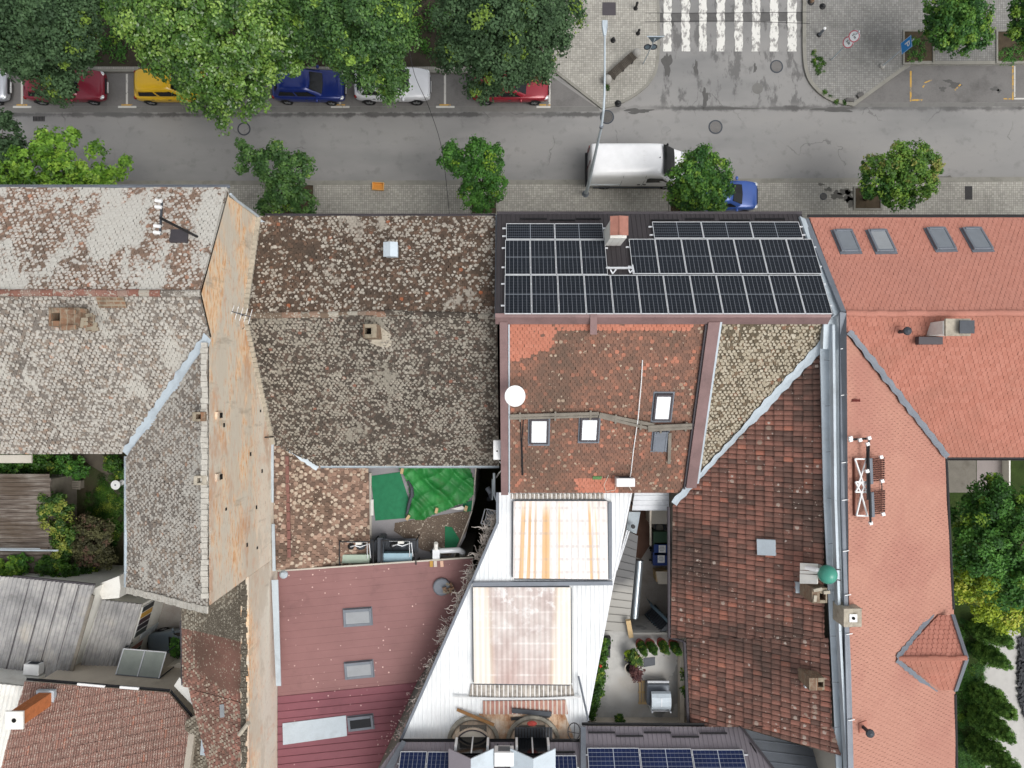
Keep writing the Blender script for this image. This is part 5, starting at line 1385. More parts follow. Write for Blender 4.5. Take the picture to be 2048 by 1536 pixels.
MB().prism([(p.x, p.y) for p in (W(1287, 1334, tz), W(1310, 1330, tz), W(1310, 1314, tz), W(1287, 1316, tz))], tz + .004, tz + .025).build('dark_mat', M['steel_dark'], tc)
# passage floor
M['passage'] = plain('dirty passage floor', c(156, 150, 143), .8, 0, .1, .8, dirt=(c(116, 100, 88), .6))
FZ = 5.2
struct('passage_floor', MB().prism([(p.x, p.y) for p in (W(1215, 960, FZ), W(1340, 960, FZ), W(1340, 1275, FZ), W(1180, 1275, FZ))], -.05, FZ), M['passage'])
struct('brown_paving', sheet([W(1262, 1005, FZ), W(1300, 1005, FZ), W(1300, 1090, FZ), W(1282, 1118, FZ), W(1262, 1110, FZ)], FZ + .01), plain('brown slabs', c(112, 84, 70), .85, 0, .15, 2))
# corrugated canopies over the passage
cn = thing('canopy', 'grey ribbed canopy stepping down along the white roof edge', 'canopy', W(1245, 1160, FZ))
cw = [(1252, 1062), (1274, 1072), (1262, 1262), (1203, 1258), (1226, 1166)]
pc = Plane(W(1252, 1062, 5.6), W(1274, 1072, 5.2), W(1225, 1250, 5.7))
def slate_steps():
    mb = MB(); rgv = random.Random(4)
    n_ = 13
    for i in range(n_):
        t0, t1 = i / n_, (i + 1) / n_
        la, lb = Vector((1255, 1062)).lerp(Vector((1200, 1258)), t0), Vector((1255, 1062)).lerp(Vector((1200, 1258)), t1 + .01)
        ra, rb = Vector((1276, 1072)).lerp(Vector((1258, 1262)), t0), Vector((1276, 1072)).lerp(Vector((1258, 1262)), t1 + .01)
        z = 7.7
        q = [W(la[0], la[1], z + .09), W(ra[0], ra[1], z - .05), W(rb[0], rb[1], z - .13), W(lb[0], lb[1], z + .01)]
        mb.slab(q, .04, 0)
    return mb
kk = NM('canopy sheet'); yy = kk.xyz()[1]
M['canopy'] = kk.out(kk.mix(kk.mr(kk.math('ADD', yy, kk.math('MULTIPLY', kk.noise(.8, 3), 1.0)), .6, 1.2), c(166, 164, 158), c(104, 104, 104)), .7, 0, .3)
slate_steps().build('sheet', M['canopy'], cn)
MB().tube([W(1254, 1060, 8.1), W(1224, 1166, 8.1)], .05, 8).tube([W(1258, 1062, 8.0), W(1233, 1140, 8.0)], .04, 8).build('cable_pipe', M['alu'], cn)
MB().tube([W(1272, 1076, 7.5) + Vector((0, 0, -2.3)), W(1272, 1076, 7.5)], .05).build('post', M['steel_dark'], cn)
l1 = thing('lean_to_roof', 'pale ribbed lean to roof over the top of the passage', 'lean-to', W(1300, 1000, FZ))
pl1 = Plane(W(1262, 984, 7.9), W(1340, 984, 7.9), W(1300, 1020, 7.5))
ribs('sheet', pl1, [pl1.hit(1270, 980), pl1.hit(1338, 980), pl1.hit(1338, 1021), pl1.hit(1264, 1021)], M['alu'], l1, .27, .04, 'seam', down=(1, 0, 0))
MB().slab([pl1.hit(1258, 1024, -.3), pl1.hit(1281, 1024, -.3), pl1.hit(1273, 1068, -.3), pl1.hit(1252, 1060, -.3)], .05).build('flat_panel', M['zinc'], l1)
MB().tube([W(1275, 1018, 7.3) + Vector((0, 0, -2.1)), W(1275, 1018, 7.3)], .05).build('post', M['steel_dark'], l1)
q = W(1266, 1053, 7.2); MB().lathe((q.x, q.y, 7.15), [(.1, 0), (.1, .12), (.001, .12)], 12).build('flue', M['black'], l1)
MB().tube([W(1301, 1020, 7.4), W(1301, 1090, 6.2)], .05, 8).build('white_pipe', M['cream'], l1)
# big duct
dq = thing('air_duct', 'long shiny round metal duct beside the grey canopy', 'duct', W(1272, 1180, FZ))
MB().tube([W(1278, 1120, 7.0), W(1268, 1235, 7.0)], .21, 20).build('pipe', plain('galvanised duct', c(150, 158, 164), .3, .7, .06, 3), dq, smooth=False)
MB().tube([W(1277, 1135, 6.9) + Vector((0, 0, -1.7)), W(1277, 1135, 6.9)], .04).build('strut', M['steel_dark'], dq)
# bins
def bin_(u, v, col, lab, paper):
    p = W(u, v, FZ + 1.0); t = thing('wheelie_bin', lab, 'bin', (p.x, p.y, .0), 'wheelie bins in the passage')
    x, y = p.x, p.y
    mb = MB(); vv = [(x - .25, y - .26, .08), (x + .25, y - .26, .08), (x + .25, y + .26, .08), (x - .25, y + .26, .08), (x - .33, y - .32, .98), (x + .33, y - .32, .98), (x + .33, y + .32, .98), (x - .33, y + .32, .98)]
    mb.add(vv, [(3, 2, 1, 0), (0, 1, 5, 4), (1, 2, 6, 5), (2, 3, 7, 6), (3, 0, 4, 7), (4, 5, 6, 7)]).build('body', col, t, bevel=.02)
    l = MB().box((x, y, 1.03), (.74, .66, .09)).build('lid', col, t, bevel=.03)
    MB().tube([(x - .40, y - .25, 1.02), (x - .40, y + .25, 1.02)], .02).build('handle', M['black'], t)
    for s_ in (-1, 1): MB().tube([(x - .28, y + s_ * .27, .11), (x - .28, y + s_ * .33, .11)], .09, 12).build('wheel', M['rubber'], t)
    t.location.z = FZ + .015
    if paper:
        MB().box((x + .04, y, 1.078), (.34, .36, .006)).build('label', M['white'], l)
        ln = MB()
        for i, w_ in enumerate((.22, .26, .18)): ln.box((x + .02, y + .09 - i * .09, 1.084), (w_, .025, .004))
        ln.build('label_marks', M['zinc_dark'], l)
bin_(1321, 1076, plain('green plastic', c(46, 74, 54), .5, 0, .05, 6), 'dark green wheelie bin in the passage without a label', False)
bin_(1322, 1097, plain('blue plastic', c(32, 62, 124), .45, 0, .05, 6), 'blue labelled wheelie bin next to the green one', True)
bin_(1320, 1117, plain('blue plastic dark', c(30, 54, 112), .45, 0, .05, 6), 'blue labelled wheelie bin next to the cardboard', True)
p = W(1316, 1033, FZ + 1.0); t = thing('tool_cupboard', 'pale flat topped cupboard under the lean to in the passage', 'cupboard', (p.x, p.y, 0)); t.location.z = FZ
MB().box((p.x, p.y, .55), (.85, .62, 1.06)).build('body', M['cream'], t, bevel=.01); MB().box((p.x, p.y, 1.11), (.92, .68, .05)).build('top', M['render_pale'], t)
p = W(1320, 1056, FZ + .5); t = thing('bucket', 'grey metal bucket beside the green bin', 'bucket', (p.x, p.y, .02)); t.location.z = FZ + .015
MB().lathe((p.x, p.y, .02), [(.2, 0), (.27, .5), (.25, .5), (.19, .05), (.001, .05)], 16, cap=False).build('pail', M['zinc_dark'], t); MB().ell((p.x, p.y, .42), .2, .2, .1).build('contents', M['render_grey'], t)
cbx = thing('cardboard_boxes', 'flattened cardboard leaning below the blue bins', 'cardboard', (W(1318, 1150, FZ).x, W(1318, 1150, FZ).y, 0)); cbx.location.z = FZ
p = W(1318, 1145, FZ)
MB().box((p.x, p.y, .35), (.6, .5, .7), .1).build('box', M['wood'], cbx); MB().slab([Vector((W(u, v, FZ).x, W(u, v, FZ).y, z)) for u, v, z in ((1306, 1135, .72), (1330, 1136, .72), (1334, 1158, .9), (1310, 1160, .75))], .02, .02).build('flap', M['cream'], cbx)
# blue steel stair
st = thing('steel_stair', 'blue grey steel stair rising along the dark red roof', 'stair', W(1320, 1225, FZ))
mb = MB()
for i in range(10):
    t_ = i / 9; z = FZ + .3 + 2.0 * t_
    p = W(1302 + 30 * t_, 1222 + 34 * t_, z); mb.box((p.x, p.y, z), (.2, .75, .05), -.8)
mb.build('tread', M['steel_dark'], st)
for off, nm in ((-9, 'stringer'), (9, 'stringer')):
    a = W(1302 + off * .7, 1222 - off, FZ + .3); b = W(1332 + off * .7, 1256 - off, FZ + 2.2); MB().bar(a, b, .06, .25).build(nm, plain('blue grey steel', c(92, 112, 122), .5, .2, .06, 4), st)
a = W(1302, 1210, FZ + 1.2); b = W(1340, 1246, FZ + 3.0)
hr = MB().bar(a, b, .12, .08)
for i in range(9): q = a.lerp(b, i / 8.2); hr.tube([q, q + Vector((0, 0, -1.0))], .02, 6)
hr.build('handrail', plain('blue grey paint', c(96, 116, 128), .5, .2, .06, 4), st)

# ---------------------------------------------------------------- small houses at the lower left
def asb_mat():
    k = NM('weathered fibre cement')
    n = k.noise(.7, 5, .65); n2 = k.noise(3, 5, .7)
    r = k.rnd()
    x = k.ramp(n, [(.3, c(128, 128, 128)), (.5, c(158, 157, 156)), (.7, c(184, 182, 178))])
    x = k.mix(k.mr(n2, .55, .72, 0, .5), x, c(104, 102, 98))
    x = k.mix(k.mr(k.noise(.35, 3, .6, k.co(loc=(5, 1, 2))), .56, .68, 0, .45), x, c(196, 186, 168))
    return k.out(x, .9, 0, .2, bump=n2, bs=.3, bd=.01)
M['asb'] = asb_mat()
b10 = thing('shed', 'shed with a large grey corrugated fibre cement roof and whitewashed wall', 'shed', (-22, -12, 0))
pa = Plane(W(27, 1155, 4.6), W(190, 1170, 4.6), W(80, 1345, 4.0))
dn = pa.hit(0, 1290) - pa.hit(30, 1170)
qa = [pa.hit(27, 1154), pa.hit(190, 1171), pa.hit(138, 1358), pa.hit(-110, 1345), pa.hit(-70, 1148)]
ribs('roof', pa, qa, M['asb'], b10, .21, .085, 'wave', down=dn, seg=1.35, seed=2, lift=.02)
MB().walls([(qa[0].x - 4, qa[0].y - .2, 4.4), (qa[1].x - .15, qa[1].y - .2, 4.4), (qa[2].x - .15, qa[2].y + .1, 3.9), (qa[3].x - 2, qa[3].y + .1, 3.9)][::-1], -.05).build('wall', M['whitewash'], b10)
MB().bar(pa.hit(186, 1190, .06), pa.hit(140, 1352, .06), .16, .08).build('verge_plank', M['timber'], b10)
MB().bar(qa[0] + Vector((0, .05, 0)), qa[1] + Vector((0, .05, 0)), .08, .1).build('gutter', M['graphite'], b10)
j = MB()
for u in (60, 93, 125, 158):
    j.bar(pa.hit(u, 1158 + (u - 27) * .09, .09), pa.hit(u - 48, 1340, .09), .035, .02, pa.n)
j.build('sheet_joint', M['graphite'], b10)
b11 = thing('lean_to', 'lower corrugated lean to with whitewashed wall and small coloured windows', 'lean-to', (-19, -13, 0))
pb = Plane(W(202, 1200, 3.4), W(285, 1208, 3.1), W(200, 1345, 3.1))
qb = [pb.hit(203, 1199), pb.hit(284, 1208), pb.hit(244, 1352), pb.hit(160, 1342)]
ribs('roof', pb, qb, M['asb'], b11, .21, .085, 'wave', down=pb.hit(165, 1335) - pb.hit(203, 1200), seg=1.5, seed=5, lift=.02)
MB().slab([pb.hit(173, 1300, .1), pb.hit(262, 1306, .1), pb.hit(246, 1352, .1), pb.hit(160, 1341, .1)], .01).build('pale_deposit', M['cream'], b11) if False else None
MB().walls([(qb[0].x - .3, qb[0].y - .1, 3.2), (qb[1].x - .12, qb[1].y - .1, 2.95), (qb[2].x - .12, qb[2].y, 2.8), (qb[3].x - .3, qb[3].y, 3.0)][::-1], -.05).build('wall', M['whitewash'], b11)
wa, wb_ = Vector((qb[1].x - .12, qb[1].y - .1, 0)), Vector((qb[2].x - .12, qb[2].y, 0))
wd = (wb_ - wa); nn = Vector((-wd.y, wd.x, 0)).normalized(); nn = nn if nn.x > 0 else -nn
wcol = [c(40, 46, 50), c(196, 150, 60), c(70, 52, 56), c(52, 48, 52), c(60, 66, 62), c(178, 124, 112), c(44, 60, 56)]
for i, (t0, cc_) in enumerate(zip((.05, .14, .23, .32, .41, .62, .71), wcol)):
    a = wa + wd * t0 + nn * .02 + Vector((0, 0, 1.5)); ax_ = wd * .075
    fr = MB().obox(a - wd * .006 - Vector((0, 0, .06)), wd * .087, nn * .03, (0, 0, 1.32)).build('window_frame', M['white'], b11)
    MB().obox(a + nn * .032, ax_, nn * .012, (0, 0, 1.2)).build('pane', plain('window pane', cc_, .3, 0, .1, 4), fr)
MB().obox(wa + wd * .50 + nn * .02, wd * .09, nn * .04, (0, 0, 1.9)).build('door', plain('white blue door', c(206, 214, 220), .6, 0, .05, 3), b11)
# pale wall cap joining the sheds and the white gable
MB().prism([(p.x, p.y) for p in (W(192, 1170, 3.6), W(238, 1152, 3.6), W(241, 1175, 3.6), W(238, 1196, 3.6), W(204, 1199, 3.6))], -.05, 3.6).build('outhouse_roof', M['whitewash'], b11)
# bottom left tiled house
b9 = thing('tiled_house', 'small house with speckled brown red interlocking tiles at the lower left', 'house', (-21, -18, 0))
z9 = 6.2
p9 = Plane(W(50, 1362, z9), W(338, 1384, z9), W(200, 1536, 8.4))
q9 = [p9.hit(50, 1362), p9.hit(338, 1385), p9.hit(384, 1440), p9.hit(355, 1640), p9.hit(-20, 1610)]
dn9 = -((p9.hit(30, 1450) - p9.hit(48, 1365)))
tiles('roof', p9, [p9.hit(50, 1362), p9.hit(338, 1385), p9.hit(384, 1440), p9.hit(350, 1640), p9.hit(-20, 1612)], M['t_b9'], b9, .11, .44, 'pan', rel=.6, seed=51, wav=.01, down=Vector((dn9.x, dn9.y, dn9.z)))
MB().walls([(q9[0].x + .25, q9[0].y - .3, z9 - .2), (q9[1].x - .1, q9[1].y - .3, z9 - .2), (q9[2].x - .3, q9[2].y, z9 + .3), (q9[3].x - .3, -22.5, 8.3), (q9[4].x, -22.5, 8.3)][::-1], -.05).build('wall', M['cream'], b9)
gutter(q9[0] + Vector((0, .07, -.06)), q9[1] + Vector((0, .07, -.06)), b9, 'black')
gutter(q9[1] + Vector((.04, .05, -.06)), q9[2] + Vector((.06, .05, -.06)), b9, 'black')
gb = MB().bar(q9[2] + Vector((.1, -.1, -.02)), p9.hit(362, 1600) + Vector((.1, 0, -.02)), .3, .22); gb.build('gable_coping', M['cream'], b9)
MB().bar(q9[1] + Vector((.25, .35, -.5)), q9[2] + Vector((.45, .3, -.5)), .5, .3).build('cornice', M['whitewash'], b9)
k9 = chimney(b9, (W(28, 1441, 8.9).x + .0, W(28, 1441, 8.9).y + .02, 6.6), 8.8, .62, .62, 'brick_or', holes=((0, 0, .18, .18),), label='tall orange brick chimney with a white cap')
pz = W(28, 1441, 8.9)
MB().box((pz.x, pz.y, 8.85), (.82, .82, .1)).build('cap', M['whitewash'], k9, bevel=.01); MB().lathe((pz.x, pz.y, 8.9), [(.1, 0), (.1, .02), (.001, .02)], 14).build('flue_mouth', M['hole'], k9)
MB().box((pz.x, pz.y, p9.z(pz.x, pz.y) + .02), (.86, .86, .2)).build('flashing', M['zinc'], k9)
# white corrugated roof at the far left
b12 = thing('annex', 'annex with a white corrugated sheet roof at the left edge', 'annex', (-26, -17, 0))
pd = Plane(W(0, 1366, 5.8), W(48, 1372, 5.8), W(0, 1536, 5.0))
qd = [pd.hit(-60, 1362), pd.hit(50, 1372), pd.hit(12, 1620), pd.hit(-90, 1620)]
ribs('roof', pd, qd, M['whitewash'], b12, .22, .04, 'wave', down=pd.hit(-30, 1530) - pd.hit(2, 1375), seg=2.6, lift=.02)
MB().walls([(qd[0].x, qd[0].y, 5.5), (qd[1].x - .1, qd[1].y - .1, 5.5), (qd[2].x - .1, qd[2].y, 4.8), (qd[3].x, qd[3].y, 4.8)][::-1], -.05).build('wall', M['whitewash'], b12)
# paved yard between the sheds and the tiled house
yd = thing('yard_slab', 'pale concrete yard slab and wall between the sheds and the tiled house', 'yard slab', W(250, 1350, 0))
MB().prism([(p.x, p.y) for p in (W(-60, 1335, 2.7), W(170, 1338, 2.7), W(240, 1335, 2.7), W(330, 1335, 2.7), W(362, 1325, 2.7), W(366, 1420, 2.7), W(-60, 1400, 2.7))], -.05, 2.7).build('slab', plain('pale yard render', c(240, 232, 216), .9, 0, .05, 1.1, dirt=(c(206, 194, 176), .5)), yd)
# mossy lower roof along the party wall
b8 = thing('tiled_outbuilding', 'low outbuilding roof, grey mossy above and red speckled below, along the party wall', 'outbuilding', (-13, -15, 0))
p8 = Plane((FX - .3, -9, 10.6), (FX - .3, -16, 10.6), (-14.8, -12, 8.9))
def at8(u, v): return p8.hit(u, v)
q8 = [at8(364, 1172), at8(508, 1168), at8(506, 1284), at8(363, 1256)]
q8[1].x = FX - .34; q8[2].x = FX - .34
q8[0].y = q8[1].y = -8.0
tiles('roof', p8, [Vector((q8[0].x, -7.6, p8.z(q8[0].x, -7.6))), Vector((FX - .34, -7.6, p8.z(FX - .34, -7.6))), q8[2], q8[3]], M['t_b8a'], b8, .17, .14, seed=61, wav=.03, jit=1.5)
lo = [q8[3], q8[2], Vector((FX - .34, -22.5, p8.z(FX - .34, -22.5))), at8(452, 1640), at8(404, 1440), at8(366, 1372)]
ym = lo[5].y; mid8 = Vector((FX - .34, ym, p8.z(FX - .34, ym)))
tiles('roof', p8, [lo[0], lo[1], mid8, lo[5]], M['t_b8b'], b8, .17, .14, seed=62, wav=.03, jit=1.5)
tiles('roof', p8, [lo[5], mid8, lo[2], at8(442, 1640)], M['t_b8b'], b8, .17, .14, seed=64, wav=.03, jit=1.5)
MB().walls([(q8[0].x + .25, -7.4, 8.8), (FX - .35, -7.4, 10.3), (FX - .35, -22.4, 10.3), (lo[3].x + .3, -22.4, 9.0), (lo[4].x + .3, lo[4].y, 8.7), (lo[5].x + .25, lo[5].y, 8.7)][::-1], -.05).build('wall', M['render_pale'], b8)
gutter(q8[3] + Vector((-.06, .3, -.06)), lo[5] + Vector((-.06, 0, -.06)), b8, 'graphite', .05)
MB().slab([at8(442, 1408), at8(450, 1407), at8(451, 1433), at8(443, 1434)], .03, .08).build('glass_tile', M['glass_grey'], b8)
a = at8(505, 1438); MB().tube([a + Vector((-.05, .0, .35)), at8(484, 1462) + Vector((0, 0, .3))], .09, 10).build('stub_pipe', M['mortar'], b8)
# little lower roof with grey lichen right of the tiled house
p8c = Plane(W(365, 1440, 7.0), W(452, 1560, 7.0), W(420, 1440, 7.6))
tiles('roof', p8c, [W(368, 1405, 6.6), W(412, 1440, 6.6), W(470, 1640, 6.6), W(350, 1640, 6.6)], M['t_b8a'], b8, .17, .14, seed=63, wav=.02, jit=1.6, down=(-1, 0, 0)) if False else None
pe = Plane(W(390, 1420, 7.4), W(400, 1600, 7.4), W(440, 1500, 7.8))
tiles('roof', pe, [pe.hit(372, 1440), pe.hit(406, 1422), pe.hit(462, 1640), pe.hit(350, 1640)], M['t_b8a'], b8, .17, .14, seed=63, wav=.02, jit=1.6)
MB().slab([pe.hit(404, 1462, .5), pe.hit(424, 1440, .6), pe.hit(434, 1480, .6), pe.hit(428, 1514, .5), pe.hit(400, 1510, .5)], .15).build('pale_hatch', M['zinc'], b8)
MB().slab([pe.hit(407, 1505, .53), pe.hit(415, 1498, .53), pe.hit(420, 1512, .53)], .02).build('red_cloth', plain('dull red cloth', c(150, 56, 58), .9, 0, .1, 6), b8)

# ================================================================== THINGS ON THE ROOFS
def cell_mat(name, cols, rows, half, base, line, w=1.03, h=2.08):
    k = NM(name); X = k.xyz()
    def ln(sock, n, size, th):
        f = k.math('FRACT', k.math('ADD', k.math('MULTIPLY', sock, n / size), n / 2.))
        d = k.math('ABSOLUTE', k.math('SUBTRACT', f, .5))
        return k.math('GREATER_THAN', d, .5 - th * n / size / 2)
    g_ = k.math('MAXIMUM', ln(X[0], cols, w, .010), k.math('MULTIPLY', ln(X[1], rows, h, .006), .5))
    if half: g_ = k.math('MAXIMUM', g_, k.math('LESS_THAN', k.math('ABSOLUTE', X[1]), .016))
    n = k.noise(1.5, 2)
    x = k.ramp(n, [(.3, base), (.7, tuple(q * 1.5 for q in base[:3]) + (1,))])
    return k.out(k.mix(g_, x, line), .3, 0, .22)
M['cells_black'] = cell_mat('black solar cells', 6, 24, True, c(12, 17, 25), c(140, 146, 154))
M['cells_blue'] = cell_mat('blue solar cells', 6, 12, True, c(20, 32, 66), c(170, 176, 186))
def panel_proto(name, label, cat, mat, group):
    t = thing(name, label, cat, (0, 0, 0), group)
    MB().box((0, 0, -.012), (1.03, 2.08, .02)).build('cells', M[mat], t)
    f = MB()
    for s_ in (-1, 1):
        f.box((s_ * .511, 0, -.005), (.018, 2.09, .045)); f.box((0, s_ * 1.036, -.006), (1.0, .018, .045))
    f.build('frame', M['alu'], t)
    return t
used_protos = {}
def put_panel(pl, center, xdir, label, group, mat='cells_black', sx=1.0, sy=1.0, up=.13):
    """xdir: direction of the panel's short side on the roof plane"""
    if mat not in used_protos:
        used_protos[mat] = panel_proto('solar_module', label, 'solar panel', mat, group); o = used_protos[mat]
    else:
        o = copy_tree(used_protos[mat])
    X = (xdir - pl.n * xdir.dot(pl.n)).normalized(); Y = pl.n.cross(X)
    m = Matrix((X, Y, pl.n)).transposed().to_4x4()
    m.translation = center + pl.n * up
    o.matrix_world = m @ Matrix.Diagonal((sx, sy, 1, 1))
    o['label'] = label; o['group'] = group
    return o
d6 = -p6f.down()
G1 = 'black solar panels on the dark metal roof'
def row_y(v): return p6f.hit(1300, v, .13)
ex = Vector((1, 0, 0))
# ridge row: twelve upright panels
rail = MB()
def upright_row(u0, u1, n, v0, v1, lab, ref_u=None):
    a, b = p6f.hit(u0, (v0 + v1) / 2, .13), p6f.hit(u1, (v0 + v1) / 2, .13)
    hh = (p6f.hit(u0, v0, .13) - p6f.hit(u0, v1, .13)).length
    w = (b.x - a.x) / n
    top, bot = p6f.hit(1300, v0, .13), p6f.hit(1300, v1, .13)
    ht = (top - bot).length
    for i in range(n):
        p = a.copy(); p.x = a.x + w * (i + .5)
        put_panel(p6f, p, ex, lab, G1, sx=(w - .02) / 1.04, sy=(ht - .02) / 2.09, up=0)
    for fr in (.22, .78):
        q0, q1 = bot.lerp(top, fr) - p6f.n * .06, bot.lerp(top, fr) - p6f.n * .06
        q0.x = a.x - .14; q1.x = b.x + .10
        rail.bar(q0, q1, .05, .05, p6f.n)
upright_row(1009, 1654, 12, 549.5, 627, 'upright black solar panel in the bottom row along the ridge of the dark metal roof')
upright_row(1010, 1213, 4, 479.5, 548.5, 'upright black solar panel in the middle row, left of the bare strip')
upright_row(1261, 1634, 7, 477.5, 547, 'upright black solar panel in the middle row, right of the bare strip')
def flat_row(u0, u1, n, v0, v1, lab):
    a, b = p6f.hit(u0, (v0 + v1) / 2, .13), p6f.hit(u1, (v0 + v1) / 2, .13)
    top, bot = p6f.hit(1300, v0, .13), p6f.hit(1300, v1, .13); ht = (top - bot).length
    w = (b.x - a.x) / n
    for i in range(n):
        p = a.copy(); p.x = a.x + w * (i + .5)
        put_panel(p6f, p, -p6f.down() , lab[i], G1, sx=(ht - .02) / 1.04, sy=(w - .02) / 2.09, up=0)
    for fr in (.25, .75):
        q0, q1 = bot.lerp(top, fr) - p6f.n * .06, bot.lerp(top, fr) - p6f.n * .06
        q0.x = a.x - .16; q1.x = b.x + .16
        rail.bar(q0, q1, .05, .05, p6f.n)
flat_row(1012, 1207, 2, 447, 478.5, ['lying black solar panel at the upper left corner of the dark roof', 'lying black solar panel just left of the hooded chimney'])
flat_row(1306, 1602, 3, 443.5, 476.5, ['lying black solar panel nearest the hooded chimney on its right', 'middle one of the three lying black solar panels right of the chimney', 'lying black solar panel at the upper right corner of the dark roof'])
rail.bar(p6f.hit(1212, 536, .12), p6f.hit(1266, 536, .12), .08, .05, p6f.n).bar(p6f.hit(1265, 530, .12), p6f.hit(1268, 546, .12), .05, .05, p6f.n)
solo('mounting_rails', rail, M['alu'], 'aluminium mounting rails sticking out from under the solar panels of the dark roof', 'rails')
def vee(u, v, lab, sc=1.0):
    p = p6f.hit(u, v, .05); mb = MB()
    for dx, dy in ((-.10, .16), (.13, .17)): mb.bar(p + Vector((0, 0, .02)), p + Vector((dx * sc, dy * sc, .14)), .05, .03)
    solo('mounting_bracket', mb, M['alu'], lab, 'bracket', 'pale brackets in the gap of the solar panels')
vee(1225, 548, 'larger V shaped pale bracket at the left of the gap below the chimney')
vee(1260, 546, 'smaller pale bracket at the right of the gap below the chimney', .75)

G2 = 'blue solar panels on the brown roof at the bottom'
def flat5(pl, u0, u1, v0, lab, blue=True):
    a, b = pl.hit(u0, v0, .13), pl.hit(u1, v0, .13); w = b.x - a.x
    up_ = -pl.down()
    p = (a + b) / 2 + up_ * .53
    put_panel(pl, p, up_, lab, G2, 'cells_blue', 1.0, (w - .02) / 2.09, 0)
flat5(p5r, 1174, 1277.5, 1495.5, 'blue solar panel beside the step of the brown roof')
flat5(p5r, 1278.5, 1382, 1497, 'brightest blue solar panel, middle of the row of three at the bottom')
flat5(p5r, 1383, 1486, 1499, 'blue solar panel nearest the hip at the bottom right')
for (u0, u1, v0, lab) in ((801, 854.5, 1503, 'dark blue upright solar panel at the lower left corner of the brown roof'), (855.5, 909, 1503.5, 'dark blue upright solar panel next to the left dormer'), (1099, 1153, 1511, 'upright blue solar panel right of the right dormer')):
    a, b = p5.hit(u0, v0, .13), p5.hit(u1, v0, .13)
    p = (a + b) / 2 - p5.down() * 1.05
    put_panel(p5, p, ex, lab, G2, 'cells_blue', (b.x - a.x - .02) / 1.04, 1.0, 0)
r5 = MB()
for pl, u0, u1, v in ((p5r, 1166, 1496, 1510), (p5, 795, 912, 1528), (p5, 1094, 1158, 1536)):
    r5.bar(pl.hit(u0, v, .06), pl.hit(u1, v, .06), .05, .05, pl.n)
solo('mounting_rails', r5, M['alu'], 'aluminium mounting rails below the blue solar panels at the bottom', 'rails')

# air conditioners
def aircon(p, sx, sy, sz, rz, lab, grp='air conditioners', tilt=0):
    t = thing('air_conditioner', lab, 'air conditioner', p, grp)
    Mz = Matrix.Rotation(rz, 3, 'Z')
    MB().box(Vector(p) + Vector((0, 0, sz / 2 + .06)), (sx, sy, sz), M=Mz).build('casing', M['white'], t, bevel=.025)
    g_ = MB()
    for i in range(7):
        z = sz * (.18 + .1 * i) + .06
        g_.box(Vector(p) + Mz @ Vector((0, sy / 2 + .008, 0)) + Vector((0, 0, z)), (sx * .62, .012, .02), M=Mz)
    g_.build('grille', M['steel_dark'], t)
    f = MB()
    for s_ in (-1, 1): f.box(Vector(p) + Mz @ Vector((s_ * sx * .34, 0, .03)), (.06, sy * 1.15, .06), M=Mz)
    f.build('bracket', M['steel_dark'], t)
    return t
p = W(995, 900, 9.7); a1 = aircon((p.x - .02, p.y, 9.15), .86, .34, .5, -math.pi / 2, 'slim white air conditioner at the end of the brown parapet above the light well')
MB().lathe((p.x - .02, p.y - .05, 9.71), [(.04, 0), (.04, .006), (.001, .006)], 10).build('badge', M['black'], a1)
p = p6b.hit(1248, 962, .1); aircon((p.x, p.y, p.z - .1), .82, .38, .55, 0, 'white air conditioner at the lower eave of the red tiled roof')
p = W(62, 1340, 4.6); aircon((p.x, p.y, 4.1), .8, .55, .45, -.08, 'white air conditioner beside the corrugated shed at the left')
p = W(1008, 1518, 11.2); aircon((p.x, p.y, 10.6), .82, .6, .6, 0, 'white air conditioner standing between the two dormers at the bottom')
cab = MB().tube([p6b.hit(1285, 720, .05), p6b.hit(1283, 760, .06), p6b.hit(1276, 838, .2), p6b.hit(1267, 900, .05), p6b.hit(1262, 945, .05), p6b.hit(1260, 955, .25)], .022, 6)
solo('cable', cab, M['white'], 'long white cable running down the red tiled roof to the air conditioner', 'cable')
cab = MB().tube([p6b.hit(1256, 968, .15), p6b.hit(1262, 980, .0) + Vector((0, 0, .05)), W(1266, 975, 8.7), W(1275, 976, 8.6), W(1282, 984, 8.3)], .018, 6).tube([p6b.hit(1232, 972, .15), p6b.hit(1230, 980, .1), p6b.hit(1212, 983, .08), p6b.hit(1208, 970, .05), p6b.hit(1217, 950, .05)], .014, 6)
solo('cable', cab, M['cream'], 'thin curled cables hanging at the lower eave of the red tiled roof', 'cable')
solo('green_scrap', MB().slab([p6b.hit(1186, 953, .06), p6b.hit(1204, 953, .06), p6b.hit(1203, 959, .06), p6b.hit(1185, 959, .06)], .03), plain('green plastic scrap', c(88, 128, 78), .6, 0, .2, 12), 'small green strip lying near the lower eave of the red tiled roof', 'scrap')
cab = MB().tube([W(999, 923, 8.5), W(1005, 929, 8.4), W(1006, 938, 8.0), W(998, 946, 7.2), W(993, 955, 5.5)], .035, 7)
solo('drain_hose', cab, M['white'], 'white drain hose curving below the slim air conditioner over the light well', 'hose')

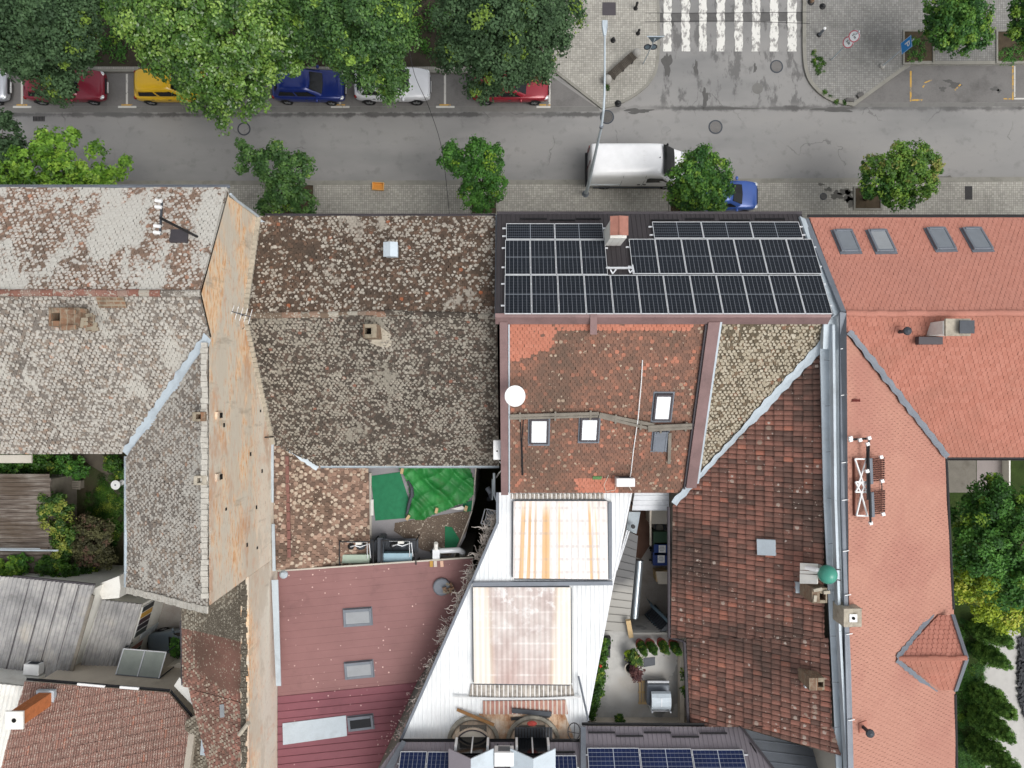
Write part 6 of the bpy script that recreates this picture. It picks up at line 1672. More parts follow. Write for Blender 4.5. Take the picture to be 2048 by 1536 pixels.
# satellite dish seen from its back
p = W(1030, 792, 12.6); t = thing('satellite_dish', 'round white satellite dish beside the left parapet of the red tiled roof', 'satellite dish', (p.x, p.y, 11.2))
Md = Matrix.Rotation(R(14), 3, 'Y'); dk = MB(); prof = [(.001, -.10), (.12, -.095), (.24, -.07), (.36, -.025), (.42, 0.0)]
tmp = MB().lathe((0, 0, 0), prof + [(.43, .015), (.41, .02)] + [(r_, z_ + .03) for r_, z_ in prof[::-1][1:]], 28, cap=False)
dk.add([Vector(p) + Md @ Vector(q) * 1.0 for q in tmp.v], tmp.f)
dk.build('reflector', M['white'], t, smooth=True)
MB().tube([(p.x + .28, p.y + .35, 11.2), (p.x + .28, p.y + .35, 12.2), (p.x + .05, p.y + .05, 12.45)], .03, 8).build('mast', M['steel_dark'], t)
# plank walkway
wk = thing('plank_walkway', 'grey timber plank walkway zigzagging across the red tiled roof', 'walkway', p6b.hit(1200, 840))
pl_ = lambda a, b, w, up=.10: MB().bar(p6b.hit(*a, up), p6b.hit(*b, up), w, .05, p6b.n)
for i, (a, b, w) in enumerate((((1020, 832), (1198, 827), .16), ((1020, 836.5), (1196, 832), .12), ((1199, 828), (1308, 850), .15), ((1198, 833), (1300, 857), .13), ((1296, 854), (1384, 850), .16), ((1296, 860), (1384, 855), .15), ((1340, 866), (1338, 927), .13))):
    pl_(a, b, w, .17 + .055 * (1 if i in (4, 5) else 0)).build('plank', M['timber'], wk)
sp = MB()
for u, v in ((1040, 834), (1110, 832), (1180, 830), (1230, 838), (1280, 850), (1320, 857), (1370, 853)):
    q = p6b.hit(u, v, 0); sp.obox(q + Vector((-.04, -.2, -.05)), (.08, 0, 0), (0, .4, .2), (0, 0, .18))
sp.build('bracket', M['timber'], wk)
cw_ = MB()
for u0, u1 in ((1041, 1042), (1047, 1044)): cw_.tube([p6b.hit(u0, 838, .05), p6b.hit(u1, 880, .05), p6b.hit(u1 + 2, 950, .05)], .02, 6)
solo('cable', cw_, M['black'], 'pair of black cables running down the left side of the red tiled roof', 'cable')

# antennas
def yagi(p, boom_dir, n, ln, lab, mastbase, mat='alu'):
    p = Vector(p); t = thing('tv_antenna', lab, 'antenna', mastbase)
    d = Vector(boom_dir); s_ = Vector((-d.y, d.x, 0)).normalized()
    MB().tube([mastbase, p], .03, 6).build('mast', M['black'], t)
    MB().bar(p - d * .5, p + d * .5, .035, .035).build('boom', M['steel_dark'], t)
    e = MB()
    for i in range(n):
        q = p + d * (-.48 + .96 * i / (n - 1)); e.tube([q - s_ * ln * (1 - .04 * i), q + s_ * ln * (1 - .04 * i)], .012, 5)
    e.build('elements', M[mat], t)
    return t
q = p1f.hit(396, 474)
top = W(321, 436, 16.6)
ta = thing('tv_antenna', 'long dark antenna arm with white rods leaning over the pale tiled roof', 'antenna', q)
MB().tube([q, top], .05, 7).build('mast', M['black'], ta)
a, b = W(324, 402, 16.5), W(320, 470, 16.5); MB().bar(a, b, .06, .06).build('boom', M['steel_dark'], ta)
e = MB()
for t_ in (.02, .2, .76, .95):
    m_ = a.lerp(b, t_); e.tube([m_ + Vector((-.2, .03, .05)), m_ + Vector((.03, 0, .05))], .06, 7)
e.build('elements', M['white'], ta)
yagi(W(478, 627, 12.6), (-.9, .25, .1), 6, .3, 'small broken antenna with short rods above the ridge end of the middle house', W(487, 632, 11.3))
yagi(W(478, 878, 10.5), (.2, -1.3, 0), 3, .35, 'thin wire antenna standing against the brick firewall', (FX + .25, W(480, 880, 10).y, 8.0), 'black')
wr = MB()
for pts in (((398, 574, 15.2), (404, 590, 14.9), (440, 588, 13), (474, 585, 11.8)), ((430, 672, 12.5), (455, 676, 11.8), (485, 655, 11.5)), ((440, 480, 12.5), (480, 490, 10.8), (505, 500, 10.2))):
    wr.tube([W(*q) + Vector((.08, 0, 0)) for q in pts], .012, 5)
solo('cable', wr, M['black'], 'loose black wires hanging across the bare brick firewall', 'cable')

# evacuated tube collectors with a white braced frame
sol = thing('solar_water_heater', 'twin evacuated tube solar water heater with white crossed frame on the salmon roof', 'solar heater', p7w.hit(1730, 975))
F7 = lambda u, v, up=0.0: p7w.hit(u, v, up)
MB().bar(F7(1739, 916, .45), F7(1741, 968, .45), .16, .16, p7w.n).build('manifold', M['zinc_dark'], sol, bevel=.02)
MB().bar(F7(1742, 984, .45), F7(1744, 1034, .45), .16, .16, p7w.n).build('manifold', M['zinc_dark'], sol, bevel=.02)
for v0, v1, u0 in ((917, 961, 1744), (983, 1027, 1745)):
    mb = MB(); cp_ = MB()
    for i in range(11):
        v = v0 + (v1 - v0) * i / 10
        mb.tube([F7(u0, v + 1, .42), F7(u0 + 22, v - 1, .12)], .026, 7); cp_.tube([F7(u0 + 22, v - 1, .12), F7(u0 + 24, v - 1.2, .10)], .034, 7)
    tb = mb.build('tubes', plain('brown glass tube', c(74, 46, 44), .2, .1, .1, 5), sol); cp_.build('caps', M['black'], tb)
MB().bar(F7(1763, 962, .12), F7(1764, 981, .12), .03, .03).build('link_bar', M['black'], sol)
wf = MB()
seg = [((1710, 918), (1733, 918)), ((1710, 918), (1733, 986)), ((1733, 918), (1712, 984)), ((1711, 964), (1733, 964)), ((1711, 964), (1722, 986)), ((1733, 964), (1722, 986)), ((1711, 984), (1734, 984)), ((1722, 964), (1711, 984)), ((1722, 964), (1734, 984)), ((1724, 984), (1713, 1031)), ((1722, 986), (1735, 1032)), ((1713, 1031), (1736, 1032))]
for i, (a, b) in enumerate(seg): wf.bar(F7(*a, .30 + .004 * i), F7(*b, .30 + .004 * i), .06, .04, p7w.n)
wf.build('brace', M['white'], sol)
fr = MB().bar(F7(1708, 916, .08), F7(1709, 1030, .08), .07, .05, p7w.n)
for v in (917, 965, 985, 1031): fr.bar(F7(1708, v, .08), F7(1740, v, .36), .04, .04, p7w.n)
fr.build('frame', plain('brown frame', c(96, 58, 48), .7, .1, .1, 5), sol)
pp = MB().tube([F7(1701, 879, .2), F7(1737, 877, .3), F7(1738, 880, .35), F7(1737, 916, .45), F7(1741, 1045, .55)], .045, 8).tube([F7(1734, 888, .35), F7(1735, 1000, .5)], .035, 8)
pp.build('pipe', M['black'], sol)
fx_ = MB()
for u, v in ((1701, 880), (1738, 876), (1735, 888), (1741, 1046), (1762, 914), (1764, 962), (1766, 1028), (1734, 942), (1701, 876), (1720, 880)):
    fx_.box(F7(u, v, .45), (.13, .13, .12), .3)
fx_.build('pipe_fitting', M['white'], sol)

# green dome and boards by the party wall
p = W(1655, 1149, 13.2); t = thing('green_dome_tank', 'glossy green domed ball beside the crumbling chimney and the zinc gutter', 'tank', (p.x, p.y, 12.4))
MB().ell((p.x, p.y, 13.2), .365, .365, .38, 28, 16).build('dome', plain('green plastic dome', c(70, 150, 130), .3, 0, .03, 4, spec=.5), t, smooth=True)
MB().tube([(p.x, p.y, 12.4), (p.x, p.y, 12.95)], .2, 12).build('stem', M['concrete'], t)
MB().tube([(p.x + .25, p.y + .15, 12.9), (p.x + .65, p.y + .1, 12.9)], .02, 6).tube([(p.x + .25, p.y - .25, 12.9), (p.x + .65, p.y - .32, 12.9)], .02, 6).build('stay', M['black'], t)
wbx = MB()
for i, (v0, v1, cc_) in enumerate(((1126, 1140, 0), (1141, 1147, 1), (1148, 1167, 0))):
    q = [W(1600, v0, 12.3), W(1635, v0 + 2, 12.9), W(1635, v1 + 1, 12.9), W(1600, v1, 12.3)]; wbx.slab(q, .05, .01 * i)
tb = thing('board_stack', 'pale wooden boards covering the roof left of the green ball', 'boards', W(1618, 1146, 11.9))
wbx.build('boards', M['whitewash'], tb)
MB().tube([W(1612, 1135, 12.75), W(1634, 1140, 13.1), W(1645, 1142, 13.1)], .09, 10).build('pipe', M['white'], tb)

# compressor units on the terrace
def compressor(u0, v0, u1, v1, bodycol, lab):
    z = 5.95
    a, b = W(u0, v1, z), W(u1, v0, z); p = (a + b) / 2
    t = thing('refrigeration_unit', lab, 'refrigeration unit', (p.x, p.y, z - .35), 'refrigeration units in black frames')
    x0, x1, y0, y1 = a.x, b.x, a.y, b.y
    f = MB()
    for x in (x0, x1):
        for y in (y0, y1): f.box((x, y, z + .3), (.05, .05, 1.3))
    for zz in (z + .93,):
        f.bar((x0, y0, zz), (x0, y1, zz), .05, .05).bar((x1, y0, zz), (x1, y1, zz), .05, .05).bar((x0 + .03, y1, zz), (x1 - .03, y1, zz), .05, .05)
    f.bar((x0, (y0 + y1) / 2 - .15, z + .4), (x1, (y0 + y1) / 2 - .15, z + .4), .05, .05)
    f.build('frame', M['black'], t)
    MB().obox((x0 + .04, y0 + .05, z + .25), (x1 - x0 - .28, 0, 0), (0, .42, 0), (0, 0, .42)).build('condenser', plain('condenser casing', bodycol, .5, .2, .06, 3), t, bevel=.015)
    w = x1 - x0; yc = y1 - .3
    MB().ell((x0 + w * .58, yc, z + .5), .24, .2, .24).build('compressor', M['steel_dark'], t, smooth=True)
    MB().lathe((x0 + w * .3, yc, z + .2), [(.16, 0), (.16, .45), (.08, .52), (.001, .52)], 14).build('receiver', M['black'], t)
    MB().box((x0 + w * .55, y1 - .1, z + .75), (.28, .14, .2)).build('control_box', M['whitewash'], t)
    MB().tube([(x0 + w * .3, yc, z + .7), (x0 + w * .45, yc + .1, z + .85), (x0 + w * .58, yc, z + .75), (x0 + w * .85, yc + .15, z + .7), (x0 + w * .88, y0 + .3, z + .6)], .03, 6).tube([(x0 + w * .2, y1 - .05, z + .8), (x0 + w * .8, y1 - .05, z + .82), (x0 + w * .8, y0 + .3, z + .7)], .02, 6).build('pipes', M['alu'], t)
    MB().box((p.x, (y0 + y1) / 2 + .15, z + .08), (w, (y1 - y0) * .6, .06)).build('tray', M['steel_dark'], t)
compressor(688, 1075, 754, 1122, c(168, 184, 168), 'refrigeration unit with a pale green condenser standing at the left')
compressor(770, 1073, 837, 1119, c(150, 178, 190), 'refrigeration unit with a pale blue condenser next to the silver duct')
mb = MB(); z = 6.1
mb.box(W(764, 1096, 6.3), (.25, 1.2, 1.0)).tube([W(768, 1076, 6.6), W(766, 1100, 6.9), W(764, 1118, 6.3)], .05)
solo('switch_cabinet', mb, M['steel_dark'], 'dark upright cabinet squeezed between the two refrigeration units', 'cabinet')
dt = thing('ventilation_duct', 'shiny silver ventilation duct with an upright box at the terrace edge', 'duct', W(890, 1105, 5.7))
MB().tube([W(868, 1102, 6.6), W(895, 1101, 6.5), W(918, 1100, 6.4), W(925, 1104, 6.2), W(925, 1112, 5.8)], [.13, .13, .14, .15, .15], 14).build('pipe', M['alu'], dt, smooth=True)
MB().box(W(873, 1107, 6.5), (.34, .5, .5)).build('fan_box', M['alu'], dt, bevel=.02)
MB().tube([W(872, 1098, 6.7), W(872, 1086, 6.9)], .10, 12).build('stub', M['whitewash'], dt)
MB().tube([W(864, 1100, 6.6), W(861, 1104, 5.7)], .04).tube([W(884, 1112, 6.4), W(884, 1113, 5.65)], .03).build('leg', M['steel_dark'], dt)
bl = thing('rubble_pile', 'pile of rubble and a grey can at the right edge of the faded maroon roof', 'rubble', p3.hit(890, 1172))
q = p3.hit(884, 1172); MB().lathe(q, [(.42, 0), (.42, .2), (.36, .24), (.001, .22)], 12).build('can', M['zinc_dark'], bl)
mb = MB(); rgv = random.Random(9)
for i in range(16): mb.box(q + Vector((.35 + rgv.uniform(-.2, .35), rgv.uniform(-.25, .25), .15 + rgv.uniform(0, .25))), (.18, .1, .09), rgv.uniform(0, 3))
mb.build('rubble', M['brick'], bl)
for i, (u, cc_, lab) in enumerate(((863, c(190, 150, 80), 'ochre brick, first of the row of scraps on the faded maroon roof'), (871, c(208, 196, 186), 'whitish brick, second of the row of scraps on the faded maroon roof'), (884, c(222, 184, 160), 'pink brick, third of the row of scraps on the faded maroon roof'))):
    q = p3.hit(u, 1127, .0); solo('brick', MB().box(q + Vector((0, 0, .05)), (.15, .28, .1), .05 * i), plain('scrap brick', cc_, .9, 0, .12, 7), lab, 'brick')
q = p3.hit(568, 1148); solo('roof_drain', MB().lathe(q, [(.2, 0), (.2, .1), (.12, .18), (.001, .18)], 14), M['zinc'], 'small pale vent at the upper left corner of the faded maroon roof', 'vent')

# light well between the terrace and the white hall
lw = MB(); rgv = random.Random(2)
for i in range(6):
    lw.bar(W(978 + i * 3, 1022, 5.2 + .02 * i), W(968 + i * 3, 1048, 5.2 + .02 * i), .03, .03)
lw.bar(W(972, 1018, 5.34), W(992, 1022, 5.34), .05, .05).bar(W(963, 1047, 5.34), W(985, 1052, 5.34), .05, .05).bar(W(970, 1018, 5.3), W(962, 1047, 5.3), .05, .05).bar(W(975, 1020, 5.38), W(968, 1048, 5.38), .03, .03)
solo('wire_cage', lw, M['alu'], 'whitish wire grid frame stuck in the dry vines of the light well', 'wire frame')
solo('flue_pipe', MB().tube([W(978, 998, 3.5), W(984, 994, 5.0), W(980, 984, 5.4), W(975, 976, 5.3)], .13, 12), M['zinc_dark'], 'dull bent flue pipe in the dark light well', 'pipe')
solo('downpipe', MB().tube([W(988, 946, 7.0), W(989, 990, 7.0), W(995, 1004, 7.0), W(997, 1020, 7.0)], .06, 8).tube([W(985, 958, 6.5), W(985, 1000, 6.5)], .035, 8), M['zinc'], 'pale pipes running along the edge of the white roof above the light well', 'pipe')

# solar thermal collector lower left
cz = 5.4
sc_ = thing('solar_collector', 'flat grey green two part solar collector on a stand at the lower left', 'solar collector', W(285, 1330, 2.7))
cq = [W(248, 1297, 3.5), W(333, 1304, 3.5), W(318, 1357, 4.2), W(232, 1349, 4.2)]
cpl = Plane(cq[0], cq[1], cq[3])
MB().slab(cq, .09, 0).build('casing', M['zinc_dark'], sc_)
m1, m2 = cq[0].lerp(cq[1], .49), cq[3].lerp(cq[2], .49); n1, n2 = cq[0].lerp(cq[1], .51), cq[3].lerp(cq[2], .51)
ins = lambda a, b, d_, e_: [x.lerp((a + b + d_ + e_) / 4, .05) for x in (a, b, d_, e_)]
kk = NM('collector glass'); M['coll'] = kk.out(kk.ramp(kk.noise(1.2, 3), [(.3, c(142, 150, 142)), (.7, c(164, 170, 162))]), .25, 0, .4)
MB().slab(ins(cq[0], m1, m2, cq[3]), .02, .012).slab(ins(n1, cq[1], cq[2], n2), .02, .012).build('glazing', M['coll'], sc_)
MB().bar(cq[0] + Vector((0, 0, .02)), cq[1] + Vector((0, 0, .02)), .05, .06).bar(m1.lerp(n1, .5) + cpl.n * .02, m2.lerp(n2, .5) + cpl.n * .02, .05, .05, cpl.n).bar(cq[1] + cpl.n * .02, cq[2] + cpl.n * .02, .05, .05, cpl.n).bar(cq[0] + cpl.n * .02, cq[3] + cpl.n * .02, .05, .05, cpl.n).build('rim', M['alu'], sc_)
MB().tube([cq[1], cq[1] + Vector((.05, 0, -.85))], .03).tube([cq[2], cq[2] + Vector((.05, 0, -1.5))], .03).tube([cq[3], cq[3] + Vector((.05, 0, -1.5))], .03).tube([cq[0], cq[0] + Vector((0, 0, -.85))], .03).build('leg', M['steel_dark'], sc_)
# white tubes lying at the edge
for a, b, lab in (((155, 1368), (210, 1373), 'longer white strip lying along the eave of the speckled tile house'), ((240, 1374), (278, 1377), 'shorter white strip lying along the eave of the speckled tile house')):
    solo('white_strip', MB().bar(W(*a, 6.2), W(*b, 6.2), .12, .08), M['white'], lab, 'strip')

# long thin pole over the garden shed
solo('metal_pole', MB().tube([W(-60, 1099, 3.0), W(116, 1101, 3.2)], .05, 8).tube([W(-60, 1096, 3.0), W(80, 1097, 3.15)], .02, 6), M['zinc'], 'long pale metal pole lying across the grey plank shed roof in the left garden', 'pole')

# ================================================================== THINGS IN THE STREET
def loft(st, rings, paint):
    """st: list of (x, list of (y, z)) half sections -> closed body"""
    mb = MB(); vv = []; n = len(st[0][1])
    for x, sec in st:
        full = [(x, y, z) for y, z in sec] + [(x, -y, z) for y, z in sec[-2:0:-1]] if sec[0][0] == 0 else [(x, y, z) for y, z in sec] + [(x, -y, z) for y, z in sec[::-1]]
        vv += full
    k = len(vv) // len(st); ff = []
    for i in range(len(st) - 1):
        for j in range(k):
            ff.append((i * k + j, i * k + (j + 1) % k, (i + 1) * k + (j + 1) % k, (i + 1) * k + j))
    ff.append(tuple(range(k))[::-1]); L = (len(st) - 1) * k; ff.append(tuple(range(L, L + k)))
    return mb.add(vv, ff)
def paint(name, col, metal=.15):
    k = NM(name)
    n = k.noise(2.5, 3)
    x = k.ramp(n, [(.3, tuple(q * .93 for q in col[:3]) + (1,)), (.7, col)])
    z = k.xyz()[2]
    x = k.mix(k.math('MULTIPLY', k.mr(k.noise(9, 4), .45, .7, 0, .5), k.mr(z, .55, .3, 0, 1)), x, c(96, 90, 82))
    return k.out(x, .28, metal, .5, **{'Coat Weight': .5, 'Coat Roughness': .08})
def wheels(t, xs, w, r, rim='rim'):
    for x in xs:
        for s_ in (-1, 1):
            y0, y1 = s_ * (w - .20), s_ * (w + .012)
            mb = MB(); seg = 22; vv = []
            for yy, rr in ((y0, r * .9), (y0, r), (y1 - s_ * .03, r), (y1, r * .93), (y1, r * .66), (y1 - s_ * .04, r * .62)):
                for k in range(seg): a = 2 * math.pi * k / seg; vv.append((x + rr * math.cos(a), yy, r + rr * math.sin(a)))
            mb.add(vv, [(i * seg + k, i * seg + (k + 1) % seg, (i + 1) * seg + (k + 1) % seg, (i + 1) * seg + k) for i in range(5) for k in range(seg)])
            wh = mb.build('wheel', M['rubber'], t)
            rm = MB(); vv = [(x, y1 - s_ * .01, r)]
            for k in range(20):
                a = 2 * math.pi * k / 20; q = r * (.62 if k % 4 < 2 else .60); vv.append((x + q * math.cos(a), y1 - s_ * (.02 if k % 4 < 2 else .045), r + q * math.sin(a)))
            rm.add(vv, [(0, 1 + k, 1 + (k + 1) % 20) for k in range(20)])
            rm.build('rim', M[rim], wh)
def car(lab, L, Wd, Hh, mat, loc, face=1, hood=.92, tail=.95, wf=1.35, cf=.55, ct=-.35, hatch=.25, blackroof=False, group='cars parked along the kerb', rise=0.0, wheelr=.31, rot=0.0, cat='car', name='parked_car', rails=False):
    """L length, front along +x; cf: windscreen base, hatch: slope length at the rear"""
    t = thing(name, lab, cat, (0, 0, 0), group)
    h2 = L / 2; w = Wd / 2; zb = .24 + rise
    st = []
    xs = [-h2, -h2 + .06, -h2 + .25, -h2 + .7, -h2 * .4, 0, h2 * .25, cf, h2 - .75, h2 - .3, h2 - .07, h2]
    def top(x):
        if x > cf: return hood + rise - .20 * max(0, (x - cf) / (h2 - cf)) ** 2.2
        if x < -h2 + .3: return tail + rise - .12 * ((-h2 + .3 - x) / .3) ** 2
        return tail + rise + (hood - tail) * max(0, (x + h2) / (cf + h2))
    for x in xs:
        e = max(0, (abs(x) - (h2 - .85)) / .85)
        ww = w * (1 - .17 * e ** 2.4); tz_ = top(x)
        if abs(x) > h2 - .001: ww *= .93; tz_ -= .22
        zz = zb + (.12 if abs(x) > h2 - .001 else 0)
        st.append((x, [(0, zz), (ww * .9, zz), (ww * .985, zz + .12), (ww, zz + (tz_ - zz) * .5), (ww * .985, zz + (tz_ - zz) * .78), (ww * .93, tz_ - .035), (ww * .80, tz_), (0, tz_ + .03)]))
    body = loft(st, None, None).build('body', mat, t, smooth=True, sub=1)
    # greenhouse
    bz = min(hood, tail) + rise - .06; rz_ = Hh
    xf0, xf1 = cf + .12, cf - .72; xr0, xr1 = -h2 + .16 + (.0), -h2 + .16 + hatch + .18
    yb_, yt = w * .90, w * .70
    def lerp(a, b, q): return a + (b - a) * q
    sec = []
    cab = MB(); vv = []
    for q, inset in ((0, 0), (.55, .012), (.9, 0), (1.0, .10)):
        z = lerp(bz, rz_, q) + (.035 if q == 1 else 0); xf = lerp(xf0, xf1, min(1, q * 1.02)) - (inset if q == 1 else -inset); xr = lerp(xr0, xr1, q ** 1.3) + (inset if q == 1 else -inset); yy = lerp(yb_, yt, q) - (inset if q == 1 else 0) + (inset if q == .55 else 0)
        vv += [(xf + .05, 0, z), (xf, yy * .8, z), (xf - .14, yy, z), ((xf + xr) / 2, yy * 1.01, z), (xr + .14, yy, z), (xr, yy * .8, z), (xr - .03, 0, z), (xr, -yy * .8, z), (xr + .14, -yy, z), ((xf + xr) / 2, -yy * 1.01, z), (xf - .14, -yy, z), (xf, -yy * .8, z)]
    ff = [(i * 12 + k, i * 12 + (k + 1) % 12, (i + 1) * 12 + (k + 1) % 12, (i + 1) * 12 + k) for i in range(3) for k in range(12)] + [tuple(range(36, 48))]
    cab.add(vv, ff).build('cabin', M['black'] if blackroof else mat, t, smooth=True, sub=1)
    V = [Vector(q) for q in vv]
    def win(idx, lo, hi, sh, nm, off=.014):
        """glass panel between ring 0/2 vertices idx, lo..hi height share, sh: side shrink"""
        P0 = [V[i] for i in idx]; P2_ = [V[24 + i] for i in idx]
        bot = [a.lerp(b, lo) for a, b in zip(P0, P2_)]; tp_ = [a.lerp(b, hi) for a, b in zip(P0, P2_)]
        def shr(l):
            l = list(l)
            l[0] = l[0].lerp(l[1], sh if len(l) == 2 else sh); l[-1] = l[-1].lerp(l[-2], sh); return l
        bot, tp_ = shr(bot), shr(tp_)
        cen = Vector((((xf0 + xr0) / 2), 0, bz + .2))
        nr = (bot[-1] - bot[0]).cross(tp_[0] - bot[0]).normalized()
        if nr.dot((bot[0] + bot[-1]) / 2 - cen) < 0: nr = -nr
        pts = [p + nr * off for p in bot] + [p + nr * off for p in tp_]
        n = len(bot)
        MB().add(pts + [p - nr * .03 for p in pts], [(i, i + 1, n + i + 1, n + i) for i in range(n - 1)] + [(2 * n + i, 3 * n + i, 3 * n + i + 1, 2 * n + i + 1) for i in range(n - 1)]).build(nm, M['glass'], t, smooth=False)
    win((1, 0, 11), .14, .93, .06, 'windscreen', .03)
    win((5, 6, 7), .25, .88, .10, 'rear_window', .02)
    for s_ in (0, 1):
        a = (2, 3) if s_ == 0 else (10, 9); b = (3, 4) if s_ == 0 else (9, 8)
        win(a, .26, .86, .05, 'side_window', .012); win(b, .28, .84, .07, 'side_window', .012)
    for s_ in (-1, 1):
        MB().ell((h2 - .20, s_ * w * .74, top(h2 - .2) - .12), .18, .15, .08, 12, 6).build('headlight', M['chrome'], t, smooth=True)
        MB().ell((-h2 + .10, s_ * w * .82, tail + rise - .22), .09, .10, .12, 10, 6).build('tail_light', M['red_lens'], t, smooth=True)
        MB().ell((cf - .25, s_ * (w + .07), hood + rise + .02), .09, .12, .075, 10, 6).build('mirror', mat, t, smooth=True)
        if rails: MB().tube([(xr1 + .1, s_ * yt * .9, rz_ + .04), (xf1 - .1, s_ * yt * .9, rz_ + .04)], .022, 6).build('roof_rail', M['black'], t)
    MB().box((h2 - .015, 0, zb + .3), (.06, Wd * .5, .14)).build('grille', M['black'], t)
    MB().box((h2 + .0, 0, zb + .12), (.05, Wd * .34, .1)).box((-h2 + .0, 0, zb + .35), (.05, .5, .11)).build('number_plate', M['white'], t)
    arch = MB()
    for x in (-h2 + .78, h2 - .82):
        for s_ in (-1, 1):
            vv2 = [(x, s_ * (w * .985 + .004), wheelr + .02)] + [(x + (wheelr + .07) * math.cos(math.pi * q / 14), s_ * (w * .985 + .004), wheelr + .02 + (wheelr + .07) * math.sin(math.pi * q / 14)) for q in range(15)]
            arch.add(vv2, [tuple(range(16))])
    arch.build('wheel_arch', M['black'], t)
    wheels(t, (-h2 + .78, h2 - .82), w, wheelr)
    sd_ = MB()
    for s_ in (-1, 1):
        sd_.box((-.05, s_ * (w * .998), hood - .16 + rise), (.16, .03, .025)); sd_.box((-1.0, s_ * (w * .995), hood - .16 + rise), (.16, .03, .025))
    sd_.build('door_handle', M['steel_dark'], t)
    t.location = loc; t.rotation_euler = (0, 0, rot if face > 0 else math.pi + rot)
    return t
def ycar(v, z=0): return W(0, v, z).y
# south flank of the row sits at v = 211
ys = ycar(211)
def park(u0, u1, Wd, **kw):
    xa_, xb_ = W(u0, 0, .6).x, W(u1, 0, .6).x
    return dict(L=xb_ - xa_, Wd=Wd, loc=((xa_ + xb_) / 2, ys + Wd / 2, .01), **kw)
car('silver car cut off by the left edge of the picture', **park(-135, 16, 1.78), Hh=1.45, cf=.85, mat=paint('silver paint', c(186, 190, 196), .5))
car('dark red car under the leftmost dark street tree', **park(50, 211, 1.76), Hh=1.47, cf=.85, mat=paint('dark red paint', c(128, 26, 46)))
car('yellow hatchback under the glossy bright tree', **park(270, 419, 1.75), Hh=1.50, mat=paint('yellow paint', c(222, 178, 34), 0.0), hatch=.12, cf=.88)
car('deep blue hatchback between the two dense trees', **park(545, 690, 1.76), Hh=1.46, mat=paint('deep blue paint', c(22, 44, 118)), rot=-.02, cf=.82)
car('white SUV half hidden by the hanging branch', **park(710, 861, 1.82), Hh=1.62, mat=paint('white car paint', c(226, 228, 232), 0.0), hood=1.0, tail=1.05, rise=.06, rails=True, wheelr=.35, cf=.92)
car('dark red car with an angular bonnet at the end of the bays', **park(945, 1098, 1.66), Hh=1.38, mat=paint('crimson paint', c(142, 28, 44)), hood=.88, tail=.92, cf=.82)
bx0, bx1 = W(1362, 0, .6).x, W(1514, 0, .6).x
car('bright blue car parked on the pavement behind the round tree', L=bx1 - bx0, Wd=1.68, Hh=1.42, mat=paint('bright blue paint', c(56, 92, 168)), loc=((bx0 + bx1) / 2, W(0, 393, .6).y, .13), cf=1.12, group='cars parked on the house side')
gx = W(345, 1288, .8)
car('greyish blue car in the dark yard between the sheds', L=4.0, Wd=1.65, Hh=1.45, mat=paint('grey blue paint', c(120, 134, 144)), loc=(gx.x + .5, gx.y, .02), face=-1, group=None, rot=.12)
struct('yard_floor', sheet([W(240, 1160, 0), W(380, 1160, 0), W(380, 1360, 0), W(240, 1360, 0)], .01), M['passage'])

# white delivery van
van = thing('delivery_van', 'tall white panel van standing half on the pavement below the lamp post', 'van', (0, 0, 0))
vw = paint('white van paint', c(246, 247, 248), 0.0)
Lh = 2.75
st = []
prof = [(-Lh, 2.28), (-Lh + .05, 2.42), (-Lh + .25, 2.50), (-1.2, 2.52), (.4, 2.52), (.9, 2.50), (1.22, 2.36), (1.45, 2.05), (1.72, 1.70), (1.95, 1.36), (2.2, 1.22), (2.5, 1.08), (2.68, .92), (Lh, .72)]
for x, tz_ in prof:
    e = max(0, (x - 1.4) / (Lh - 1.4)); ww = 1.0 * (1 - .16 * e ** 2) * (.97 if abs(x) > Lh - .01 else 1)
    zb = .34
    sec = [(0, zb), (ww * .93, zb)]
    lv = [.12, .35, .55, .78, .93]
    for q in lv:
        z = zb + (tz_ - zb) * q; k = 1 if z < 1.35 else 1 - .115 * ((z - 1.35) / 1.15) ** 1.6
        if q == .93: k -= .012
        sec.append((ww * k, z))
    k = 1 if tz_ < 1.35 else .86
    sec += [(ww * k * .90, tz_ - .01), (0, tz_ + .02)]
    st.append((x, sec))
loft(st, None, None).build('body', vw, van, smooth=True, sub=1)
def quad(pts, nm, mat, par, th=.012): return MB().slab(pts, th, .0).build(nm, mat, par)
ws = MB(); rows = [(1.13, 2.44), (1.34, 2.23), (1.60, 1.90), (1.93, 1.44)]
vv = []
for x, z in rows:
    hw = .80 if z > 2.2 else (.83 if z > 1.8 else .86)
    for yy in (-1, -.5, 0, .5, 1): vv.append((x + .045 + (.05 - .05 * yy * yy), yy * hw, z + .035))
ws.add(vv, [(i * 5 + k, i * 5 + k + 1, i * 5 + 6 + k, i * 5 + 5 + k) for i in range(3) for k in range(4)]).build('windscreen', M['glass'], van)
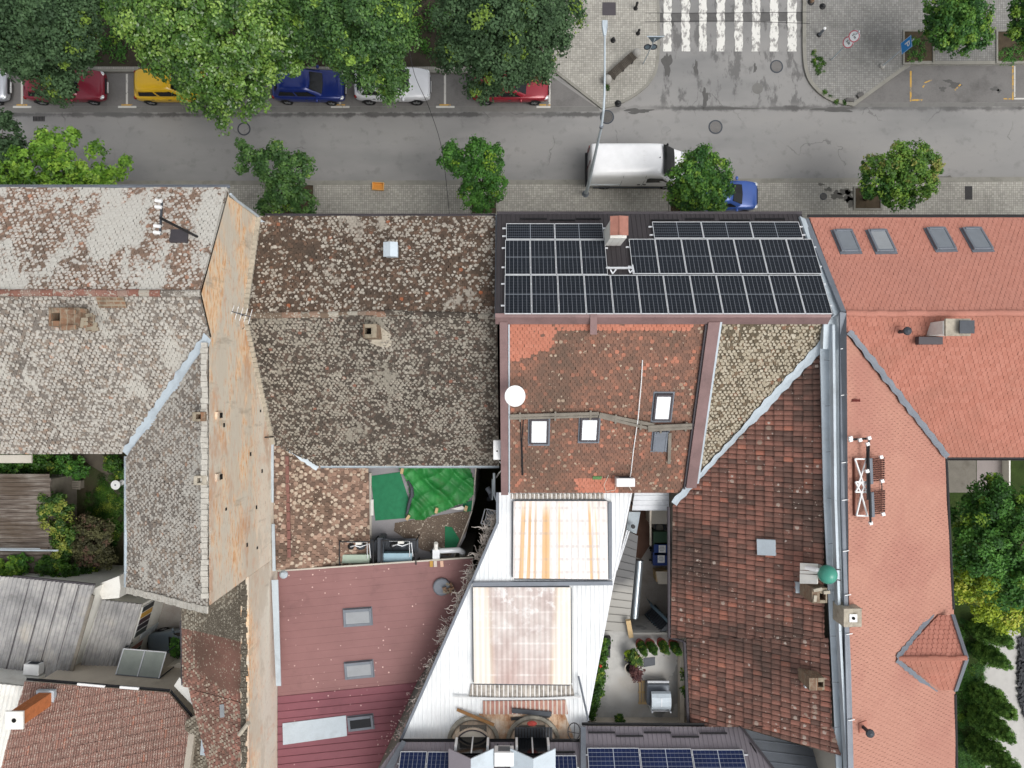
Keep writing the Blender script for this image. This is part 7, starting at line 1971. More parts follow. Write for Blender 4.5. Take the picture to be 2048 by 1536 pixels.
for s_ in (-1, 1):
    sw = MB(); pts = [(.42, 1.42), (1.40, 1.42), (1.62, 1.46), (1.22, 2.02), (.50, 2.06), (.40, 1.96)]
    sw.add([(x, s_ * (1.012 - (.115 * max(0, (z - 1.35) / 1.15) ** 1.6) - (.02 if x > 1.3 else 0)), z) for x, z in pts] , [tuple(range(6))]).build('side_window', M['glass'], van)
    MB().bar((-2.6, s_ * 1.006, 1.02), (-.95, s_ * 1.006, 1.02), .03, .04).build('slide_rail', M['zinc'], van)
    ln = MB()
    for x in (-.95, .28): ln.bar((x, s_ * 1.003, .55), (x, s_ * 1.003, 1.35), .02, .015, up=Vector((1, 0, 0))).bar((x, s_ * 1.003, 1.35), (x, s_ * .90, 2.36), .02, .015, up=Vector((1, 0, 0)))
    ln.build('door_seam', M['zinc_dark'], van)
    hd = MB()
    for x in (.08, .40): hd.box((x, s_ * 1.015, 1.05), (.16, .03, .08))
    hd.build('door_handle', M['black'], van)
    MB().ell((1.62, s_ * 1.09, 1.42), .07, .10, .14, 10, 6).build('mirror', M['black'], van, smooth=True)
    MB().ell((2.52, s_ * .72, 1.0), .14, .16, .12, 10, 6).build('headlight', M['chrome'], van, smooth=True)
    MB().bar((-2.4, s_ * 1.0, .42), (1.4, s_ * 1.0, .42), .05, .12).build('sill', M['steel_dark'], van)
wheels(van, (-1.75, 1.78), .99, .34)
MB().box((-Lh - .04, 0, .48), (.16, 1.9, .22)).build('rear_bumper', M['black'], van, bevel=.03)
rd = MB()
for s_ in (-1, 1): rd.box((-Lh - .012, s_ * .90, 1.3), (.05, .12, .9))
rd.box((-Lh - .012, 0, 1.3), (.03, .02, 1.8)); rd.build('tail_light', M['red_lens'], van)
MB().box((.98, .05, 2.54), (.05, .05, .06)).build('aerial', M['black'], van)
rb = MB()
for y in (-.35, -.1, .15, .4): rb.box((.12, y, 2.535), (.12, .02, .02))
rb.build('roof_rib', M['white'], van)
van.location = (W(1176, 0, 1.0).x + Lh, W(0, 335, .9).y - .02, .06)

# street lamp
b = W(1171, 388, .12)
lp = thing('street_lamp', 'tall galvanised street lamp with a long arm reaching over the road', 'street lamp', b)
jt = W(1204, 248, 9.6)
pole_top = Vector((b.x + .12, b.y + .02, 9.6))
jt = W(1204, 250, 9.9)
MB().tube([b, b + Vector((0, 0, 1.0)), Vector((jt.x, jt.y, 9.75))], [.11, .10, .055], 12).build('pole', M['zinc'], lp)
MB().lathe(b, [(.2, 0), (.2, .03), (.13, .08), (.12, .3)], 14).build('base', M['zinc_dark'], lp)
arm = [Vector((jt.x, jt.y, 9.72)), W(1207, 222, 10.35), W(1209, 190, 10.55), W(1209.5, 140, 10.6), W(1209.5, 68, 10.62)]
MB().tube(arm, [.055, .05, .045, .04, .04], 10).build('arm', M['zinc'], lp)
MB().tube([Vector((jt.x, jt.y, 9.62)), Vector((jt.x, jt.y, 9.8))], .085, 12).build('collar', M['zinc_dark'], lp)
h0, h1 = W(1209.5, 70, 10.64), W(1209.5, 40, 10.68)
dy = h1.y - h0.y
hd = MB(); x = h0.x; y = h0.y; z = 10.66
hd.add([(x - .06, y - .05, z - .06), (x + .06, y - .05, z - .06), (x + .13, y + dy * .55, z - .06), (x + .13, y + dy, z - .06), (x - .13, y + dy, z - .06), (x - .13, y + dy * .55, z - .06)] + [(x - .05, y - .05, z + .05), (x + .05, y - .05, z + .05), (x + .11, y + dy * .55, z + .07), (x + .11, y + dy, z + .03), (x - .11, y + dy, z + .03), (x - .11, y + dy * .55, z + .07)], [(5, 4, 3, 2, 1, 0), (6, 7, 8, 9, 10, 11)] + [(i, (i + 1) % 6, 6 + (i + 1) % 6, 6 + i) for i in range(6)])
lh_ = hd.build('lamp_head', M['zinc'], lp, bevel=.015)
MB().box((x, y + dy * .75, z - .065), (.2, dy * .4, .02)).build('lens', M['chrome'], lh_)

# traffic signs
def text_mesh(body, size, mat, parent, M4, ext=.003, name='text'):
    cu = bpy.data.curves.new('t', 'FONT'); cu.body = body; cu.size = size; cu.align_x = 'CENTER'; cu.align_y = 'CENTER'; cu.extrude = ext; cu.offset = .006
    o = bpy.data.objects.new('t', cu); COL.objects.link(o)
    bpy.context.view_layer.update()
    me = bpy.data.meshes.new_from_object(o.evaluated_get(bpy.context.evaluated_depsgraph_get()))
    bpy.data.objects.remove(o)
    me.transform(M4); me.materials.clear(); me.materials.append(mat)
    q = bpy.data.objects.new(name, me); COL.objects.link(q); q.parent = parent
    WO[q.name] = WO.get(parent.name, Vector((0, 0, 0)))
    return q
M['sign_blue'] = plain('sign blue', c(26, 132, 206), .4, 0, .02, 4)
M['sign_white'] = plain('sign white', c(226, 230, 232), .4, 0, .02, 4)
M['sign_red'] = plain('sign red', c(186, 84, 98), .4, 0, .03, 4)
M['sign_back'] = plain('sign back', c(108, 124, 134), .45, .3, .04, 4)
def sign_frame(p, face):
    """matrix with local x to the right of a reader, y up, z toward the reader"""
    z = Vector(face).normalized(); y = Vector((0, 0, 1)); y = (y - z * y.dot(z)).normalized(); x = y.cross(z)
    m = Matrix((x, y, z)).transposed().to_4x4(); m.translation = p; return m
# parking sign
b = W(1764, 133, .12)
sg = thing('parking_sign', 'blue parking sign with a white P on a thin pole', 'sign', b)
MB().tube([b, b + Vector((0, 0, 3.25))], .03, 8).build('pole', M['zinc'], sg)
MB().lathe(b, [(.16, 0), (.14, .1), (.05, .14)], 12).build('foot', M['concrete'], sg)
m = sign_frame(Vector((b.x - .05, b.y, 2.72)) - Vector(b) * 0, (-1, -.10, .05))
o_ = WO[sg.name]
def local(m): q = m.copy(); q.translation -= o_; return q
def sbox(name, m, cx, cy, sx, sy, z0, z1, mat, par):
    mb = MB(); pts = []
    X, Y, Z = [m.col[i].to_3d() for i in range(3)]; t0 = m.translation
    mb.obox(t0 + X * (cx - sx / 2) + Y * (cy - sy / 2) + Z * z0, X * sx, Y * sy, Z * (z1 - z0))
    return mb.build(name, mat, par)
pb_ = sbox('plate', m, 0, 0, .62, .92, -.02, 0, M['sign_blue'], sg)
bd = MB()
X, Y, Z = [m.col[i].to_3d() for i in range(3)]
for cx, cy, sx, sy in ((0, .445, .60, .014), (0, -.445, .60, .014), (.295, 0, .014, .87), (-.295, 0, .014, .87)):
    bd.obox(m.translation + X * (cx - sx / 2) + Y * (cy - sy / 2) + Z * .001, X * sx, Y * sy, Z * .003)
bd.build('border', M['sign_white'], pb_)
text_mesh('P', .60, M['sign_white'], pb_, Matrix.Translation(-o_) @ m @ Matrix.Translation((0, .08, .004)))
# two round prohibition signs on one pole
b = W(1662, 120, .12)
sg2 = thing('prohibition_sign', 'two round white traffic signs with red rims on one pole', 'sign', b)
o_ = WO[sg2.name]
MB().tube([b, b + Vector((0, 0, 3.35))], .03, 8).build('pole', M['zinc'], sg2)
for zc, txt in ((2.32, '3,5t'), (3.0, '2 m')):
    m = sign_frame(Vector((b.x - .05, b.y - .04, zc)), (-.72, -.50, .50))
    mb = MB(); rb_ = MB()
    vv = [m @ Vector((.30 * math.cos(a * math.pi / 16), .30 * math.sin(a * math.pi / 16), 0)) for a in range(32)]
    vb_ = [m @ Vector((.30 * math.cos(a * math.pi / 16), .30 * math.sin(a * math.pi / 16), -.02)) for a in range(32)]
    mb.add(vv + vb_, [tuple(range(32)), tuple(range(63, 31, -1))] + [(i, 32 + i, 32 + (i + 1) % 32, (i + 1) % 32) for i in range(32)])
    ds_ = mb.build('disc', M['sign_white'], sg2)
    vo = [m @ Vector((.30 * math.cos(a * math.pi / 16), .30 * math.sin(a * math.pi / 16), .003)) for a in range(32)]
    vi = [m @ Vector((.248 * math.cos(a * math.pi / 16), .248 * math.sin(a * math.pi / 16), .003)) for a in range(32)]
    rb_.add(vo + vi, [(i, (i + 1) % 32, 32 + (i + 1) % 32, 32 + i) for i in range(32)])
    rb_.build('red_rim', M['sign_red'], ds_)
    text_mesh(txt, .17, M['black'], ds_, Matrix.Translation(-o_) @ m @ Matrix.Translation((0, 0, .004)), .001)
# signs seen from behind
b = W(1286, 128, .12)
sg3 = thing('traffic_sign', 'triangular traffic sign and two round plates seen from behind on a leaning pole', 'sign', b)
MB().tube([b, W(1310, 78, 3.4)], .03, 8).build('pole', M['zinc'], sg3)
mm = Vector(W(1309, 80, 3.05)); mm.y += .06
tri = [mm + Vector(q) for q in ((-.45, .0, .30), (.45, .0, .30), (0, .0, -.48))]
MB().add(tri + [q + Vector((0, .02, 0)) for q in tri], [(0, 1, 2), (5, 4, 3), (0, 3, 4, 1), (1, 4, 5, 2), (2, 5, 3, 0)]).build('triangle_plate', M['sign_back'], sg3)
MB().bar(tri[0] + Vector((0, -.015, -.02)), tri[1] + Vector((0, -.015, -.02)), .03, .04).build('stiffener', M['zinc'], sg3)
for dx, lab in ((-.17, None), (.17, None)):
    q = W(1301, 96, 2.35) + Vector((dx, .05, 0))
    m = sign_frame(q, (.0, -1, .35))
    vv = [m @ Vector((.20 * math.cos(a * math.pi / 12), .20 * math.sin(a * math.pi / 12), 0)) for a in range(24)]
    vb_ = [m @ Vector((.20 * math.cos(a * math.pi / 12), .20 * math.sin(a * math.pi / 12), -.02)) for a in range(24)]
    rp = MB().add(vv + vb_, [tuple(range(24)), tuple(range(47, 23, -1))] + [(i, 24 + i, 24 + (i + 1) % 24, (i + 1) % 24) for i in range(24)]).build('round_plate', M['steel_dark'], sg3)
    MB().add([m @ Vector((.13 * math.cos(a * math.pi / 12), .13 * math.sin(a * math.pi / 12), .004)) for a in range(24)], [tuple(range(24))]).build('plate_back', M['sign_back'], rp)

# bench between two stone balls
ba, bb = W(1271, 112, .12), W(1213, 164, .12)
bn = thing('street_bench', 'dark slatted bench between two pale stone balls on the corner pavement', 'bench', (ba + bb) / 2)
d = (bb - ba).normalized(); sN = Vector((-d.y, d.x, 0))
for i in range(7):
    o2 = sN * (-.21 + .07 * i)
    MB().bar(ba + d * .22 + o2 + Vector((0, 0, .44)), bb - d * .22 + o2 + Vector((0, 0, .44)), .052, .05).build('slat', plain('dark oiled wood', c(72, 66, 58), .8, 0, .15, 4), bn)
lg = MB()
for t_ in (.2, .5, .8):
    q = ba.lerp(bb, t_); lg.box(q + Vector((0, 0, .2)), (.08, .42, .4), math.atan2(d.y, d.x))
lg.build('leg', M['black'], bn)
for q in (ba, bb): MB().ell(q + Vector((0, 0, .34)), .25, .25, .34, 20, 12).build('stone_ball', M['concrete'], bn, smooth=True)
# bollards
def bollard(u, v, lab, h=.75, mat='black', lean=(0, 0), r=.075, capm=None):
    b = W(u, v, .12); t = thing('bollard', lab, 'bollard', b, 'bollards on the corner pavements')
    tp_ = b + Vector((lean[0], lean[1], h))
    MB().tube([b, tp_], [r, r * .85], 12).build('post', M[mat], t)
    MB().lathe(b, [(r * 1.7, 0), (r * 1.5, .05), (r, .08)], 12).build('foot', M['black'], t)
    MB().ell(tp_, r * 1.05, r * 1.05, r * .9, 12, 6).build('cap', M[capm or mat], t, smooth=True)
bollard(1271, 17, 'black bollard right of the square plate at the top edge', .6)
bollard(1276, 67, 'short black bollard left of the back of the triangular sign', .4)
bollard(1226, 81, 'small broken black bollard stub right of the lamp head', .22, r=.09)
bollard(1236, 207, 'low dark stub at the tip of the corner pavement', .15, r=.12)
bollard(1622, 4, 'rusty brown bollard at the top edge beside the crossing', .2, 'brick', r=.12)
bollard(1645, 13, 'dark round bollard base right of the crossing', .08, r=.11)
bollard(1638, 70, 'grey post with a white cap on the right corner pavement', .75, 'zinc_dark', r=.085, capm='white')
bollard(1704, 173, 'tiny dark stub near the sign poles', .08, r=.06) if False else None
solo('rubble', MB().box(W(1720, 190, .2), (.35, .2, .15), .6).box(W(1700, 200, .18), (.45, .16, .12), 0).box(W(1694, 200, .17), (.2, .2, .1), .4), M['iron'], 'dark clods lying at the tip of the right corner pavement', 'rubble')
# orange crate on the pavement
p = W(757, 374, .12); oc = thing('crate', 'flat orange plastic crate lying on the pavement by the kerb', 'crate', p)
MB().box(p + Vector((0, 0, .03)), (.62, .42, .05), -.06).build('bottom', M['orange'], oc)
rm = MB(); Mz = Matrix.Rotation(-.06, 3, 'Z')
for cx, cy, sx, sy in ((0, .205, .66, .03), (0, -.205, .66, .03), (.315, 0, .03, .38), (-.315, 0, .03, .38)): rm.box(p + Mz @ Vector((cx, cy, .13)), (sx, sy, .16), M=Mz)
rm.build('rim', plain('pale orange plastic', c(222, 168, 96), .6, 0, .05, 6), oc)
# overhead wires
for pts, r_, lab in ((((800, -40, 8.5), (824, 130, 7.2), (858, 215, 6.9), (884, 300, 7.6), (900, 440, 9.4)), .014, 'thin dark wire sagging over the street from the trees to the dark tiled roof'),
                     (((1290, 26, 7.5), (1450, 26, 7.3), (1620, 24, 7.6)), .012, 'upper thin wire crossing above the zebra crossing'), (((1290, 44, 7.5), (1450, 42, 7.2), (1620, 47, 7.6)), .012, 'lower thin wire crossing above the zebra crossing')):
    P = [W(*q) for q in pts]; solo('overhead_wire', MB().tube(arc(P, 6), r_, 5), M['black'], lab, 'wire')

# ================================================================== VEGETATION
def leaf_mat(name, dark, mid, light, tip=None, tipshare=.06, rough=.5, gloss=.4, trans=.22):
    k = NM(name); r = k.rnd()
    f = k.math('ADD', k.math('MULTIPLY', r[1], .62), k.math('MULTIPLY', r[0], .38))
    x = k.ramp(f, [(.18, dark), (.5, mid), (.82, light)])
    if tip: x = k.mix(k.math('MULTIPLY', k.math('GREATER_THAN', r[2], 1 - tipshare), k.mr(r[0], 0, .8, .35, 1)), x, tip)
    k.out(x, rough, 0, gloss)
    tr = k.node('ShaderNodeBsdfTranslucent', {'Color': k.mix(.5, x, light)})
    mx = k.node('ShaderNodeMixShader', {0: trans})
    k.L.new(k.b.outputs[0], mx.inputs[1]); k.L.new(tr.outputs[0], mx.inputs[2])
    k.L.new(mx.outputs[0], k.N['Material Output'].inputs['Surface'])
    return k.m
def unit(rg, n):
    v = rg.normal(0, 1, (n, 3)); return v / np.linalg.norm(v, axis=1)[:, None]
def foliage(name, blobs, mat, parent, leaf=.17, cover=1.6, clump=.34, seed=1, up=.55, low=-.35, asp=.62, spread=1.0, fold=.25):
    """crown: clumps of leaves spread over and inside the blobs (centre, rx, ry, rz)"""
    rg = np.random.default_rng(seed)
    LC, LN, RC = [], [], []
    for (cn, rx, ry, rz) in blobs:
        rr = np.array([rx, ry, rz]); area = 4 * math.pi * ((rx * ry) ** 1.6 / 3 + (rx * rz) ** 1.6 / 3 + (ry * rz) ** 1.6 / 3) ** (1 / 1.6) * .62
        nc = max(6, int(area / (clump * clump * 1.5)))
        d = unit(rg, nc * 2); d = d[d[:, 2] > low][:nc]
        sh = rg.uniform(.72, 1.06, len(d)) ; sh[rg.random(len(d)) < .18] *= .72
        cc = np.array(cn) + d * rr * sh[:, None]
        nl = max(4, int(clump * clump * math.pi * cover / (leaf * leaf * asp * .55)))
        cs = clump * rg.uniform(.6, 1.3, len(d))
        for i in range(len(d)):
            m = int(nl * rg.uniform(.6, 1.2))
            e = unit(rg, m); q = rg.random(m) ** .45
            pos = cc[i] + e * (q * cs[i])[:, None] * np.array([1, 1, .62]) * spread
            nr = e * .55 + d[i] * .35 + np.array([0, 0, up]) + rg.normal(0, .38, (m, 3))
            LC.append(pos); LN.append(nr)
            g_, b_ = rg.random(), rg.random()
            RC.append(np.stack([rg.random(m), np.clip(np.full(m, g_) + rg.normal(0, .06, m), 0, 1), np.full(m, b_), np.ones(m)], 1))
    P, Nn, Cc = np.concatenate(LC), np.concatenate(LN), np.concatenate(RC)
    Nn /= np.linalg.norm(Nn, axis=1)[:, None]
    n = len(P)
    t = unit(rg, n); X = np.cross(t, Nn); X /= np.linalg.norm(X, axis=1)[:, None] + 1e-9; Y = np.cross(Nn, X)
    L = leaf * rg.uniform(.6, 1.25, n)[:, None]; Wd = L * asp * .5
    V = np.stack([P - X * L * .5, P - X * L * .02 + Y * Wd + Nn * L * fold * .3, P + X * L * .5 - Nn * L * fold * .35, P - X * L * .02 - Y * Wd + Nn * L * fold * .3], 1).reshape(-1, 3)
    off = np.array(WO.get(parent.name, Vector((0, 0, 0)))) if parent else np.zeros(3)
    V = (V - off).astype(np.float32)
    me = bpy.data.meshes.new(name)
    me.vertices.add(4 * n); me.vertices.foreach_set('co', V.ravel())
    me.loops.add(4 * n); me.loops.foreach_set('vertex_index', np.arange(4 * n, dtype=np.int32))
    me.polygons.add(n); me.polygons.foreach_set('loop_start', np.arange(0, 4 * n, 4, dtype=np.int32))
    me.attributes.new('rnd', 'FLOAT_COLOR', 'POINT').data.foreach_set('color', np.repeat(Cc, 4, 0).astype(np.float32).ravel())
    me.materials.append(mat); me.update(calc_edges=True)
    o = bpy.data.objects.new(name, me); COL.objects.link(o); WO[o.name] = Vector(off)
    if parent: o.parent = parent
    return o
M['lf_dark'] = leaf_mat('dark dull leaves', c(54, 76, 50), c(68, 94, 62), c(88, 116, 78), c(128, 156, 62), .05, .6, .25)
M['lf_gloss'] = leaf_mat('bright glossy leaves', c(52, 84, 36), c(86, 124, 50), c(124, 160, 72), c(150, 182, 84), .12, .32, .6)
M['lf_mid'] = leaf_mat('mid green leaves', c(52, 82, 44), c(70, 106, 54), c(98, 134, 68), c(142, 176, 70), .08, .5, .35)
M['lf_fresh'] = leaf_mat('fresh yellow green leaves', c(64, 100, 38), c(100, 144, 46), c(136, 178, 64), c(160, 196, 76), .2, .45, .35)
M['lf_ball'] = leaf_mat('dense maple leaves', c(40, 78, 36), c(66, 110, 46), c(104, 146, 58), c(134, 168, 62), .12, .5, .3)
M['lf_autumn'] = leaf_mat('yellowing maple leaves', c(64, 98, 42), c(92, 132, 52), c(128, 160, 64), c(150, 146, 78), .12, .55, .3)
M['lf_deep'] = leaf_mat('deep green maple leaves', c(46, 82, 36), c(66, 114, 46), c(94, 144, 58), c(128, 160, 48), .05, .5, .3)
M['lf_yellow'] = leaf_mat('yellow green hedge leaves', c(92, 118, 32), c(136, 160, 40), c(172, 190, 58), c(196, 196, 80), .15, .5, .3)
M['lf_cyp'] = leaf_mat('conifer needles', c(64, 98, 46), c(94, 136, 60), c(126, 164, 78), None, 0, .7, .2)
M['lf_shrub'] = leaf_mat('garden shrub leaves', c(36, 66, 24), c(56, 96, 30), c(86, 124, 42), c(150, 168, 60), .1, .5, .3)
M['lf_variegated'] = leaf_mat('variegated yellow flecked leaves', c(46, 78, 34), c(66, 100, 40), c(100, 128, 50), c(160, 166, 76), .18, .5, .3)
M['lf_brown'] = leaf_mat('brownish shrub leaves', c(62, 62, 44), c(82, 82, 56), c(104, 104, 70), c(110, 84, 74), .2, .6, .2)
M['lf_red'] = leaf_mat('red maple leaves', c(76, 52, 54), c(100, 66, 66), c(124, 88, 84), None, 0, .6, .2)

def trunk(parent, base, topz, r, blobs, seed=1, n=7):
    rg = random.Random(seed); b = Vector(base); mb = MB()
    fork = b + Vector((rg.uniform(-.1, .1), rg.uniform(-.1, .1), (topz - b.z) * .45))
    mb.tube([b, b.lerp(fork, .5) + Vector((.04, -.03, 0)), fork], [r * 1.25, r, r * .8], 10)
    for bl in blobs[:n]:
        e = Vector(bl[0]); mid = fork.lerp(e, .5) + Vector((rg.uniform(-.2, .2), rg.uniform(-.2, .2), .25))
        mb.tube([fork - Vector((0, 0, .1)), mid, e], [r * .55, r * .35, r * .12], 7)
        for j in range(3):
            q = mid.lerp(e, rg.random()); mb.tube([q, q + Vector((rg.uniform(-1, 1), rg.uniform(-1, 1), rg.uniform(.1, .7))) * bl[1] * .7], [r * .16, r * .05], 5)
    return mb.build('trunk', M['bark'], parent, smooth=True)
def tree(lab, base_uv, blobs, mat, group, leaf=.17, seed=1, r=.16, base_z=.12, name='street_tree', cat='tree', shrink=.91, **kw):
    """blobs in survey pixels: (u, v, z, radius px, vertical radius m)"""
    b = W(base_uv[0], base_uv[1], base_z)
    t = thing(name, lab, cat, b, group)
    B = []
    for q in blobs:
        u, v, z, rp, rz = q[:5]; ry = q[5] if len(q) > 5 else rp
        s_ = (H - z) / F * shrink; B.append((W(u, v, z), rp * s_, ry * s_, rz))
    if isinstance(mat, list):
        for i, (mm, idx) in enumerate(mat): foliage('crown', [B[j] for j in idx], M[mm], t, leaf, seed=seed + i * 17, **kw)
    else: foliage('crown', B, M[mat], t, leaf, seed=seed, **kw)
    trunk(t, b, B[0][0].z, r, B, seed)
    return t
GT = 'tall trees along the parking lane'
tree('darkest tall street tree over the dark red car at far left', (88, 110), [(60, 20, 9.5, 75, 2.0), (130, 60, 9.0, 70, 1.8), (40, 95, 8.5, 62, 1.7), (120, 125, 7.8, 58, 1.5), (165, 20, 8.8, 50, 1.6), (112, 170, 6.6, 36, 1.2), (40, 118, 7.2, 36, 1.3), (165, 85, 7.4, 34, 1.2), (5, 40, 8.5, 50, 1.5), (140, 160, 6.4, 22, .9)], 'lf_dark', GT, .155, 1, .22, spread=1.2)
tree('glossy bright green street tree hanging low over the yellow car', (420, 100), [(300, 25, 10, 72, 1.9), (385, 45, 10.5, 80, 2.0), (470, 60, 10.2, 85, 2.0), (545, 70, 9.3, 55, 1.7), (335, 110, 9.0, 52, 1.5), (420, 130, 9.2, 66, 1.6), (495, 140, 8.6, 58, 1.5), (440, 195, 7.6, 42, 1.2), (500, 195, 7.2, 36, 1.0), (436, 234, 6.6, 20, .7), (390, 185, 7.4, 28, .9), (520, 20, 9.4, 60, 1.6), (560, 120, 8.0, 40, 1.2), (240, 20, 9, 32, 1.0)], 'lf_gloss', GT, .16, 2, .22, up=.7, spread=1.2)
tree('mid green street tree between the blue car and the white SUV', (700, 110), [(640, 30, 9.3, 60, 1.7), (710, 55, 9.7, 72, 1.9), (780, 55, 9.3, 50, 1.6), (690, 95, 8.6, 50, 1.5), (760, 110, 8.2, 48, 1.4), (738, 150, 7.2, 30, 1.1), (792, 158, 6.8, 26, .9), (775, 190, 6.0, 18, .6), (620, 80, 8.4, 40, 1.3), (690, 135, 7.0, 24, .9), (800, 15, 8.8, 36, 1.2), (590, 20, 8.8, 36, 1.2)], 'lf_mid', GT, .15, 3, .2, spread=1.2)
tree('dark broad street tree at the right end of the parking lane', (990, 100), [(920, 30, 9.4, 60, 1.7), (985, 50, 9.9, 75, 1.9), (1060, 45, 9.3, 66, 1.7), (930, 100, 8.4, 52, 1.5), (1000, 120, 8.4, 60, 1.5), (1060, 115, 8.0, 48, 1.4), (965, 158, 7.0, 38, 1.1), (1040, 145, 6.8, 30, 1.0), (1110, 70, 8.0, 34, 1.1), (1135, 30, 8.2, 32, 1.0), (1090, 140, 6.6, 20, .7), (895, 115, 7.2, 28, .9), (1000, -10, 9.5, 60, 1.5)], 'lf_dark', GT, .155, 4, .2, spread=1.2)
for i, (u, v) in enumerate(((180, -110), (560, -110), (860, -120))):
    tree(['tall dark tree mostly beyond the top edge at left', 'tall tree mostly beyond the top edge above the blue car', 'tall dark tree mostly beyond the top edge near the middle'][i], (u, v), [(u - 40, v + 30, 9.5, 90, 2.0), (u + 50, v + 40, 9, 80, 1.8), (u, v + 78, 8, 48, 1.3)], 'lf_dark', GT, .24, 20 + i, .2)
GS = 'small trees on the house side pavement'
tree('dark tree cut by the left edge below the parking lane', (8, 300), [(5, 275, 6.5, 48, 1.3), (30, 300, 5.8, 26, .9), (-30, 320, 6.3, 50, 1.3), (10, 320, 6.0, 30, 1)], 'lf_dark', GS, .17, 5, .12)
tree('bright yellow green sprawling tree at the left above the pale tiled roof', (100, 400), [(110, 300, 6.4, 36, 1.0), (75, 330, 6.5, 44, 1.2), (130, 345, 6.2, 40, 1.0), (30, 350, 5.8, 44, 1.1), (185, 355, 5.6, 34, .8), (85, 275, 6.2, 16, .5), (146, 272, 6.2, 12, .5), (195, 302, 5.9, 14, .4), (232, 340, 5.4, 14, .4), (250, 325, 5.4, 8, .3), (215, 360, 5.3, 20, .5), (150, 380, 5.5, 50, .9), (60, 385, 5.5, 50, .9)], 'lf_fresh', GS, .18, 6, .12, up=.7)
tree('loose mid green tree with bright tips left of the orange crate', (590, 405), [(545, 330, 5.4, 38, 1.0), (590, 340, 5.5, 36, 1.0), (570, 385, 5.0, 40, 1.0), (545, 412, 4.6, 30, .8), (605, 405, 4.4, 26, .8), (495, 312, 5.2, 20, .5), (482, 290, 5.2, 8, .3), (555, 300, 5.4, 16, .5), (612, 330, 5.0, 14, .5), (480, 335, 5.0, 10, .3)], 'lf_mid', GS, .17, 7, .1, clump=.28)
tree('compact dark green tree with four lobes left of the solar panel house', (966, 410), [(900, 312, 5.2, 26, .7), (925, 335, 5.3, 26, .7), (958, 310, 5.4, 30, .8), (980, 330, 5.3, 28, .8), (960, 355, 5.4, 36, .9), (990, 375, 4.8, 26, .7), (945, 390, 4.7, 30, .8), (965, 410, 4.4, 20, .6), (955, 290, 5.2, 14, .4), (995, 302, 5.2, 12, .4)], 'lf_deep', GS, .14, 8, .1, clump=.24)
tree('dense round tree hiding the nose of the white van', (1370, 405), [(1400, 330, 5.6, 38, 1.0), (1375, 355, 5.7, 38, 1.0), (1425, 350, 5.6, 36, 1.0), (1400, 378, 5.5, 44, 1.1), (1360, 382, 4.9, 26, .8), (1440, 380, 5.0, 24, .7), (1385, 405, 4.6, 30, .8), (1425, 408, 4.6, 26, .7)], 'lf_ball', GS, .15, 9, .1, clump=.26)
tree('yellowing lumpy tree on the right pavement', (1730, 398), [(1830, 310, 5.2, 30, .7), (1795, 305, 5.2, 22, .6), (1855, 330, 5.0, 28, .7), (1780, 335, 5.4, 28, .7), (1820, 345, 5.5, 34, .8), (1745, 330, 5.0, 22, .6), (1745, 365, 4.8, 26, .6), (1790, 375, 5.0, 34, .8), (1845, 370, 5.0, 30, .7), (1735, 385, 4.4, 14, .4), (1815, 398, 4.5, 18, .5), (1790, 395, 4.6, 26, .6)], [('lf_autumn', [0, 1, 2, 3, 4, 5, 8]), ('lf_ball', [6, 7, 9, 10, 11])], GS, .15, 10, .1, clump=.24)
GR = 'round clipped trees on the upper right pavement'
tree('round clipped green tree beside the blue parking sign', (1880, 95), [(1910, 45, 4.6, 52, 1.4), (1885, 65, 4.4, 36, 1.1), (1945, 40, 4.5, 38, 1.1), (1920, 75, 4.3, 40, 1.1), (1880, 25, 4.3, 34, 1.0), (1920, 10, 4.4, 40, 1.0), (1955, 70, 4.0, 26, .8)], 'lf_ball', GR, .15, 11, .1, clump=.26)
tree('round tree cut by the right edge at the top', (2060, 80), [(2070, 40, 4.4, 46, 1.3), (2040, 68, 4.1, 24, .7), (2075, 75, 4.2, 40, 1.0), (2045, 20, 4.3, 26, .8)], 'lf_ball', GR, .15, 12, .1, clump=.26)
# big maple in the right hand garden
tree('large dark green maple with yellow lower branches in the right garden', (1960, 1080), [(1985, 1010, 7.4, 52, 1.5), (1940, 1035, 7.0, 48, 1.4), (2035, 1030, 7.5, 60, 1.6), (1960, 1090, 7.6, 64, 1.7), (2030, 1100, 8.0, 70, 1.8), (1945, 1150, 6.8, 46, 1.3), (2010, 1160, 7.2, 60, 1.5), (2060, 1150, 7.0, 50, 1.4), (1985, 975, 6.8, 30, .9), (1935, 1180, 6.0, 30, .8), (1965, 1205, 5.8, 34, .8), (2010, 1228, 5.6, 36, .8), (2040, 1215, 5.8, 34, .8)], [('lf_deep', [0, 1, 2, 3, 4, 6, 7, 8]), ('lf_yellow', [5, 9, 10, 11, 12])], None, .15, 13, .2, base_z=0, name='garden_tree')

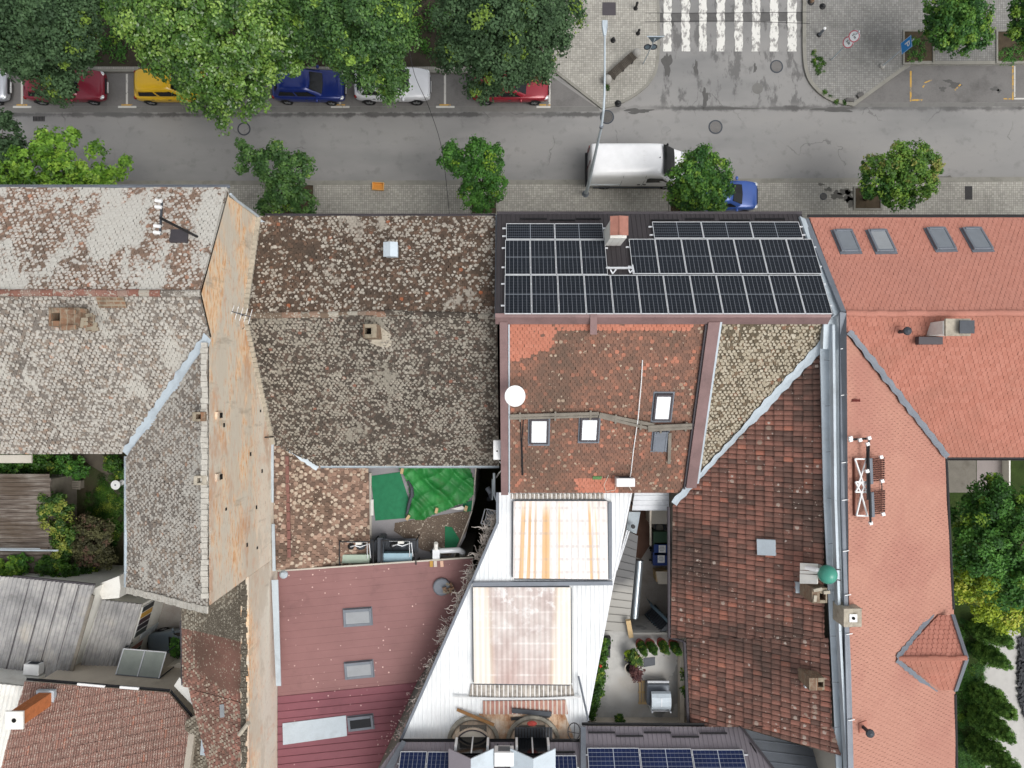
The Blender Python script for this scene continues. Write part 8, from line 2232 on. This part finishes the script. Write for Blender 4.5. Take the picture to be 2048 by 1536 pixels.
def conifer(base_uv, tip_uv, h, r, lab, z0=0.0, grp='cypresses in the right garden', name='cypress', pot=None):
    b = W(base_uv[0], base_uv[1], z0); t = thing(name, lab, 'cypress' if not pot else 'potted plant', b, grp)
    bl = []
    n = 9
    for i in range(n):
        q = i / (n - 1); rr = r * (1 - .72 * abs(q - .28) ** 1.3 * (1.25 if q > .28 else 1.6))
        bl.append((b + Vector((0, 0, (pot or 0) + h * (.10 + .86 * q))), rr, rr, h * .10))
    if not pot: bl = [(q[0], q[1] * 1.25, q[2] * 1.25, q[3]) for q in bl]
    foliage('foliage', bl, M['lf_cyp'] if not pot else M['lf_shrub'], t, .085 if not pot else .07, seed=int(base_uv[0] + base_uv[1]), clump=.13 if not pot else .09, low=-.9, up=.5, asp=.4, cover=2.2)
    MB().tube([b, b + Vector((0, 0, h * .9 + (pot or 0)))], [.06, .02], 7).build('trunk', M['bark'], t)
    if pot: MB().lathe(b, [(.15, 0), (.21, pot * .9), (.23, pot), (.19, pot), (.17, pot * .85), (.001, pot * .85)], 18, cap=False).build('pot', M['terracotta'], t)
    return t
for (u, v, h, r, lab) in ((1950, 1250, 2.9, .52, 'topmost low dark cypress under the yellow branches of the maple'), (1953, 1296, 2.6, .48, 'second cypress from the maple, leaning apart over the pale path'), (1951, 1380, 3.1, .60, 'third cypress from the maple, the first of the three close together'), (1947, 1424, 3.1, .58, 'fourth cypress from the maple, touching the dark shingles'), (1945, 1480, 4.0, .64, 'lowest and longest cypress at the bottom right')):
    conifer((u, v), None, h, r, lab)
for (u, v, lab) in ((1278, 1283, 'potted little cypress, nearest the yellow bush on the terrace'), (1297, 1282, 'potted little cypress, second from the left on the terrace'), (1320, 1281, 'potted little cypress in a round pot, third from the left on the terrace'), (1343, 1283, 'potted little cypress nearest the parapet of the terrace')):
    conifer((u, v), None, 1.25, .19, lab, tz, 'potted cypresses on the terrace', 'potted_cypress', .35)

def shrub(u, v, z, blobs, mat, lab, cat='shrub', name='shrub', grp=None, leaf=.10, seed=1, z0=None, clump=.18, **kw):
    b = W(u, v, z if z0 is None else z0); t = thing(name, lab, cat, b, grp)
    B = []
    for (du, dv, zz, rp, rz) in blobs:
        s_ = (H - z - zz) / F; p = W(u + du, v + dv, z + zz); B.append((p, rp * s_, rp * s_, rz))
    foliage('foliage', B, M[mat], t, leaf, seed=seed, clump=clump, **kw)
    mb = MB()
    for q in B[:6]: mb.tube([b, b.lerp(q[0], .5) + Vector((.05, .03, .1)), q[0]], [.04, .03, .012], 6)
    mb.build('stems', M['bark'], t)
    return t
# terrace plants
def pot(t, u, v, z, r, h, mat='steel_dark'):
    b = W(u, v, z); MB().lathe(b, [(r * .75, 0), (r, h), (r * 1.08, h), (r * .9, h * .98), (r * .85, h * .8), (.001, h * .8)], 18, cap=False).build('pot', M[mat], t)
t = shrub(1258, 1308, tz, [(0, 0, .55, 8, .22), (1, 4, .5, 6, .18)], 'lf_yellow', 'yellow green bush in a black pot on the terrace', 'potted plant', 'potted_bush', None, .09, 1, clump=.12); pot(t, 1257, 1309, tz, .26, .4, 'black')
t = shrub(1270, 1316, tz, [(0, 0, .7, 12, .25), (4, 8, .6, 9, .2), (-4, -8, .7, 8, .2)], 'lf_variegated', 'olive coloured bush in the middle of the terrace pots', 'potted plant', 'potted_bush', None, .09, 2, clump=.13); pot(t, 1272, 1314, tz, .2, .4, 'terracotta')
t = shrub(1272, 1345, tz, [(0, 0, .6, 11, .2), (2, 10, .55, 9, .18), (-4, -6, .6, 8, .2), (7, -4, .6, 8, .16)], 'lf_red', 'small dark red maple bush on the terrace', 'potted plant', 'potted_bush', None, .09, 3, clump=.10); pot(t, 1268, 1342, tz, .16, .35, 'terracotta')
pp_ = thing('flower_pot', 'empty dark plant pot with a pale rim on the terrace', 'flower pot', W(1258, 1331, tz)); pot(pp_, 1258, 1331, tz, .25, .35, 'render_pale')
b = W(1258, 1331, tz); MB().lathe(b, [(.20, .29), (.001, .29)], 16, cap=False).build('soil', M['hole'], pp_)
t = shrub(1240, 1438, tz, [(0, 0, .45, 9, .25), (3, 3, .5, 6, .2), (-3, -3, .4, 6, .2)], 'lf_shrub', 'round boxwood ball at the bottom of the terrace', 'shrub', 'boxwood', None, .07, 5, clump=.11)
pls = [(1208, 1285, 10, 'leafy plant at the top of the planting row along the white roof'), (1207, 1303, 9, 'dark leafy plant in a black trough, second in the planting row'), (1202, 1330, 11, 'plant with a red flower in the planting row along the white roof'), (1199, 1352, 12, 'dense plant in the middle of the planting row along the white roof'), (1195, 1378, 13, 'tallest bright plant of the planting row along the white roof'), (1189, 1402, 12, 'fresh green plant in the lower part of the planting row'), (1182, 1424, 10, 'last dark plant at the bottom end of the planting row')]
for i, (u, v, r_, lab) in enumerate(pls):
    t = shrub(u, v, tz, [(0, 0, .5, r_, .3), (1, -6, .45, r_ * .7, .25), (-1, 7, .5, r_ * .75, .25)], 'lf_shrub', lab, 'plant', 'terrace_plant', 'plants in the row along the white roof', .11, 30 + i, clump=.15)
    if i == 2: MB().ell(W(1201, 1332, tz + .95), .07, .07, .05).build('flower', plain('red flower', c(176, 52, 36), .7, 0, .1, 9), t, smooth=True)
    if i in (0, 1): MB().box(W(u + 3, v - 1, tz + .16), (.45, .5, .32)).build('trough', M['black'], t)
for (u, v, lab) in ((1374, 1350, 'upper leafy plant growing in the gap beside the terrace parapet'), (1374, 1382, 'lower leafy plant growing in the gap beside the terrace parapet')):
    shrub(u, v, 7.6, [(0, 0, .6, 8, .25), (2, -6, .5, 6, .2), (3, 6, .5, 6, .2)], 'lf_shrub', lab, 'plant', 'terrace_plant', None, .13, u + v, z0=5.2)
# stainless hood box on the terrace
hb_ = thing('steel_grill', 'silver lidded grill box on a pale pallet on the terrace', 'grill', W(1312, 1382, tz))
p = W(1312, 1376, tz)
MB().box((p.x - .02, p.y - .05, tz + .35), (1.05, .95, .6)).build('body', M['zinc_dark'], hb_, bevel=.06)
MB().tube([(p.x - .5, p.y + .5, tz + .5), (p.x + .5, p.y + .5, tz + .5)], .06, 8).build('front_rail', M['alu'], hb_)
ld = MB(); px, py = p.x, p.y - .12
arcp = [(-.42, .0), (-.36, .12), (-.2, .2), (0, .23), (.2, .2), (.36, .12), (.42, 0)]
vv = []
for x in (-.44, .44):
    for y, zz in arcp: vv.append((px + x, py + y, tz + 1.05 + zz))
ld.add(vv, [(i, i + 1, 8 + i, 7 + i) for i in range(6)] + [tuple(range(7))[::-1], tuple(range(7, 14))]).build('lid', M['zinc'], hb_)
MB().box((px, py - .1, tz + .85), (.8, .7, .45)).build('cooker', M['steel_dark'], hb_)
MB().box((px, py, tz + 1.285), (.03, .4, .012)).build('lid_seam', M['alu'], hb_)
lg = MB()
for x in (-.42, .42): lg.box((px + x, py - .46, tz + .8), (.06, .06, .9))
lg.box((px, py - .47, tz + 1.04), (.8, .05, .05)).build('legs', M['alu'], hb_)
pal = thing('pallet', 'pale wooden pallet scrap beside the silver grill', 'pallet', W(1287, 1386, tz))
mb = MB(); p = W(1287, 1384, tz)
for i in range(4): mb.box((p.x - .18 + i * .13, p.y, tz + .07), (.09, 1.1, .03))
for y in (-.5, 0, .5): mb.box((p.x, p.y + y, tz + .03), (.5, .09, .05))
mb.build('boards', M['wood'], pal)

# left garden
struct('garden_ground', sheet([W(-400, 905, 0), W(258, 905, 0), W(258, 1180, 0), W(-400, 1180, 0)], .01), M['ground'])
struct('garden_path', sheet([W(q[0], q[1], 0) for q in ((150, 905), (200, 905), (232, 935), (246, 985), (236, 990), (218, 975), (205, 945), (180, 930))], .02), plain('dark path', c(84, 78, 68), .95, 0, .12, 2))
gl = foliage('lawn_grass', [(W(218, 1025, 0) + Vector((0, 0, .02)), 1.4, 2.0, .12)], M['lf_shrub'], None, .13, cover=2.2, clump=.3, seed=90, low=.0, asp=.2); tag(gl, kind='stuff')
sh_ = thing('plank_shed', 'old shed with a grey brown plank roof in the left garden', 'shed', W(40, 1040, 0))
zs = 2.6
k = NM('old planks'); X = k.xyz(); n = k.noise(1.2, 5, .7, k.co((.5, 6, 1)))
M['planks'] = k.out(k.mix(k.mr(k.noise(.5, 4, .6), .45, .6, 0, .7), k.ramp(n, [(.3, c(66, 58, 52)), (.5, c(108, 98, 90)), (.7, c(150, 144, 136))]), c(86, 74, 62)), .95, 0, .15, bump=n, bs=.4)
plk = MB(); rgv = random.Random(41)
for i in range(24):
    v = 952 + i * 8.6
    u1 = 100 + rgv.uniform(-3, 3)
    if 0 < i < 2: u1 = 102
    a, b = W(-120, v, zs - .01 * i), W(u1, v, zs + .06 - .01 * i)
    plk.bar(a + Vector((0, 0, rgv.uniform(-.012, .012))), b, .215, .03)
plk.build('roof', M['planks'], sh_)
MB().walls([(W(-120, 960, zs).x, W(0, 960, zs).y, zs - .35), (W(95, 960, zs).x, W(0, 960, zs).y, zs - .35), (W(95, 1150, zs).x, W(0, 1150, zs).y, zs - .35), (W(-120, 1150, zs).x, W(0, 1150, zs).y, zs - .35)], -.04).build('wall', M['timber'], sh_)
GG = 'shrubs in the left garden'
shrub(40, 935, 0, [(0, 0, 1.4, 42, .8), (-40, 5, 1.4, 40, .8), (40, -5, 1.2, 30, .7), (-10, 25, 1.1, 26, .6)], 'lf_shrub', 'fresh green shrubs along the wall at the top of the left garden', grp=GG, leaf=.16, seed=51, clump=.3)
shrub(128, 928, 0, [(0, 0, .9, 24, .5), (24, 8, .8, 20, .5)], 'lf_deep', 'dark shrub in the upper middle of the left garden', grp=GG, leaf=.15, seed=52, clump=.26)
shrub(118, 1030, 0, [(-20, -22, 2.3, 24, .7), (4, -20, 2.4, 22, .7), (-6, 10, 2.5, 26, .7), (10, 40, 2.3, 26, .7), (14, 65, 2.0, 24, .7), (-4, 80, 1.7, 22, .6), (0, 100, 1.4, 20, .6)], 'lf_variegated', 'yellow flecked climbing shrub hanging over the plank shed roof', grp=GG, leaf=.14, seed=53, clump=.28)
shrub(188, 1085, 0, [(0, 0, 2.0, 34, .8), (-10, -30, 1.9, 24, .6), (16, -20, 1.9, 22, .6), (14, 30, 1.6, 26, .6), (-16, 24, 1.7, 22, .6)], 'lf_brown', 'dull brownish shrub in the lower right of the left garden', grp=GG, leaf=.15, seed=54, clump=.28)
shrub(20, 1140, 0, [(0, 0, 2.8, 26, .7), (-25, 10, 2.8, 28, .7), (-10, 25, 2.6, 30, .7)], 'lf_fresh', 'bright green shrub at the left edge above the corrugated shed', grp=GG, leaf=.16, seed=55, clump=.28)
shrub(45, 1125, 0, [(0, 0, 2.7, 14, .5), (-6, 14, 2.7, 14, .5)], 'lf_deep', 'small dark bush on the plank shed roof edge', grp=GG, leaf=.13, seed=56, clump=.22)
shrub(225, 925, 0, [(0, 0, .5, 16, .4), (20, 20, .5, 14, .4)], 'lf_shrub', 'low bush in the top right corner of the left garden', grp=GG, leaf=.13, seed=57, clump=.22)
shrub(120, 1140, 0, [(0, 0, 2.6, 20, .5), (-28, -6, 2.6, 18, .5), (26, 4, 2.2, 18, .5), (55, 8, 1.6, 16, .5)], 'lf_shrub', 'low green growth along the top edge of the large corrugated roof', grp=GG, leaf=.14, seed=61, clump=.24)
gt = thing('garden_table', 'small round white garden table', 'table', W(231, 970, 0)); p = W(231, 970, .72)
MB().lathe((p.x, p.y, .70), [(.26, 0), (.27, .02), (.26, .04), (.001, .045)], 28).build('table_top', M['white'], gt); MB().tube([(p.x, p.y, 0), (p.x, p.y, .7)], .03).lathe((p.x, p.y, 0), [(.2, .02), (.03, .06)], 12).build('stand', M['white'], gt); MB().lathe((p.x, p.y, .746), [(.05, 0), (.04, .03), (.001, .03)], 10).build('hole_cap', M['zinc_dark'], gt)
solo('balcony_slab', MB().prism([(q.x, q.y) for q in (W(-120, 910, 4), W(63, 910, 4), W(63, 926, 4), W(-120, 926, 4))], 3.9, 4.0), M['render_pale'], 'pale concrete ledge under the eave at the top of the left garden', 'ledge')
dk = thing('garden_chair_set', 'dark wooden garden bench and table in the shade of the left garden', 'garden bench', W(130, 975, 0)); p = W(135, 970, .45)
for i in range(4): MB().box((p.x, p.y - .2 + i * .13, .45), (1.5, .10, .04)).build('slat', M['timber'], dk)
mb = MB()
for x in (-.65, .65): mb.box((p.x + x, p.y, .21), (.08, .45, .42))
mb.build('leg', M['timber'], dk)
solo('stone_slab', MB().prism([(q.x, q.y) for q in (W(102, 955, 1.0), W(124, 948, 1.0), W(128, 974, 1.0), W(104, 976, 1.0))], 0, 1.0), M['concrete'], 'pale block beside the plank shed roof in the left garden', 'block')
shrub(352, 1290, 0, [(0, 0, 1.8, 8, .4), (0, 12, 1.7, 9, .4), (-2, -8, 1.6, 7, .35)], 'lf_deep', 'dark green plant beside the grey car in the yard', leaf=.12, seed=58)

# right garden
struct('lawn', sheet([W(1880, 910, 0), W(2600, 910, 0), W(2600, 1800, 0), W(1880, 1800, 0)], .01), M['lawn'])
struct('garden_path', sheet([W(q[0], q[1], 0) for q in ((1966, 1255), (2040, 1262), (2046, 1330), (2110, 1450), (2160, 1700), (1972, 1700), (1970, 1500), (1985, 1440), (1968, 1380), (1966, 1310))], .02), plain('pale gravel path', c(186, 184, 180), .95, 0, .05, 3))
struct('garden_paving', sheet([W(q[0], q[1], 0) for q in ((1889, 912), (1952, 912), (1952, 985), (1889, 985))], .02), plain('dark grey paving', c(122, 118, 110), .95, 0, .1, 2, dirt=(c(90, 84, 76), .6)))
struct('garden_paving', sheet([W(q[0], q[1], 0) for q in ((1953, 912), (2018, 912), (2018, 990), (1953, 990))], .025), plain('mauve paving', c(150, 142, 140), .95, 0, .05, 1))
solo('garden_wall', MB().prism([(q.x, q.y) for q in (W(2018, 905, .6), W(2021, 905, .6), W(2021, 985, .6), W(2018, 985, .6))], 0, .6), M['whitewash'], 'low pale wall at the top of the right garden', 'wall')
gr = foliage('lawn_grass', [(W(1930, 1420, 0), 1.3, 5.5, .1)], M['lf_deep'], None, .12, cover=1.2, clump=.35, seed=95, low=.0, asp=.2); tag(gr, kind='stuff')
# dark stone bed with slates at the right edge
rgv = random.Random(12); mb = MB()
for i in range(420):
    v = rgv.uniform(1275, 1470); u = 2034 + max(0, (v - 1390)) * .35 + abs(rgv.gauss(0, 14))
    p = W(u, v, 0); mb.box((p.x, p.y, .06 + rgv.random() * .12), (.26, .12, .06), rgv.uniform(0, 3.1), M=(Matrix.Rotation(rgv.uniform(0, 3.1), 3, 'Z') @ Matrix.Rotation(rgv.uniform(-.5, .5), 3, 'X')))
tag(mb.build('slate_chips', plain('dark slate', c(46, 48, 52), .6, 0, .3, 9)), kind='stuff')
# weeds on the right corner pavement and in the pits
wd_ = foliage('weeds', [(W(1638, 130, .12), .35, .55, .06), (W(1628, 115, .12), .15, .4, .08)] + [(W(u, v, .12), .12, .12, .04) for u, v in ((1660, 195), (1672, 203), (1690, 205), (1650, 185), (1213, 172), (1216, 178))], M['lf_shrub'], None, .07, cover=1.3, clump=.12, seed=97, low=0.0, asp=.4); tag(wd_, kind='stuff')
wg = foliage('ground_cover', [(W(1830, 100, .12), .7, .8, .06), (W(2022, 110, .12), .9, .6, .06), (W(1370, 405, .12), .8, .5, .05)], M['lf_deep'], None, .09, cover=.8, clump=.2, seed=98, low=0.0, asp=.5); tag(wg, kind='stuff')
ug = foliage('undergrowth', [(W(u, v, .12), 2.4, 1.7, .25) for u, v in ((60, 60), (200, 70), (340, 60), (480, 80), (620, 60), (760, 40), (900, 60), (1040, 40))], M['lf_deep'], None, .16, cover=.5, clump=.4, seed=99, low=0.0, asp=.5); tag(ug, kind='stuff')

# dry vine on the white hall's edge: tangled leafless stems
rgv = random.Random(6); mb = MB()
def edge_pt(t):
    pts = [Vector((996, 1030, 8.2)), Vector((985, 1075, 8.2)), Vector((948, 1160, 8.3)), Vector((880, 1312, 8.6)), Vector((806, 1478, 8.9))]
    q = t * 4; i = min(3, int(q)); p = pts[i].lerp(pts[i + 1], q - i); return p
for i in range(620):
    t = rgv.random() ** .8; t = min(1, max(0, t + .02 * math.sin(t * 60))); e = edge_pt(t); w = 16 + 16 * math.exp(-((t - .2) / .12) ** 2) + 10 * math.exp(-((t - .55) / .15) ** 2)
    p = W(e.x - rgv.uniform(0, w * .55), e.y + rgv.uniform(-8, 8), e.z - rgv.uniform(.05, .7)); d = Vector((rgv.gauss(-.4, .6), rgv.gauss(0, .8), rgv.gauss(0, .4))).normalized()
    path = [p]; L = w / 42 * rgv.uniform(.25, 1.0)
    for k in range(5):
        d = (d + Vector((rgv.gauss(0, .55), rgv.gauss(0, .55), rgv.gauss(0, .3) - .05))).normalized(); path.append(path[-1] + d * L / 4.2)
    mb.tube(path, [.020, .019, .017, .015, .012, .009], 4)
solo('dry_vine', mb, plain('dry grey stems', c(198, 190, 182), .95, 0, .2, 9), 'tangled leafless grey vine along the left edge of the white roof', 'vine')
fl = MB(); 
for i in range(260):
    t = rgv.uniform(.55, 1); e = edge_pt(t); p = p3.hit(e.x - rgv.uniform(5, 60) * (t - .3) * 1.3, e.y + rgv.uniform(0, 40)); s_ = rgv.uniform(.02, .06)
    fl.box(p + Vector((0, 0, .05)), (s_ * 1.4, s_, .012), rgv.uniform(0, 3))
tag(fl.build('fallen_blossom', plain('pinkish litter', c(206, 176, 172), .9, 0, .1, 9)), kind='stuff')
